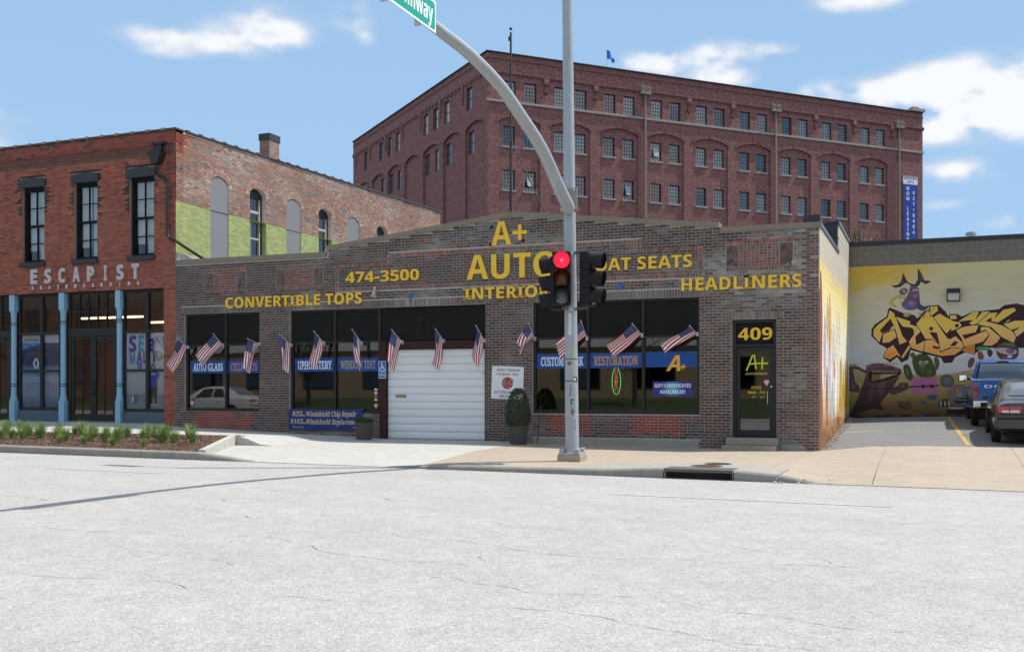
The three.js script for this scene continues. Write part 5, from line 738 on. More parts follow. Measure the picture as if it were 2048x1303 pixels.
    for (let i = 0; i < 30; i++) { g.strokeStyle = pick(['#5a4a44', '#8d7a9a', '#7a5a3a', '#5e6d80']); g.lineWidth = rr(2, 4); g.beginPath(); let x = rr(120, 700), y = rr(200, 420); g.moveTo(x, y); for (let k = 0; k < 4; k++) { x += rr(-30, 30); y += rr(20, 60); g.lineTo(x, y); } g.stroke(); }
  });
  const artMat = std([1, 1, 1], { map: sideArt, roughness: 0.75, bumpMap: rep(bumpTex, 8, 5), bumpScale: 0.002 }), bare = std([0.60, 0.55, 0.47], { map: rep(concreteTex, 0.9), roughness: 0.9 });
  const R = -2.43, turn = (g) => g.rotateY(Math.PI / 2).translate(R + 0.004, 0, 0);
  part(shop, 'side_wall', [bx(R - 0.3, R - 0.006, -0.3, 5.35, -5.5, -0.345), bx(R - 0.3, R - 0.006, -0.3, 6.2, -9.7, -5.502)], rough([0.55, 0.47, 0.33]));
  blocksOn(shop, 0.0, 9.70, 0.0, 6.2, turn, artMat, bare, 5.3, 300, (u, v) => -u - Math.abs(v - 2), (u, v) => v > 5.36 && u < 5.45);
  const cap = std([0.022, 0.022, 0.025], { roughness: 0.45 }), capEdge = std([0.16, 0.18, 0.2], { metalness: 0.4, roughness: 0.4 });
  part(shop, 'wall_cap', [bx(R - 0.36, R + 0.03, 5.43, 5.60, -0.34, 0.02), bx(R - 0.36, R + 0.03, 5.35, 5.42, -5.49, -0.345), bx(R - 0.36, R + 0.03, 6.2, 6.27, -9.72, -5.47)], cap);
  part(shop, 'cap_trim', [bx(R + 0.031, R + 0.045, 5.34, 5.43, -5.49, 0.0), bx(R + 0.031, R + 0.045, 6.19, 6.28, -9.72, -5.47)], capEdge);
  part(shop, 'black_parapet', bx(R - 0.42, R - 0.012, 5.36, 6.198, -5.54, -5.495), cap);
}

// ================================================================ the brick warehouse behind
{
  const T = thing('warehouse_building', 'tall dark red brick warehouse with arched bays and rows of steel windows', 'building', [-35.54, 0, -57.21]);
  const wallMat = std([0.84, 0.78, 0.77], { map: rep(brickFar, 1 / 2.1, 1 / 2.1), roughness: 0.92 }), stone = rough([0.50, 0.46, 0.41]), dark = std([0.03, 0.026, 0.026], { roughness: 0.5 }), coping = rough([0.09, 0.07, 0.065]), trimMat = std([0.70, 0.63, 0.62], { map: rep(brickFar, 1 / 2.1, 1 / 2.1), roughness: 0.92 });
  const panes = [phys([0.035, 0.05, 0.07], { roughness: 0.04, ior: 2.1 }), phys([0.10, 0.12, 0.14], { roughness: 0.05, ior: 2.0 }), phys([0.30, 0.32, 0.33], { roughness: 0.08, ior: 1.8 })];
  const paneGeo = new THREE.BoxGeometry(1.12, 1.68, 0.02), frameGeo = (() => { const l = [bx(-0.6, -0.54, -0.87, 0.87, -0.06, 0.03), bx(0.54, 0.6, -0.87, 0.87, -0.06, 0.03), bx(-0.54, 0.54, 0.81, 0.87, -0.06, 0.03), bx(-0.54, 0.54, -0.87, -0.81, -0.06, 0.03)]; for (const x of [-0.27, 0, 0.27]) l.push(bx(x - 0.016, x + 0.016, -0.81, 0.81, -0.02, 0.022)); for (const y of [-0.48, -0.16, 0.16, 0.48]) l.push(bx(-0.54, 0.54, y - 0.016, y + 0.016, -0.018, 0.024)); return merge(l); })();
  const frameSimple = merge([bx(-0.62, -0.55, -1.0, 1.0, -0.06, 0.03), bx(0.55, 0.62, -1.0, 1.0, -0.06, 0.03), bx(-0.55, 0.55, 0.93, 1.0, -0.06, 0.03), bx(-0.55, 0.55, -1.0, -0.93, -0.06, 0.03), bx(-0.55, 0.55, -0.04, 0.04, -0.05, 0.02)]), paneSimple = new THREE.BoxGeometry(1.1, 1.86, 0.02);
  const face = (a) => { const c = Math.cos(a), s = Math.sin(a); return { add: (name, geo, mat, x = 0, y = 0, z = 0) => { const o = part(T, name, geo, mat); o.rotation.y = a; o.position.set(x * c + z * s, y, -x * s + z * c); return o; } }; };
  const F = face(45.72 * RAD), S = face(-41.27 * RAD), LEN = 49.9, SL = 36.9;
  const archHole = (x0, x1, y0, spring, crown) => { const p = [[x0, y0]], c = (x0 + x1) / 2, h = (x1 - x0) / 2, r = (h * h + (crown - spring) ** 2) / (2 * (crown - spring)), cy = crown - r, a = Math.asin(h / r); for (let i = 0; i <= 10; i++) { const t = -a + 2 * a * i / 10; p.push([c + Math.sin(t) * r, cy + Math.cos(t) * r]); } p.push([x1, y0]); return p; };
  const bays = [...Array(9).keys()].map((k) => 5 * k), wx = (k, j) => 5 * k + 1.48 + j * 2.02;
  const holes = [...bays.map((b) => archHole(b + 1.08, b + 5.05, 8, 24.98, 25.46)), ...bays.flatMap((b, k) => [0, 1].map((j) => rect(wx(k, j), wx(k, j) + 1.2, 26.78, 28.52)))];
  F.add('front_wall', poly([[0, 0], [LEN, 0], [LEN, 30.8], [0, 30.8]], 0.14, holes), wallMat);
  F.add('recessed_wall', poly([[0.4, 0], [LEN - 0.4, 0], [LEN - 0.4, 30], [0.4, 30]], 0.4, bays.flatMap((b, k) => [0, 1].flatMap((j) => [rect(wx(k, j), wx(k, j) + 1.2, 22.86, 24.60), rect(wx(k, j), wx(k, j) + 1.2, 19.04, 20.78), rect(wx(k, j), wx(k, j) + 1.2, 26.7, 28.6)]))).translate(0, 0, -0.142), wallMat);
  F.add('rear_wall', bx(0.5, LEN - 0.5, 0, 30, -30, -29.8), wallMat); F.add('end_wall', bx(LEN - 0.4, LEN, 0, 30.8, -30, -0.545), wallMat); 
  for (const b of bays) { F.add('arch_ring', poly(archHole(b + 0.86, b + 5.27, 24.86, 25.2, 25.74).concat([[b + 5.05, 24.86]], archHole(b + 1.08, b + 5.05, 24.86, 24.98, 25.46).slice(1, -1).reverse(), [[b + 1.08, 24.86]]), 0.1).translate(0, 0, 0.035), trimMat); F.add('keystone', bx(b + 2.96, b + 3.17, 25.46, 25.95, -0.05, 0.07), trimMat); }
  const window = (face, x, y, z, simple) => { const w = face.add('window', simple ? frameSimple : frameGeo, dark, x, y, z), r = rnd(); const p = part(w, 'pane', simple ? paneSimple : paneGeo, panes[simple ? (r < 0.55 ? 1 : 2) : r < 0.3 ? 0 : r < 0.6 ? 1 : 2]); p.position.z = -0.012; if (!simple && rnd() < 0.09) { const s = part(w, 'open_sash', [bx(-0.26, 0.26, -0.5, 0.45, -0.02, 0.02)], panes[2]); s.rotation.x = -0.35; s.position.set(0, 0.02, 0.17); } return w; };
  bays.forEach((b, k) => { for (const j of [0, 1]) for (const [y, z] of [[27.65, -0.22], [23.73, -0.36], [19.91, -0.36]]) { window(F, wx(k, j) + 0.6, y, z); if (y < 26) F.add('sill', bx(-0.7, 0.7, -0.08, 0.08, -0.3, 0.09), stone, wx(k, j) + 0.6, y - 0.95, -0.14); } });
  F.add('belt_course', [bx(-0.1, LEN + 0.1, 26.56, 26.76, -0.1, 0.12)], stone);
  F.add('cornice', [bx(-0.12, LEN + 0.12, 29.12, 29.3, -0.1, 0.14), bx(-0.06, LEN + 0.06, 30.3, 30.4, -0.1, 0.07)], trimMat);
  { const d = []; for (let x = 0.2; x < LEN; x += 0.4) d.push(bx(x, x + 0.2, 28.98, 29.12, -0.05, 0.1)); F.add('dentil_band', d, trimMat); }
  for (let x = -0.1; x < LEN; x += 1.0) F.add('coping_tile', rbx(x, x + 0.985, 30.8, 30.93, -0.45, 0.16, 0.04), coping);
  for (let k = 0; k < 9; k++) { if (k === 2 || k === 5) continue; const b = F.add('bracket', [bx(-0.28, 0.28, 0.62, 1.2, -0.02, 0.2), bx(-0.14, 0.14, 0.1, 0.62, -0.02, 0.12), bx(-0.2, 0.2, -0.12, 0.1, -0.02, 0.18)], trimMat, 5 * k + 5.6, 27.92, 0); part(b, 'diamond', new THREE.BoxGeometry(0.16, 0.16, 0.03).rotateZ(Math.PI / 4).translate(0, 0.9, 0.21), stone); }
  const drain = rough([0.40, 0.34, 0.28]);
  for (const t of [15.74, 30.6, 46.5]) { const p = F.add('downpipe', [bar([0, 0, 0.16], [0, 28.9, 0.16], 0.1, 8)], drain, t, 0, 0); part(p, 'rainwater_head', [bx(-0.55, 0.55, 28.85, 29.0, 0, 0.42), bx(-0.5, -0.06, 29.0, 29.6, 0, 0.36), bx(0.06, 0.5, 29.0, 29.6, 0, 0.36)], drain); part(p, 'outlet', [bx(-0.4, -0.15, 29.15, 29.45, 0.355, 0.37), bx(0.15, 0.4, 29.15, 29.45, 0.355, 0.37)], rough([0.2, 0.17, 0.14])); }
  F.add('corner_block', [bx(LEN - 1.6, LEN + 0.2, 30.94, 31.25, -0.5, 0.2), bx(LEN - 1.4, LEN - 0.6, 31.25, 31.4, -0.4, 0.1)], stone);
  // shaded flank
  const st = [[3.85, 0], [8.95, 1], [11.65, 1], [14.2, 1], [22.0, 1], [24.5, 1], [27.2, 1], [32.3, 0]];
  const sHoles = [...[0, 1, 2, 3, 4, 5, 6].map((k) => archHole(-(5.1 * k + 4.72), -(5.1 * k + 0.62), 8, 24.95, 25.42)), ...st.map(([t]) => rect(-t - 0.62, -t + 0.62, 26.68, 28.7))];
  S.add('flank_wall', poly([[-SL, 0], [0, 0], [0, 30.8], [-SL, 30.8]], 0.22, sHoles), wallMat);
  S.add('recessed_wall', poly([[-SL + 0.3, 0], [-0.5, 0], [-0.5, 30], [-SL + 0.3, 30]], 0.3, st.flatMap(([t]) => [rect(-t - 0.62, -t + 0.62, 22.74, 24.76), rect(-t - 0.65, -t + 0.65, 26.6, 28.8)])).translate(0, 0, -0.222), wallMat);
  S.add('end_wall', bx(-SL, -SL + 0.3, 0, 30.8, -25, -0.222), wallMat);
  for (const [t] of st) { window(S, -t, 27.69, -0.2, true); window(S, -t, 23.75, -0.38, true); }
  S.add('cornice', [bx(-SL, 0.1, 29.12, 29.3, -0.1, 0.12), bx(-SL, 0.06, 30.3, 30.4, -0.1, 0.07)], wallMat); { const d = []; for (let x = -SL; x < 0; x += 0.9) d.push(bx(x, x + 0.4, 28.9, 29.12, -0.05, 0.09)); S.add('dentil_band', d, wallMat); }
  for (let x = -SL; x < -0.1; x += 1.0) S.add('coping_tile', rbx(x, x + 0.985, 30.8, 30.93, -0.45, 0.14, 0.04), coping);
  for (let k = 0; k < 7; k++) { const b = S.add('bracket', [bx(-0.14, 0.14, -0.5, 0.9, -0.02, 0.12)], wallMat, -5.1 * k - 5.2, 28.0, 0); part(b, 'diamond', new THREE.BoxGeometry(0.2, 0.2, 0.03).rotateZ(Math.PI / 4).translate(0, 0.95, 0.13), stone); }
  T.add; F.add('roof', bx(1, LEN - 1, 29.7, 29.9, -29, -1.7), rough([0.2, 0.2, 0.2]));
  // leasing banner and a small flag on the roof
  const c = Math.cos(45.72 * RAD), s = Math.sin(45.72 * RAD), at = (x, y, z) => [-35.54 + x * c + z * s, y, -57.21 - x * s + z * c];
  const ban = thing('banner', 'tall blue leasing banner with white lettering at the warehouse corner', 'banner', at(47.1, 15, 0.08), 45.72 * RAD);
  part(ban, 'cloth', panel(0, 2.0, 0, 9.0, 0.01, 0.012), std([1, 1, 1], { roughness: 0.6, map: canvasTex(256, 1152, (g, w, h) => { g.fillStyle = '#1d3f97'; g.fillRect(0, 0, w, h); g.fillStyle = '#e9eaf0'; g.fillRect(0, 0, w, 108); g.fillStyle = '#30406e'; g.textAlign = 'center'; g.font = 'bold 52px sans-serif'; g.fillText('WINDOWS', w / 2, 48, 236); g.fillText('LOFTS', w / 2, 96, 130); g.fillStyle = '#eef0f8'; g.font = 'bold 68px sans-serif'; [...'NOW LEASING'].forEach((ch, i) => g.fillText(ch, 84, 190 + i * 68)); [...'421•8484'].forEach((ch, i) => g.fillText(ch, 186, 240 + i * 76)); }) }));
  part(ban, 'batten', [bx(-0.05, 2.05, 8.96, 9.04, -0.02, 0.03)], stone);
  const fl = thing('roof_flag', 'small blue flag flying from the warehouse roof edge', 'flag', at(12.1, 30.9, -0.6), 45.72 * RAD); part(fl, 'staff', bar([0, 0, 0], [0, 1.9, 0], 0.025), M.steel); part(fl, 'cloth', sheet((u, v) => [u * 0.85, 1.85 - v * 0.85 * (1 - u * 0.6) - u * 0.75, 0.18 * Math.sin(u * 6)], 12, 6), std([0.05, 0.18, 0.6], { side: THREE.DoubleSide }));
}

// ================================================================ street furniture: signal pole, signals, street sign
const ringDecal = (r, y0, y1, a0, a1, seg = 10) => new THREE.CylinderGeometry(r, r, y1 - y0, seg, 1, true, a0, a1 - a0).translate(0, (y0 + y1) / 2, 0);
{
  const gx = -6.51, gz = 6.13, gy = walkY(gx, gz);
  const P = thing('signal_pole', 'tall galvanized steel traffic signal pole with curved mast arm over the road', 'signal pole', [gx, gy, gz]);
  const rAt = (y) => lerp(0.135, 0.088, y / 11.8), lean = (y) => -0.0115 * y;
  const shaft = new THREE.CylinderGeometry(0.088, 0.135, 11.8, 32, 12).translate(0, 5.9 + 0.1, 0); { const p = shaft.attributes.position; for (let i = 0; i < p.count; i++) p.setX(i, p.getX(i) + lean(p.getY(i))); }
  part(P, 'shaft', shaft, M.galv);
  part(P, 'base_plate', [rbx(-0.215, 0.215, 0.13, 0.175, -0.215, 0.215, 0.012), new THREE.CylinderGeometry(0.142, 0.16, 0.09, 24).translate(0, 0.21, 0).toNonIndexed()], M.galv);
  for (const [x, z] of [[-1, -1], [1, -1], [-1, 1], [1, 1]]) part(P, 'bolt_cover', rbx(x * 0.155 - 0.05, x * 0.155 + 0.05, 0.17, 0.255, z * 0.155 - 0.05, z * 0.155 + 0.05, 0.02), M.galv);
  part(P, 'footing', rbx(-0.235, 0.235, -0.15, 0.13, -0.235, 0.235, 0.01), M.beigeConc);
  part(P, 'hand_hole_cover', rbx(-0.055, 0.055, 0.62, 0.86, 0.118, 0.137, 0.009).rotateY(0.45), M.galv);
  for (const y of [1.62, 2.05, 3.02, 4.12]) part(P, 'band', new THREE.CylinderGeometry(rAt(y) + 0.004, rAt(y) + 0.004, y > 3 ? 0.05 : 0.018, 28, 1, true).translate(lean(y), y - gy, 0), y > 3 ? M.steel : std([0.12, 0.12, 0.12], { metalness: 0.6, roughness: 0.5 }));
  part(P, 'mast_arm', taperTube([[-0.01, 4.92, 0.16], [0, 5.24 - gy, 0.74], [0, 5.78 - gy, 1.70], [0, 6.15 - gy, 2.81], [0, 6.40 - gy, 3.70], [0, 6.55 - gy, 4.89], [0, 6.58 - gy, 5.94], [0, 6.62 - gy, 8], [0, 6.66 - gy, 10.6]], 0.125, 0.055, 90, 20), M.galv);
  const fl = part(P, 'flange', rbx(-0.20, 0.14, 4.86, 5.33, 0.10, 0.15, 0.008), std([0.25, 0.25, 0.22], { metalness: 0.5, roughness: 0.5 })); for (const [x, y] of [[-0.155, 4.91], [0.095, 4.91], [-0.155, 5.28], [0.095, 5.28]]) part(fl, 'bolt', new THREE.CylinderGeometry(0.024, 0.024, 0.05, 6).rotateX(Math.PI / 2).translate(x, y, 0.165), M.steel);
  part(P, 'lamp_arm', taperTube([[lean(11.9), 11.75, 0], [-0.5, 11.95, 0], [-1.0, 12.0, 0]], 0.04, 0.03, 16, 8), M.galv); part(P, 'lamp_head', rbx(-1.75, -0.95, 11.92, 12.06, -0.15, 0.15, 0.05), M.galv);
  // stickers, numbers and tags on the shaft
  const wrap = (y0, y1, a0, a1, w, h, draw) => { const r = rAt((y0 + y1) / 2) + 0.0035; part(P, 'sticker', ringDecal(r, y0 - gy, y1 - gy, a0, a1).translate(lean((y0 + y1) / 2), 0, 0), std([1, 1, 1], { transparent: true, roughness: 0.6, side: THREE.DoubleSide, map: canvasTex(w, h, draw) })); };
  const A = 19.5 * RAD;
  wrap(2.52, 2.94, A - 0.36, A + 0.06, 64, 320, (g, w, h) => { g.fillStyle = '#e9e9e6'; g.fillRect(0, 0, w, h); g.fillStyle = '#181818'; g.font = 'bold 46px sans-serif'; g.textAlign = 'center'; [...'SAE2041'].forEach((c, i) => g.fillText(c, w / 2, 44 + i * 44)); });
  wrap(1.90, 2.03, A - 0.75, A + 0.55, 256, 96, (g, w, h) => { g.clearRect(0, 0, w, h); g.fillStyle = '#26282a'; g.font = 'bold 78px serif'; g.fillText('409', 20, 76); });
  wrap(1.60, 1.70, A + 0.3, A + 0.95, 96, 48, (g, w, h) => { g.fillStyle = '#1b1c1d'; g.fillRect(0, 0, w, h); g.fillStyle = '#e5e5e5'; g.fillRect(8, 10, 50, 28); });
  wrap(0.88, 1.56, A - 0.75, A + 0.8, 256, 400, (g, w, h) => { g.clearRect(0, 0, w, h); g.strokeStyle = '#1b1c1e'; g.lineWidth = 13; g.lineCap = 'round'; g.beginPath(); g.moveTo(92, 20); g.lineTo(84, 120); g.lineTo(60, 135); g.moveTo(100, 180); g.lineTo(106, 270); g.moveTo(92, 190); g.lineTo(170, 176); g.moveTo(100, 230); g.lineTo(150, 218); g.moveTo(110, 290); g.lineTo(170, 380); g.moveTo(175, 270); g.lineTo(108, 340); g.moveTo(140, 320); g.lineTo(200, 310); g.stroke(); });
  wrap(1.55, 2.36, A + 0.0, A + 1.0, 200, 500, (g, w, h) => { g.clearRect(0, 0, w, h); g.strokeStyle = 'rgba(205,190,120,0.85)'; g.lineWidth = 22; g.lineCap = 'round'; g.beginPath(); g.moveTo(60, 20); g.lineTo(20, 60); g.lineTo(120, 110); g.lineTo(60, 150); g.moveTo(40, 210); g.quadraticCurveTo(150, 220, 110, 300); g.lineTo(60, 330); g.lineTo(120, 420); g.lineTo(80, 480); g.stroke(); });

  // pole-mounted signal heads
  const blk = phys([0.008, 0.0085, 0.010], { roughness: 0.55, specularIntensity: 0.6 }), inner = std([0.012, 0.012, 0.012]);
  const visor = (() => { const r = 0.165, l = [], n = 26; const g = sheet((u, v) => { const a = -0.75 + (Math.PI + 1.5) * u, cut = v * (0.27 - 0.10 * (1 - Math.abs(Math.sin(a * 0.5 + 0.35)))); return [Math.cos(a) * r, Math.sin(a) * r - v * 0.02, cut]; }, n, 3), h = sheet((u, v) => { const a = -0.75 + (Math.PI + 1.5) * u, cut = v * (0.27 - 0.10 * (1 - Math.abs(Math.sin(a * 0.5 + 0.35)))); return [Math.cos(a) * (r - 0.006), Math.sin(a) * (r - 0.006) - v * 0.02, cut]; }, n, 3); l.push(g.toNonIndexed(), h.toNonIndexed()); return mergeGeometries(l); })();
  const lensGeo = new THREE.SphereGeometry(0.26, 24, 8, 0, Math.PI * 2, 0, 0.62).rotateX(Math.PI / 2).translate(0, 0, -0.205);
  const lensMat = (c, e, k) => phys(c, { roughness: 0.3, emissive: lin(...e), emissiveIntensity: k });
  const signal = (x, y, z, turn, lit, label) => {
    const s = thing('traffic_signal', label, 'traffic signal', [x, y, z], turn, 'signal heads on the pole');
    part(s, 'housing', [rbx(-0.18, 0.18, -0.175 - 0.345, -0.175, -0.2, 0.0, 0.025), rbx(-0.18, 0.18, -0.172, 0.172, -0.2, 0.0, 0.025), rbx(-0.18, 0.18, 0.175, 0.175 + 0.345, -0.2, 0.0, 0.025)], blk);
    [[0.345, [0.5, 0.0, 0.01], [1, 0.01, 0.03], lit ? 2.4 : 0, [0.10, 0.008, 0.008]], [0, [0.16, 0.04, 0.006], [0, 0, 0], 0, [0.16, 0.045, 0.008]], [-0.345, [0.10, 0.11, 0.105], [0, 0, 0], 0, [0.10, 0.11, 0.105]]].forEach(([dy, c, e, k, off]) => { part(s, 'visor', visor.clone().translate(0, dy, 0), blk); part(s, 'lens', lensGeo.clone().translate(0, dy, 0.012), lensMat(k ? c : off, e, k)); });
    if (lit) { const l = new THREE.PointLight(new THREE.Color(1, 0.05, 0.06), 0.5, 0, 2); l.name = 'red_glow'; l.position.set(0, 0.345, 0.12); s.add(l); }
    return s;
  };
  signal(-6.585, 3.60, 6.56, 20 * RAD, true, 'black traffic signal showing red, facing across the street');
  signal(-6.90, 3.53, 6.24, -84 * RAD, false, 'black traffic signal behind the red one, visors facing the steel letters');
  signal(-6.02, 3.575, 6.36, 82 * RAD, false, 'black traffic signal in profile facing toward the parked vehicles');
  const br = (y) => [bar([-0.06, y, 0.1], [-0.09, y, 0.34], 0.024), bar([0.06, y, 0.03], [0.36, y, 0.2], 0.024), bar([-0.08, y, 0.05], [-0.14, y, 0.12], 0.024)];
  part(P, 'signal_bracket', [...br(4.13 - gy), ...br(3.03 - gy)], std([0.10, 0.10, 0.10], { metalness: 0.4, roughness: 0.4 }));
  const s4 = signal(-6.51, 6.72, 16.2, -90 * RAD, false, 'black traffic signal hanging from the far end of the mast arm'); s4.userData.group = 'signal on the mast arm'; part(s4, 'hanger', bar([0, 0, -0.2], [0.0, 0, -0.12], 0.05), blk);
  const sg = thing('street_sign', 'green street name sign with white border on the mast arm', 'street sign', [gx + 0.10, 6.635, 13.33], Math.PI / 2);
  part(sg, 'plate', panel(-0.915, 0.915, -0.22, 0.22, 0, 0.006), std([1, 1, 1], { roughness: 0.35, map: canvasTex(1024, 248, (g, w, h) => { g.fillStyle = '#eef4f0'; g.fillRect(0, 0, w, h); g.fillStyle = '#009c86'; g.beginPath(); g.roundRect(16, 16, w - 32, h - 32, 26); g.fill(); g.fillStyle = '#f4f8f6'; g.font = 'bold 190px sans-serif'; g.textAlign = 'right'; g.save(); g.translate(w - 50, 178); g.scale(0.8, 1); g.fillText('Pennway', 0, 0); g.restore(); }) }));
  part(sg, 'clamp', [bx(-0.5, -0.45, -0.24, 0.1, -0.1, -0.003), bx(0.45, 0.5, -0.24, 0.1, -0.1, -0.003)], M.steel);
}

// ================================================================ flags along the shop front
{
  const flagTex = canvasTex(760, 400, (g, w, h) => { for (let i = 0; i < 13; i++) { g.fillStyle = i % 2 ? '#f2eeee' : '#a8061c'; g.fillRect(0, i * h / 13, w, h / 13 + 1); } g.fillStyle = '#141d60'; g.fillRect(0, 0, w * 0.4, h * 7 / 13); g.fillStyle = '#eceaf0'; for (let r = 0; r < 9; r++) for (let c = 0; c < (r % 2 ? 5 : 6); c++) { const x = w * 0.4 * (c + (r % 2 ? 1 : 0.5)) / 6, y = h * 7 / 13 * (r + 1) / 10; g.beginPath(); for (let k = 0; k < 10; k++) { const a = -Math.PI / 2 + k * Math.PI / 5, q = k % 2 ? 4 : 10; g.lineTo(x + Math.cos(a) * q, y + Math.sin(a) * q); } g.fill(); } });
  const cloth = std([1, 1, 1], { map: flagTex, roughness: 0.85, side: THREE.DoubleSide }), stick = std([0.62, 0.60, 0.56], { roughness: 0.5 }), gold = std([0.7, 0.68, 0.6], { roughness: 0.3, metalness: 0.5 });
  // base X, base Y, tip dX, tip dY, tip Z, fly direction, fold
  const list = [[-20.81, 2.75, -0.07, 0.24, 0.36, [-0.40, -0.80, 0.12], 0.045], [-19.52, 2.79, -0.08, 0.32, 0.36, [-0.62, -0.66, 0.12], 0.03], [-18.22, 2.80, -0.12, 0.14, 0.42, [-0.20, -0.96, 0.05], 0.05], [-17.12, 2.74, -0.17, 0.31, 0.36, [0.05, -0.98, 0.02], 0.055], [-16.02, 2.79, -0.10, 0.32, 0.38, [-0.14, -0.97, 0.05], 0.05], [-14.79, 2.76, -0.10, 0.37, 0.36, [0.12, -0.97, 0.04], 0.055], [-13.51, 2.77, -0.14, 0.33, 0.36, [-0.17, -0.95, 0.06], 0.05], [-12.24, 2.78, -0.08, 0.31, 0.37, [-0.10, -0.98, 0.03], 0.055], [-11.04, 2.77, -0.09, 0.38, 0.36, [-0.10, -0.98, 0.05], 0.04], [-9.60, 2.79, -0.06, 0.40, 0.34, [-0.28, -0.62, 0.35], 0.06], [-8.17, 2.78, -0.06, 0.43, 0.34, [-0.70, -0.55, 0.12], 0.035], [-6.72, 2.83, -0.14, 0.27, 0.42, [-0.76, -0.60, 0.10], 0.03], [-5.32, 2.83, -0.10, 0.18, 0.44, [-0.78, -0.52, 0.14], 0.05]];
  const where = ['where the brick shop meets the red brick building', 'over the words AUTO GLASS', 'over the words CYCLE SEATS', 'on the pier between the two window bays', 'over the word UPHOLSTERY', 'over the third lettered window band', 'beside the blue accessible parking sign', 'over the middle of the garage door', 'at the pier end of the garage door', 'above the white dealer sign', 'close behind the signal pole', 'over the word RESTORATION', 'over the gift certificate sign'];
  list.forEach(([bX, bY, dX, dY, tZ, fly, amp], i) => {
    const f = thing('flag', 'small stars and stripes flag ' + where[i], 'flag', [bX, bY, 0.0], 0, 'flags along the shop front');
    const B = new THREE.Vector3(0, 0, 0.012), T = new THREE.Vector3(dX, dY, tZ), dir = T.clone().sub(B), len = dir.length(); dir.normalize();
    part(f, 'stick', bar(B.toArray(), T.toArray(), 0.009, 7), stick); part(f, 'finial', new THREE.SphereGeometry(0.017, 10, 8).translate(...T.toArray()), gold); part(f, 'socket', [bar([0, -0.02, -0.05], B.clone().addScaledVector(dir, 0.05).toArray(), 0.016, 8), bx(-0.03, 0.03, -0.05, 0.05, -0.06, 0.012)], M.steel);
    const F = new THREE.Vector3(...fly).normalize(), N = new THREE.Vector3().crossVectors(dir, F).normalize(), hoist = Math.min(0.47, len - 0.03), flyLen = i === 9 ? 0.60 : 0.84, ph = i * 1.7;
    const g = sheet((u, v) => {
      const droop = 0.10 * u * u * v, k = Math.sin(v * 7 + ph + u * 2.5) * amp * Math.min(1, u * 2.2) + Math.sin(v * 12 + ph * 2 + u * 4) * amp * 0.35 * u, wave = Math.sin(u * 5 + ph) * 0.03 * u;
      const p = T.clone().addScaledVector(dir, -0.015 - v * hoist * (1 - 0.12 * u - 0.22 * u * (amp > 0.048 ? 1 : 0))).addScaledVector(F, u * flyLen).addScaledVector(N, k + wave); p.y -= droop + 0.06 * Math.sin(v * Math.PI) * (1 - u) * 0.5; return p.toArray();
    }, 26, 18), uv = g.attributes.uv; for (let j = 0; j <= 18; j++) for (let q = 0; q <= 26; q++) uv.setXY(j * 27 + q, q / 26, 1 - j / 18);
    part(f, 'cloth', g, cloth);
  });
}

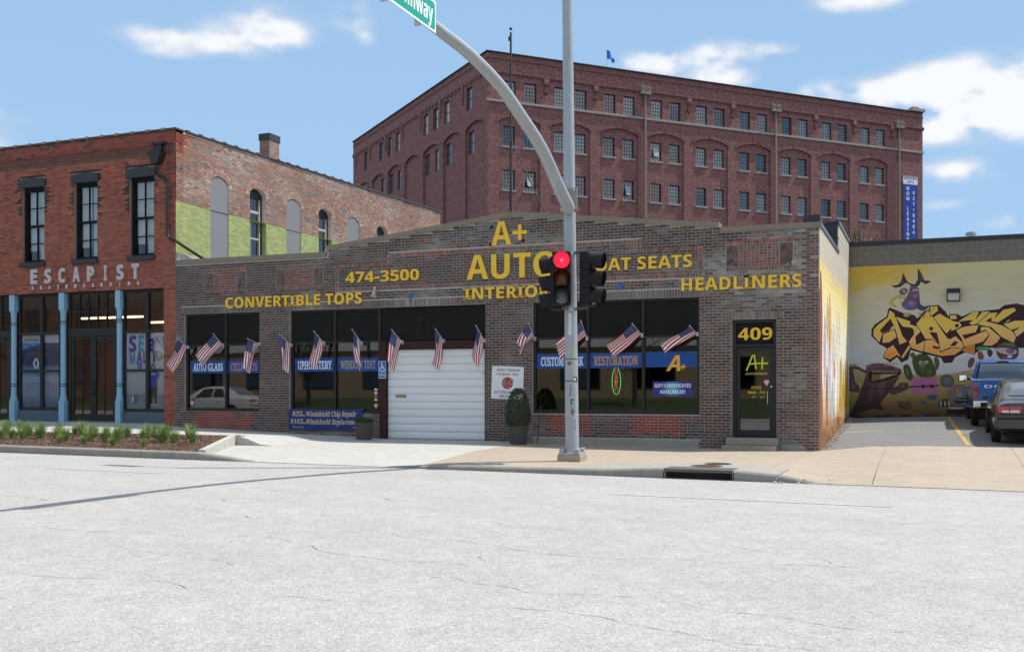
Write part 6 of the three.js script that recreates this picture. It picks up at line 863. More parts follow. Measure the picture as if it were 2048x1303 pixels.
// ================================================================ signs on the shop front
{
  const paper = (map, o = {}) => std([1, 1, 1], { roughness: 0.5, map, ...o });
  const hc = thing('parking_sign', 'blue accessible parking sign on the maroon door post', 'sign', [-14.125, 2.02, 0.032]);
  part(hc, 'plate', panel(-0.115, 0.115, -0.24, 0.24, 0, 0.006), paper(canvasTex(192, 400, (g, w, h) => { g.fillStyle = '#dfe5ee'; g.fillRect(0, 0, w, h); g.fillStyle = '#2460ad'; g.fillRect(10, 10, w - 20, h - 20); g.strokeStyle = '#eef2f8'; g.lineWidth = 16; g.lineCap = 'round'; g.beginPath(); g.arc(92, 190, 54, 0.3, 4.0); g.stroke(); g.beginPath(); g.moveTo(84, 80); g.lineTo(92, 165); g.lineTo(140, 165); g.lineTo(160, 225); g.moveTo(88, 118); g.lineTo(130, 118); g.stroke(); g.fillStyle = '#eef2f8'; g.beginPath(); g.arc(82, 56, 18, 0, 7); g.fill(); g.fillRect(18, 270, w - 36, 4); g.font = 'bold 48px sans-serif'; g.textAlign = 'center'; g.fillText('PARKING', w / 2, 340, 160); }))); part(hc, 'screw', [-0.2, 0.2].map((y) => new THREE.CylinderGeometry(0.01, 0.01, 0.008, 8).rotateX(Math.PI / 2).translate(0, y, 0.006)), M.steel);
  const dl = thing('dealer_sign', 'white square dealer sign with red round emblem on the brick pier', 'sign', [-10.37, 1.645, 0.024]); dl.rotation.z = -2.2 * RAD;
  part(dl, 'board', panel(-0.455, 0.455, -0.435, 0.435, 0, 0.012), paper(canvasTex(512, 490, (g, w, h) => { g.fillStyle = '#e3e3e1'; g.fillRect(0, 0, w, h); g.fillStyle = '#26282a'; g.textAlign = 'center'; g.font = 'italic bold 58px serif'; g.fillText('Auto Custom', w / 2, 72, 440); g.fillText('Carpets  Inc.', w / 2, 134, 400); g.fillStyle = '#b3242a'; g.beginPath(); g.arc(w / 2, 250, 90, 0, 7); g.fill(); g.fillStyle = '#1c1c1e'; g.strokeStyle = '#efefef'; g.lineWidth = 5; g.font = 'italic bold 110px serif'; for (const [c, x, y] of [['A', 200, 275], ['C', 305, 275], ['C', 255, 320]]) { g.strokeText(c, x, y); g.fillText(c, x, y); } g.fillStyle = '#26282a'; g.font = 'italic bold 62px serif'; g.fillText('AUTHORIZED', w / 2, 410, 460); g.fillText('DEALER', w / 2, 468, 300); }))); part(dl, 'screw', [[-0.42, -0.4], [0.42, -0.4], [-0.42, 0.4], [0.42, 0.4]].map(([x, y]) => new THREE.CylinderGeometry(0.012, 0.012, 0.008, 8).rotateX(Math.PI / 2).translate(x, y, 0.009)), M.steel);
  const bn = thing('price_banner', 'navy blue vinyl price banner with gold lettering under the shop window', 'banner', [-15.975, 0.625, 0.035]);
  const vin = sheet((u, v) => [lerp(-1.215, 1.215, u), lerp(0.297, -0.297, v) - 0.012 * Math.sin(u * Math.PI), 0.012 * Math.sin(u * 17) * Math.sin(v * 4) + 0.01], 40, 8); { const uv = vin.attributes.uv; for (let j = 0; j <= 8; j++) for (let i = 0; i <= 40; i++) uv.setXY(j * 41 + i, i / 40, 1 - j / 8); }
  part(bn, 'vinyl', vin, paper(canvasTex(1024, 256, (g, w, h) => { g.fillStyle = '#1c2a70'; g.fillRect(0, 0, w, h); g.fillStyle = '#d9c68b'; g.font = 'italic bold 86px serif'; g.fillText('$35', 46, 92, 150); g.font = 'italic bold 34px serif'; g.fillText('00', 190, 92); g.font = 'italic bold 86px serif'; g.fillText('Windshield Chip Repair', 240, 90, 700); g.fillText('$165', 20, 186, 180); g.font = 'italic bold 34px serif'; g.fillText('00', 200, 186); g.font = 'italic bold 86px serif'; g.fillText('Windshield Replacement', 240, 186, 760); g.fillStyle = '#c7c0a8'; g.font = 'italic bold 32px serif'; g.fillText('Most Cars', 50, 236); g.fillText('+ Mobile', 880, 236); }), { side: THREE.DoubleSide })); part(bn, 'cord', [bar([-1.2, 0.28, 0], [-1.2, 0.3, -0.06], 0.006), bar([1.2, 0.28, 0], [1.2, 0.3, -0.06], 0.006)], M.white);
  // neon sign inside the glass
  const ne = thing('neon_sign', 'oval neon sign reading OPEN, red letters in a green ring inside the window', 'neon sign', [-7.45, 1.68, -0.2]);
  const ringPts = []; for (let i = 0; i <= 40; i++) { const a = i / 40 * Math.PI * 2; ringPts.push([Math.cos(a) * 0.115, Math.sin(a) * 0.345, 0]); } part(ne, 'ring_tube', tube(ringPts, 0.009, 80, 6), std([0.2, 0.8, 0.3], { emissive: lin(0.15, 1, 0.3), emissiveIntensity: 3 }));
  const red = std([0.7, 0.1, 0.05], { emissive: lin(1, 0.08, 0.03), emissiveIntensity: 3 }), seg = { O: [[[-0.035, -0.05], [0.035, -0.05], [0.035, 0.05], [-0.035, 0.05], [-0.035, -0.05]]], P: [[[-0.035, -0.055], [-0.035, 0.05], [0.035, 0.05], [0.035, 0.0], [-0.035, 0.0]]], E: [[[0.035, 0.05], [-0.035, 0.05], [-0.035, -0.05], [0.035, -0.05]], [[-0.035, 0], [0.03, 0]]], N: [[[-0.035, -0.05], [-0.035, 0.04], [0, 0.05], [0.035, 0.04], [0.035, -0.05]]] };
  [...'OPEN'].forEach((c, i) => part(ne, 'letter_tube', seg[c].flatMap((l) => l.slice(1).map((p, k) => bar([l[k][0], l[k][1] + 0.21 - i * 0.14, 0], [p[0], p[1] + 0.21 - i * 0.14, 0], 0.008, 6))), red));
  part(ne, 'hanger', [bar([-0.05, 0.34, -0.02], [-0.05, 1.1, -0.02], 0.003), bar([0.05, 0.34, -0.02], [0.05, 1.1, -0.02], 0.003), bx(-0.02, 0.02, -0.3, 0.3, -0.03, -0.02)], M.blackMetal); { const l = new THREE.PointLight(new THREE.Color(0.8, 0.6, 0.4), 0.15); l.name = 'neon_glow'; l.position.set(0, 0, 0.05); ne.add(l); }
}

// ================================================================ plants
const leafQuad = (() => { const g = new THREE.BufferGeometry(); g.setAttribute('position', new THREE.Float32BufferAttribute([0, 0, 0, 0.5, 0.5, 0.08, 0, 1, 0, -0.5, 0.5, 0.08], 3)); g.setAttribute('uv', new THREE.Float32BufferAttribute([0.5, 0, 1, 0.5, 0.5, 1, 0, 0.5], 2)); g.setIndex([0, 1, 2, 0, 2, 3]); g.computeVertexNormals(); return g; })();
function leaves(parent, name, list, size, aspect, cols, seedTilt = 1) {   // list of [x, y, z, scale]
  const im = new THREE.InstancedMesh(leafQuad, phys([1, 1, 1], { roughness: 0.75, side: THREE.DoubleSide, transmission: 0.25, thickness: 0 }), list.length), m = new THREE.Matrix4(), q = new THREE.Quaternion(), e = new THREE.Euler();
  list.forEach((p, i) => { e.set(rr(-1.2, 1.2) * seedTilt, rr(0, 6.3), rr(-0.9, 0.9) * seedTilt); m.compose(new THREE.Vector3(p[0], p[1], p[2]), q.setFromEuler(e), new THREE.Vector3(size * aspect, size, size).multiplyScalar((p[3] ?? 1) * rr(0.6, 1.3))); im.setMatrixAt(i, m); const c = pick(cols), k = rr(0.7, 1.3); im.setColorAt(i, lin(c[0] * k, c[1] * k, c[2] * k)); });
  return stuffPart(parent, name, im);
}
{
  const potMat = rough([0.12, 0.10, 0.085]);
  const pot = (t, r0, r1, h) => { const p = part(t, 'pot', new THREE.LatheGeometry([[0, 0], [r0, 0], [r0 + 0.008, 0.02], [r1 - 0.01, h - 0.05], [r1 + 0.008, h - 0.045], [r1 + 0.008, h], [r1 - 0.02, h], [r1 - 0.035, h - 0.05], [0, h - 0.05]].map((q) => new THREE.Vector2(...q)), 36), potMat); return p; };
  const a = thing('potted_evergreen', 'conical evergreen shrub in a brown round pot beside the dealer sign', 'potted plant', [-9.72, driveY(-9.72, 0.9), 0.9]); pot(a, 0.20, 0.265, 0.47); part(a, 'stem', bar([0, 0.4, 0], [0, 1.2, 0], 0.025, 8, 0.01), M.dirt);
  const L = []; for (let i = 0; i < 5200; i++) { const y = rnd() ** 1.1, a2 = rr(0, 6.283), prof = Math.sqrt(clamp(1 - ((y - 0.28) / (y < 0.28 ? 0.45 : 0.74)) ** 2)) , lump = 1 + 0.13 * fbm3(Math.cos(a2) * 2.2, y * 5, Math.sin(a2) * 2.2, 2), r = 0.32 * prof * lump * (0.55 + 0.45 * rnd() ** 0.35); L.push([Math.cos(a2) * r, 0.42 + y * 0.98, Math.sin(a2) * r]); }
  leaves(a, 'foliage', L, 0.045, 0.5, [[0.035, 0.06, 0.018], [0.05, 0.085, 0.022], [0.028, 0.05, 0.02], [0.10, 0.11, 0.03], [0.06, 0.10, 0.03]]);
  const b = thing('potted_greenery', 'brown round pot with low green leaves beside the price banner', 'potted plant', [-14.26, driveY(-14.26, 0.8), 0.8]); pot(b, 0.20, 0.255, 0.47);
  const Q = []; for (let i = 0; i < 900; i++) { const r = 0.25 * Math.sqrt(rnd()), a2 = rr(0, 6.283); Q.push([Math.cos(a2) * r, 0.43 + rnd() * 0.15 * (1 - r), Math.sin(a2) * r]); } leaves(b, 'foliage', Q, 0.055, 0.55, [[0.04, 0.09, 0.03], [0.06, 0.12, 0.035], [0.03, 0.07, 0.025]]);
  thingMesh('stake', bar([-9.36, 0.05, 0.5], [-9.40, 1.05, 0.12], 0.012, 6), rough([0.10, 0.06, 0.04]), 'thin dark stake leaning on the wall beside the evergreen pot', 'stake');
  // ornamental grass tufts in the bed
  const bladeMats = [[0.19, 0.28, 0.075], [0.24, 0.31, 0.09], [0.16, 0.25, 0.065]].map((c) => std(c, { side: THREE.DoubleSide, roughness: 0.8 }));
  const tuftGeo = [...Array(4)].map(() => { const pos = []; for (let i = 0; i < 150; i++) { const a2 = rr(0, 6.283), out = rr(0.02, 0.2), h = rr(0.18, 0.38), w = rr(0.003, 0.006), r0 = rr(0, 0.06), c = Math.cos(a2), s = Math.sin(a2), P = (t) => [c * (r0 + out * t * t), h * (t - 0.12 * t * t * (out / 0.15)), s * (r0 + out * t * t)], nx = -s * w, nz = c * w, p0 = P(0), p1 = P(0.5), p2 = P(1); pos.push(p0[0] - nx, p0[1], p0[2] - nz, p0[0] + nx, p0[1], p0[2] + nz, p1[0] + nx, p1[1], p1[2] + nz, p0[0] - nx, p0[1], p0[2] - nz, p1[0] + nx, p1[1], p1[2] + nz, p1[0] - nx, p1[1], p1[2] - nz, p1[0] - nx, p1[1], p1[2] - nz, p1[0] + nx, p1[1], p1[2] + nz, ...p2); } const g = new THREE.BufferGeometry(); g.setAttribute('position', new THREE.Float32BufferAttribute(pos, 3)); g.computeVertexNormals(); return g; });
  let k = 0; const tuft = (x, z, s) => { const o = thingMesh('grass_tuft', tuftGeo[k % 4], bladeMats[k % 3], 'green ornamental grass tuft growing in the mulch bed beside the road', 'grass tuft', 'grass tufts in the mulch bed'); o.position.set(x, bedY(x, z) + 0.005, z); o.rotation.y = k * 1.9; o.scale.setScalar(s); k++; };
  for (let x = -16.35; x > -27; x -= rr(0.30, 0.42)) tuft(x - 0.1, rr(4.85, 5.4), rr(0.95, 1.35));
  for (let x = -15.75; x > -25; x -= rr(0.30, 0.46)) tuft(x, rr(5.8, 6.6), rr(0.9, 1.3));
  for (let x = -16.2; x > -19.5; x -= rr(0.7, 1.2)) tuft(x, rr(6.9, 7.2), rr(0.6, 0.8));
}
function tree(name, label, x, z, h, r, n, cols, sparse, group) {
  const t = thing(name, label, 'tree', [x, -0.6, z], rr(0, 6), group), bark = rough([0.10, 0.075, 0.055]), limbs = [], tips = [];
  limbs.push(taperTube([[0, 0, 0], [rr(-0.1, 0.1), h * 0.3, rr(-0.1, 0.1)], [rr(-0.2, 0.2), h * 0.62, rr(-0.2, 0.2)], [rr(-0.2, 0.2), h * 0.93, rr(-0.2, 0.2)]], h * 0.022, h * 0.003, 24, 8));
  for (let i = 0; i < 20; i++) { const y = h * rr(0.3, 0.88), a = rr(0, 6.28), l = r * rr(0.6, 1.05) * (1.15 - y / h * 0.6), p = [Math.cos(a) * l, y + l * rr(0.35, 0.9), Math.sin(a) * l]; limbs.push(taperTube([[0, y, 0], [p[0] * 0.5, y + (p[1] - y) * 0.42, p[2] * 0.5], p], h * 0.007, h * 0.0012, 10, 5)); tips.push([[0, y, 0], p]); for (let j = 0; j < 3; j++) { const b = rr(0.4, 0.85), q = [p[0] * b + rr(-0.3, 0.3) * r, lerp(y, p[1], b) + rr(0.1, 0.4) * r, p[2] * b + rr(-0.3, 0.3) * r]; limbs.push(taperTube([[p[0] * b, lerp(y, p[1], b), p[2] * b], q], h * 0.003, h * 0.0008, 5, 4)); tips.push([[p[0] * b, lerp(y, p[1], b), p[2] * b], q]); } }
  part(t, 'trunk', limbs, bark);
  const L = []; for (let i = 0; i < n; i++) { const [a, b] = pick(tips), q = rr(0.35, 1.08), s = r * (sparse ? 0.10 : 0.2); L.push([lerp(a[0], b[0], q) + rr(-s, s), lerp(a[1], b[1], q) + rr(-s, s), lerp(a[2], b[2], q) + rr(-s, s)]); }
  leaves(t, 'crown', L, sparse ? 0.09 : 0.16, 0.6, cols); return t;
}
tree('young_tree', 'sparse young tree showing above the stepped black parapet of the shop', -3.0, -26, 10.3, 1.9, 2600, [[0.13, 0.15, 0.05], [0.17, 0.18, 0.07], [0.10, 0.12, 0.04]], true);
tree('young_tree', 'sparse young tree with its top just above the shop coping', -5.7, -27, 10.9, 1.6, 1500, [[0.15, 0.15, 0.06], [0.2, 0.18, 0.08]], true);
tree('young_tree', 'thin bare-topped tree behind the lower end of the shop parapet', -8.0, -26.5, 10.5, 1.3, 700, [[0.17, 0.15, 0.08], [0.2, 0.16, 0.1]], true);

// ================================================================ roof flagpole
{
  const f = thing('roof_flagpole', 'bare dark flagpole with ball top and diagonal brace on the shop roof', 'flagpole', [-10.77, 4.9, -1.2]), c = rough([0.055, 0.035, 0.03], { roughness: 0.6 });
  part(f, 'mast', bar([0, 0, 0], [0, 6.45, 0], 0.045, 12, 0.028), c); part(f, 'ball', new THREE.SphereGeometry(0.045, 14, 10).translate(0, 6.55, 0), c); part(f, 'pulley', rbx(-0.07, -0.02, 6.22, 6.34, -0.02, 0.02, 0.008), c); part(f, 'brace', bar([0, 3.5, 0], [1.08, 1.3, 0.1], 0.016, 6), c); part(f, 'brace_foot', bar([1.08, 0, 0.1], [1.08, 1.32, 0.1], 0.016, 6), c); part(f, 'base_plate', bx(-0.12, 0.12, 0, 0.02, -0.12, 0.12), c);
}

// ================================================================ vehicles
function carShell(st, arch) {   // st: [z, floor, belt, top, half width at belt, half width at roof edge]; z grows to the front
  const ring = ([z, yb, ybelt, yt, wb, wr]) => { const h = [[0, yb], [wb * 0.84, yb], [wb * 0.965, yb + 0.10], [wb, lerp(yb, ybelt, 0.45)], [wb, lerp(yb, ybelt, 0.72)], [wb * 0.965, ybelt], [wr, yt - Math.min(0.05, (yt - ybelt) * 0.5)], [wr * 0.86, yt - 0.012], [wr * 0.45, yt], [0, yt]]; return [...h, ...h.slice(1, -1).reverse().map(([x, y]) => [-x, y])].map(([x, y]) => [x, y, -z]); };
  const R = st.map(ring), n = R[0].length, pos = [], idx = []; for (const r of R) for (const p of r) pos.push(...p);
  for (let i = 0; i < R.length - 1; i++) for (let j = 0; j < n; j++) { const a = i * n + j, b = i * n + (j + 1) % n, c = a + n, d = b + n; idx.push(a, b, c, b, d, c); }
  for (const [k, f] of [[0, 1], [R.length - 1, -1]]) { const c = pos.length / 3, o = k * n, m = R[k]; pos.push(0, (m[0][1] + m[9][1]) / 2, m[0][2]); for (let j = 0; j < n; j++) { const a = o + j, b = o + (j + 1) % n; if (f > 0) idx.push(c, b, a); else idx.push(c, a, b); } }
  let g = new THREE.BufferGeometry(); g.setAttribute('position', new THREE.Float32BufferAttribute(pos, 3)); g.setAttribute('uv', new THREE.Float32BufferAttribute(new Float32Array(pos.length / 3 * 2), 2)); g.setIndex(idx); g.computeVertexNormals();
  const ev = new Evaluator(); let A = new Brush(g); A.updateMatrixWorld(); for (const [z, y, r] of arch) for (const s of [-1, 1]) { const c = new Brush(new THREE.CylinderGeometry(r, r, 0.34, 30).rotateZ(Math.PI / 2).translate(s * 0.86, y, -z)); c.updateMatrixWorld(); A = ev.evaluate(A, c, SUBTRACTION); }
  const out = A.geometry.index ? A.geometry.toNonIndexed() : A.geometry; for (const k of Object.keys(out.attributes)) if (!['position', 'normal', 'uv'].includes(k)) out.deleteAttribute(k); out.clearGroups(); return toCreasedNormals(out, 0.7);
}
const atStation = (st, z) => { let i = 1; while (i < st.length - 1 && st[i][0] < z) i++; const t = clamp((z - st[i - 1][0]) / (st[i][0] - st[i - 1][0])); return st[i].map((v, k) => lerp(st[i - 1][k], v, t)); };
function sideGlass(st, zs, s, t0, t1, off = 0.006) { return sheet((u, v) => { const z = lerp(zs[0] + (zs[2] ?? 0) * v, zs[1] - (zs[3] ?? 0) * v, u), [, , yb, yt, wb, wr] = atStation(st, z), e = yt - Math.min(0.05, (yt - yb) * 0.5), t = lerp(t0, t1, v), x = lerp(wb * 0.965, wr, t), y = lerp(yb, e, t); return [s * (x + off), y + off * 0.4, -z]; }, 14, 5); }
function topGlass(st, z0, z1, k, off = 0.007, dir = 1) { return sheet((u, v) => { const z = lerp(z0, z1, v), [, , yb, yt, , wr] = atStation(st, z), s = lerp(-k, k, u), y = yt - (Math.abs(s) > 0.5 ? (Math.abs(s) - 0.5) * 0.05 : 0) - 0.012 * s * s; return [s * wr, y + off * 0.7, -z + dir * off]; }, 12, 8); }
function wheel(parent, x, y, z, r, rimMat) { const w = part(parent, 'wheel', new THREE.LatheGeometry([[r * 0.60, -0.10], [r * 0.92, -0.10], [r, -0.075], [r, 0.075], [r * 0.92, 0.10], [r * 0.60, 0.10]].map((p) => new THREE.Vector2(...p)), 32).rotateZ(Math.PI / 2).translate(x, y, z), M.tyre), s = Math.sign(x), l = [new THREE.CylinderGeometry(r * 0.6, r * 0.6, 0.12, 28).rotateZ(Math.PI / 2).translate(x, y, z).toNonIndexed()]; part(w, 'rim', l, std([0.10, 0.10, 0.10], { metalness: 0.5, roughness: 0.5 })); const sp = []; for (let i = 0; i < 6; i++) sp.push(new THREE.BoxGeometry(0.02, r * 0.56, r * 0.16).translate(0, r * 0.3, 0).rotateX(i * Math.PI / 3).translate(x + s * 0.066, y, z)); sp.push(new THREE.TorusGeometry(r * 0.58, 0.018, 8, 28).rotateY(Math.PI / 2).translate(x + s * 0.062, y, z)); part(w, 'spokes', sp.map((g) => g.toNonIndexed()), rimMat); return w; }
const sedanStations = [[0, 0.44, 0.80, 0.86, 0.74, 0.64], [0.05, 0.36, 0.88, 0.97, 0.81, 0.69], [0.22, 0.28, 0.91, 1.03, 0.845, 0.72], [0.62, 0.24, 0.92, 1.05, 0.865, 0.73], [0.80, 0.22, 0.93, 1.08, 0.87, 0.72], [1.10, 0.21, 0.93, 1.25, 0.87, 0.66], [1.42, 0.21, 0.93, 1.39, 0.87, 0.60], [1.75, 0.21, 0.93, 1.445, 0.87, 0.585], [2.3, 0.21, 0.92, 1.45, 0.87, 0.585], [2.7, 0.21, 0.91, 1.40, 0.87, 0.60], [3.05, 0.21, 0.90, 1.22, 0.87, 0.66], [3.4, 0.21, 0.89, 1.0, 0.865, 0.73], [3.8, 0.22, 0.84, 0.93, 0.85, 0.71], [4.25, 0.24, 0.76, 0.83, 0.80, 0.67], [4.42, 0.30, 0.70, 0.76, 0.74, 0.62], [4.5, 0.40, 0.62, 0.68, 0.66, 0.56]];
function sedan(paint, pos, turn, pitch, label, plate) {
  const t = thing('parked_sedan', label, 'car', pos, turn), st = sedanStations; t.rotation.order = 'YXZ'; t.rotation.x = pitch;
  part(t, 'body', carShell(st, [[0.95, 0.30, 0.365], [3.55, 0.30, 0.365]]), paint);
  part(t, 'underbody', bx(-0.6, 0.6, 0.16, 0.30, -4.2, -0.3), M.tyre);
  const glass = phys([0.30, 0.34, 0.36], { roughness: 0.02, transmission: 0.0, ior: 1.6, clearcoat: 0 }), tint = phys([0.012, 0.014, 0.016], { roughness: 0.03, ior: 1.7 });
  const rw = part(t, 'rear_window', topGlass(st, 0.86, 1.40, 0.90), phys([0.13, 0.16, 0.18], { roughness: 0.02, ior: 1.9 })); part(rw, 'window_trim', [topGlass(st, 0.82, 0.86, 0.96, 0.008), topGlass(st, 1.40, 1.44, 0.94, 0.008)], M.blackMetal);
  part(t, 'windscreen', topGlass(st, 2.78, 3.36, 0.92, 0.007, -1), tint);
  for (const s of [-1, 1]) { part(t, 'side_window', sideGlass(st, [1.30, 1.98, 0.25, 0], s, 0.08, 0.90), tint); part(t, 'side_window', sideGlass(st, [2.05, 2.98, 0, 0.38], s, 0.08, 0.90), tint); part(t, 'mirror', rbx(s > 0 ? 0.86 : -1.02, s > 0 ? 1.02 : -0.86, 0.90, 1.02, -2.98, -2.86, 0.03), paint);
    const L = part(t, 'tail_lamp', rbx(Math.min(s * 0.30, s * 0.78), Math.max(s * 0.30, s * 0.78), 0.735, 0.875, -0.12, 0.006, 0.02), phys([0.42, 0.012, 0.015], { roughness: 0.15, clearcoat: 1 })); part(L, 'reverse_lens', rbx(Math.min(s * 0.34, s * 0.70), Math.max(s * 0.34, s * 0.70), 0.742, 0.80, -0.05, 0.013, 0.012), phys([0.65, 0.62, 0.6], { roughness: 0.2 })); part(L, 'divider', bx(s * 0.545 - 0.008, s * 0.545 + 0.008, 0.735, 0.875, -0.05, 0.016), M.blackMetal);
    part(t, 'head_lamp', rbx(Math.min(s * 0.36, s * 0.66), Math.max(s * 0.36, s * 0.66), 0.56, 0.68, -4.475, -4.35, 0.03), phys([0.7, 0.7, 0.7], { roughness: 0.1 })); for (const z of [1.62, 2.66]) part(t, 'door_handle', rbx(s > 0 ? 0.862 : -0.885, s > 0 ? 0.885 : -0.862, 0.80, 0.83, -z - 0.1, -z + 0.1, 0.01), paint); }
  part(t, 'door_gap', [-1, 1].flatMap((s) => [2.02, 3.08, 1.22].map((z) => bx(Math.min(s * 0.862, s * 0.872), Math.max(s * 0.862, s * 0.872), 0.34, 0.90, -z - 0.004, -z + 0.004))), M.blackMetal);
  part(t, 'bumper', [rbx(-0.80, 0.80, 0.36, 0.62, -0.14, 0.035, 0.05), rbx(-0.845, -0.72, 0.38, 0.61, -0.42, -0.03, 0.04), rbx(0.72, 0.845, 0.38, 0.61, -0.42, -0.03, 0.04)], paint); part(t, 'bumper_strip', rbx(-0.81, 0.81, 0.60, 0.635, -0.1, 0.042, 0.01), M.blackMetal);
  const pl = part(t, 'number_plate', panel(-0.16, 0.16, 0.735, 0.875, 0.012, 0.006), std([0.6, 0.62, 0.65], { roughness: 0.4 })); part(pl, 'screw', bx(-0.01, 0.01, 0.86, 0.87, 0.014, 0.018), M.steel);
  const rim = std([0.5, 0.5, 0.5], { metalness: 0.8, roughness: 0.3 }); for (const z of [-0.95, -3.55]) for (const s of [-1, 1]) wheel(t, s * 0.775, 0.305, z, 0.305, rim);
  part(t, 'rear_seat', [rbx(-0.55, 0.55, 0.70, 1.0, -1.55, -1.35, 0.05), rbx(-0.40, -0.16, 1.0, 1.14, -1.50, -1.42, 0.04), rbx(0.16, 0.40, 1.0, 1.14, -1.50, -1.42, 0.04)], rough([0.4, 0.38, 0.34]));
  return t;
}
sedan(phys([0.006, 0.008, 0.016], { roughness: 0.25, clearcoat: 1, clearcoatRoughness: 0.03 }), [2.22, lotY(2.2, -1.2) - 0.03, -0.55], 0, 0.045, 'dark navy sedan parked with its tail toward the street behind the yellow line');
sedan(phys([0.62, 0.62, 0.61], { roughness: 0.3, clearcoat: 1, clearcoatRoughness: 0.04 }), [-27.3, roadY(-29, 12.6) + 0.005, 12.6], Math.PI / 2, 0, 'white sedan on the road, mirrored in the shop window');
{
  const st = [[0, 0.60, 1.20, 1.285, 0.83, 0.80], [0.04, 0.56, 1.22, 1.30, 0.86, 0.83], [0.9, 0.50, 1.22, 1.30, 0.865, 0.835], [1.78, 0.46, 1.21, 1.30, 0.865, 0.835], [1.80, 0.46, 1.20, 1.72, 0.865, 0.66], [1.92, 0.46, 1.20, 1.80, 0.865, 0.63], [2.55, 0.46, 1.19, 1.80, 0.865, 0.63], [2.75, 0.46, 1.18, 1.72, 0.865, 0.66], [3.25, 0.46, 1.15, 1.27, 0.86, 0.76], [3.9, 0.48, 1.10, 1.20, 0.85, 0.74], [4.3, 0.52, 1.0, 1.10, 0.82, 0.70], [4.45, 0.6, 0.9, 1.0, 0.76, 0.66]];
  const t = thing('pickup_truck', 'blue pickup truck parked nose to the mural ahead of the dark sedan', 'pickup truck', [1.94, lotY(1.9, -6.6) - 0.055, -5.2], 0.012); t.rotation.order = 'YXZ'; t.rotation.x = 0.045;
  const blue = phys([0.012, 0.10, 0.36], { roughness: 0.28, clearcoat: 1, clearcoatRoughness: 0.05 }), navy = blue;
  part(t, 'body', carShell(st, [[1.0, 0.38, 0.44], [3.62, 0.38, 0.44]]), blue);
  part(t, 'underbody', bx(-0.6, 0.6, 0.36, 0.55, -4.2, -0.3), M.tyre);
  const rw = part(t, 'rear_window', poly([[-0.66, 1.27], [0.66, 1.27], [0.585, 1.70], [-0.585, 1.70]], 0.012).translate(0, 0, -1.772), phys([0.10, 0.16, 0.19], { roughness: 0.02, ior: 1.9 })); part(rw, 'rear_view_mirror', rbx(-0.12, 0.12, 1.58, 1.64, -2.4, -2.36, 0.02), M.blackMetal); part(rw, 'brake_lamp', rbx(-0.15, 0.15, 1.745, 1.785, -1.86, -1.80, 0.01), rough([0.35, 0.3, 0.27]));
  part(rw, 'window_trim', poly([[-0.71, 1.255], [0.71, 1.255], [0.615, 1.725], [-0.615, 1.725]], 0.01, [[[-0.655, 1.275], [0.655, 1.275], [0.58, 1.695], [-0.58, 1.695]]]).translate(0, 0, -1.768), M.blackMetal);
  part(t, 'windscreen', topGlass(st, 2.78, 3.22, 0.92, 0.007, -1), phys([0.03, 0.04, 0.05], { roughness: 0.03 }));
  for (const s of [-1, 1]) {
    part(t, 'side_window', sideGlass(st, [1.98, 2.95, 0.03, 0.34], s, 0.06, 0.88), phys([0.02, 0.03, 0.035], { roughness: 0.03, ior: 1.7 }));
    const L = part(t, 'tail_lamp', rbx(Math.min(s * 0.72, s * 0.868), Math.max(s * 0.72, s * 0.868), 0.80, 1.14, -0.10, 0.010, 0.015), phys([0.28, 0.015, 0.015], { roughness: 0.2, clearcoat: 1 })); part(L, 'reverse_lens', rbx(Math.min(s * 0.73, s * 0.86), Math.max(s * 0.73, s * 0.86), 0.91, 0.99, -0.05, 0.016, 0.008), phys([0.25, 0.12, 0.10], { roughness: 0.3 }));
    const m = part(t, 'mirror', rbx(s > 0 ? 0.88 : -1.12, s > 0 ? 1.12 : -0.88, 1.16, 1.36, -2.86, -2.78, 0.04), M.blackMetal); part(m, 'mirror_glass', panel(s > 0 ? 0.905 : -1.095, s > 0 ? 1.095 : -0.905, 1.185, 1.335, -2.776, 0.006), std([0.8, 0.85, 0.86], { metalness: 1, roughness: 0.03 })); part(m, 'mirror_arm', bx(s > 0 ? 0.80 : -0.9, s > 0 ? 0.9 : -0.80, 1.2, 1.25, -2.84, -2.80), M.blackMetal);
  }
  const tg = part(t, 'tailgate', rbx(-0.715, 0.715, 0.78, 1.275, -0.06, 0.012, 0.018), blue); part(tg, 'tailgate_handle', rbx(-0.10, 0.10, 1.02, 1.10, 0.0, 0.022, 0.01), M.blackMetal); part(tg, 'top_rail', rbx(-0.84, 0.84, 1.285, 1.312, -0.1, 0.006, 0.01), M.chrome);
  lettering(tg, 'badge_letter', 'DODGE', fontBold, -0.60, 0.60, 1.08, 1.165, 0.014, 0.006, std([0.72, 0.74, 0.76], { roughness: 0.4 }), { sub: false });
  const bp = part(t, 'bumper', [rbx(-0.86, 0.86, 0.54, 0.74, -0.05, 0.16, 0.04)], M.chrome); part(bp, 'step_pad', [rbx(-0.3, 0.3, 0.735, 0.75, 0.0, 0.15, 0.006), rbx(-0.68, -0.5, 0.58, 0.70, 0.15, 0.166, 0.02), rbx(0.5, 0.68, 0.58, 0.70, 0.15, 0.166, 0.02)], M.blackMetal); part(bp, 'number_plate', panel(-0.16, 0.16, 0.57, 0.70, 0.166, 0.006), std([0.6, 0.6, 0.62]));
  for (const s of [-1, 1]) part(t, 'bed_rail', bx(s > 0 ? 0.80 : -0.85, s > 0 ? 0.85 : -0.80, 1.29, 1.312, -1.75, -0.1), M.chrome);
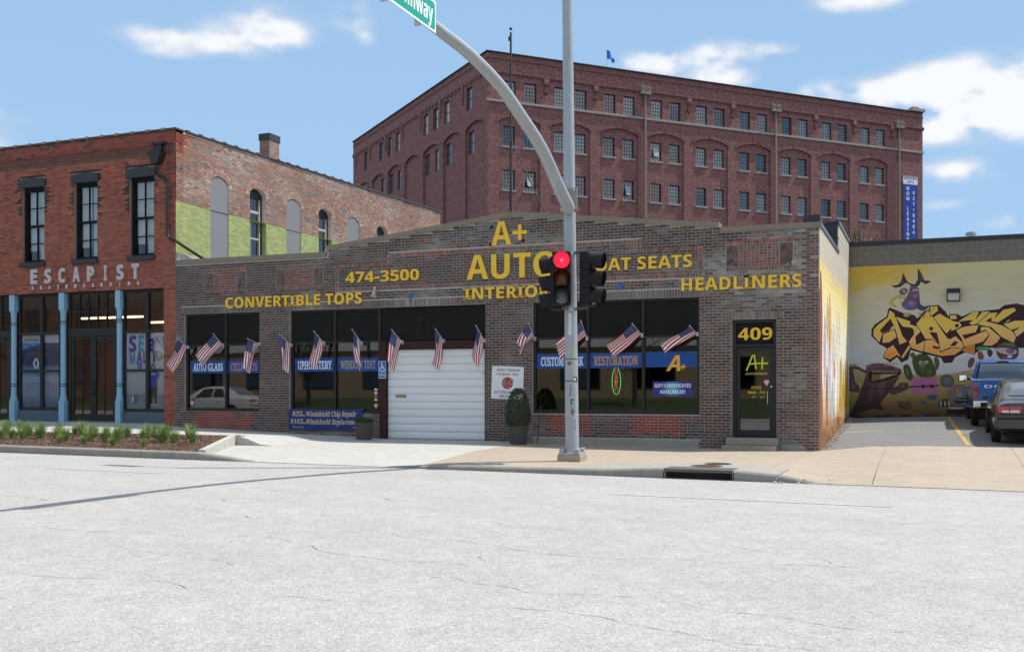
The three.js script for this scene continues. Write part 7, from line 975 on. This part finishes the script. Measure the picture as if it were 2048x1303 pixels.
  const rim = std([0.45, 0.45, 0.46], { metalness: 0.8, roughness: 0.35 }); for (const z of [-1.0, -3.62]) for (const s of [-1, 1]) wheel(t, s * 0.765, 0.37, z, 0.37, rim);
}

// ================================================================ across the street, behind the camera: mirrored in the glass
{
  const o = thing('opposite_building', 'long tan brick building with a pale band across the street', 'building', [0, 0, 0]), tan = std([0.95, 0.72, 0.50], { map: rep(brickFar, 1 / 2.1, 1 / 2.1), roughness: 0.9 });
  part(o, 'wall', bx(-62, 30, 0.4, 6.2, 46, 60), std([0.52, 0.37, 0.23], { map: rep(grainTex, 0.5) })); part(o, 'fascia', [bx(-62.2, 30.2, 4.6, 5.5, 45.85, 45.99), bx(-62.2, 30.2, 6.2, 6.6, 45.8, 60.2)], M.white);
  part(o, 'tall_wall', bx(-130, -62.1, 0.4, 11, 47, 62), std([0.36, 0.20, 0.15], { map: rep(grainTex, 0.5) })); for (let x = -126; x < -66; x += 6) for (const y of [2, 6.5]) { const w = part(o, 'window', bx(x, x + 2.6, y, y + 2.4, 46.95, 47.0), M.blackMetal); part(w, 'pane', bx(x + 0.1, x + 2.5, y + 0.1, y + 2.3, 46.92, 46.945), M.glass); }
  for (let x = -58; x < 28; x += 5.5) { const w = part(o, 'window', bx(x, x + 3, 1.6, 3.8, 45.96, 46.0), M.blackMetal); part(w, 'pane', bx(x + 0.1, x + 2.9, 1.7, 3.7, 45.93, 45.955), M.glass); }
  const G = [[0.05, 0.085, 0.025], [0.07, 0.11, 0.03], [0.04, 0.07, 0.02]];
  for (const [x, z, h, r, lab] of [[-17, 37, 9, 3.4, 'leafy tree across the street opposite the shop entrance'], [-28, 40, 10, 3.6, 'leafy tree across the street opposite the garage door'], [-40, 36, 8, 3.2, 'leafy tree across the street opposite the red brick building'], [-62, 38, 11, 4.2, 'tall leafy tree across the street before the taller brick block'], [-72, 40, 12, 4.4, 'second tall leafy tree across the street before the taller brick block']]) tree('street_tree', lab, x, z, h, r, 3000, G, false, 'trees across the street');
}
renderer.render(scene, camera);
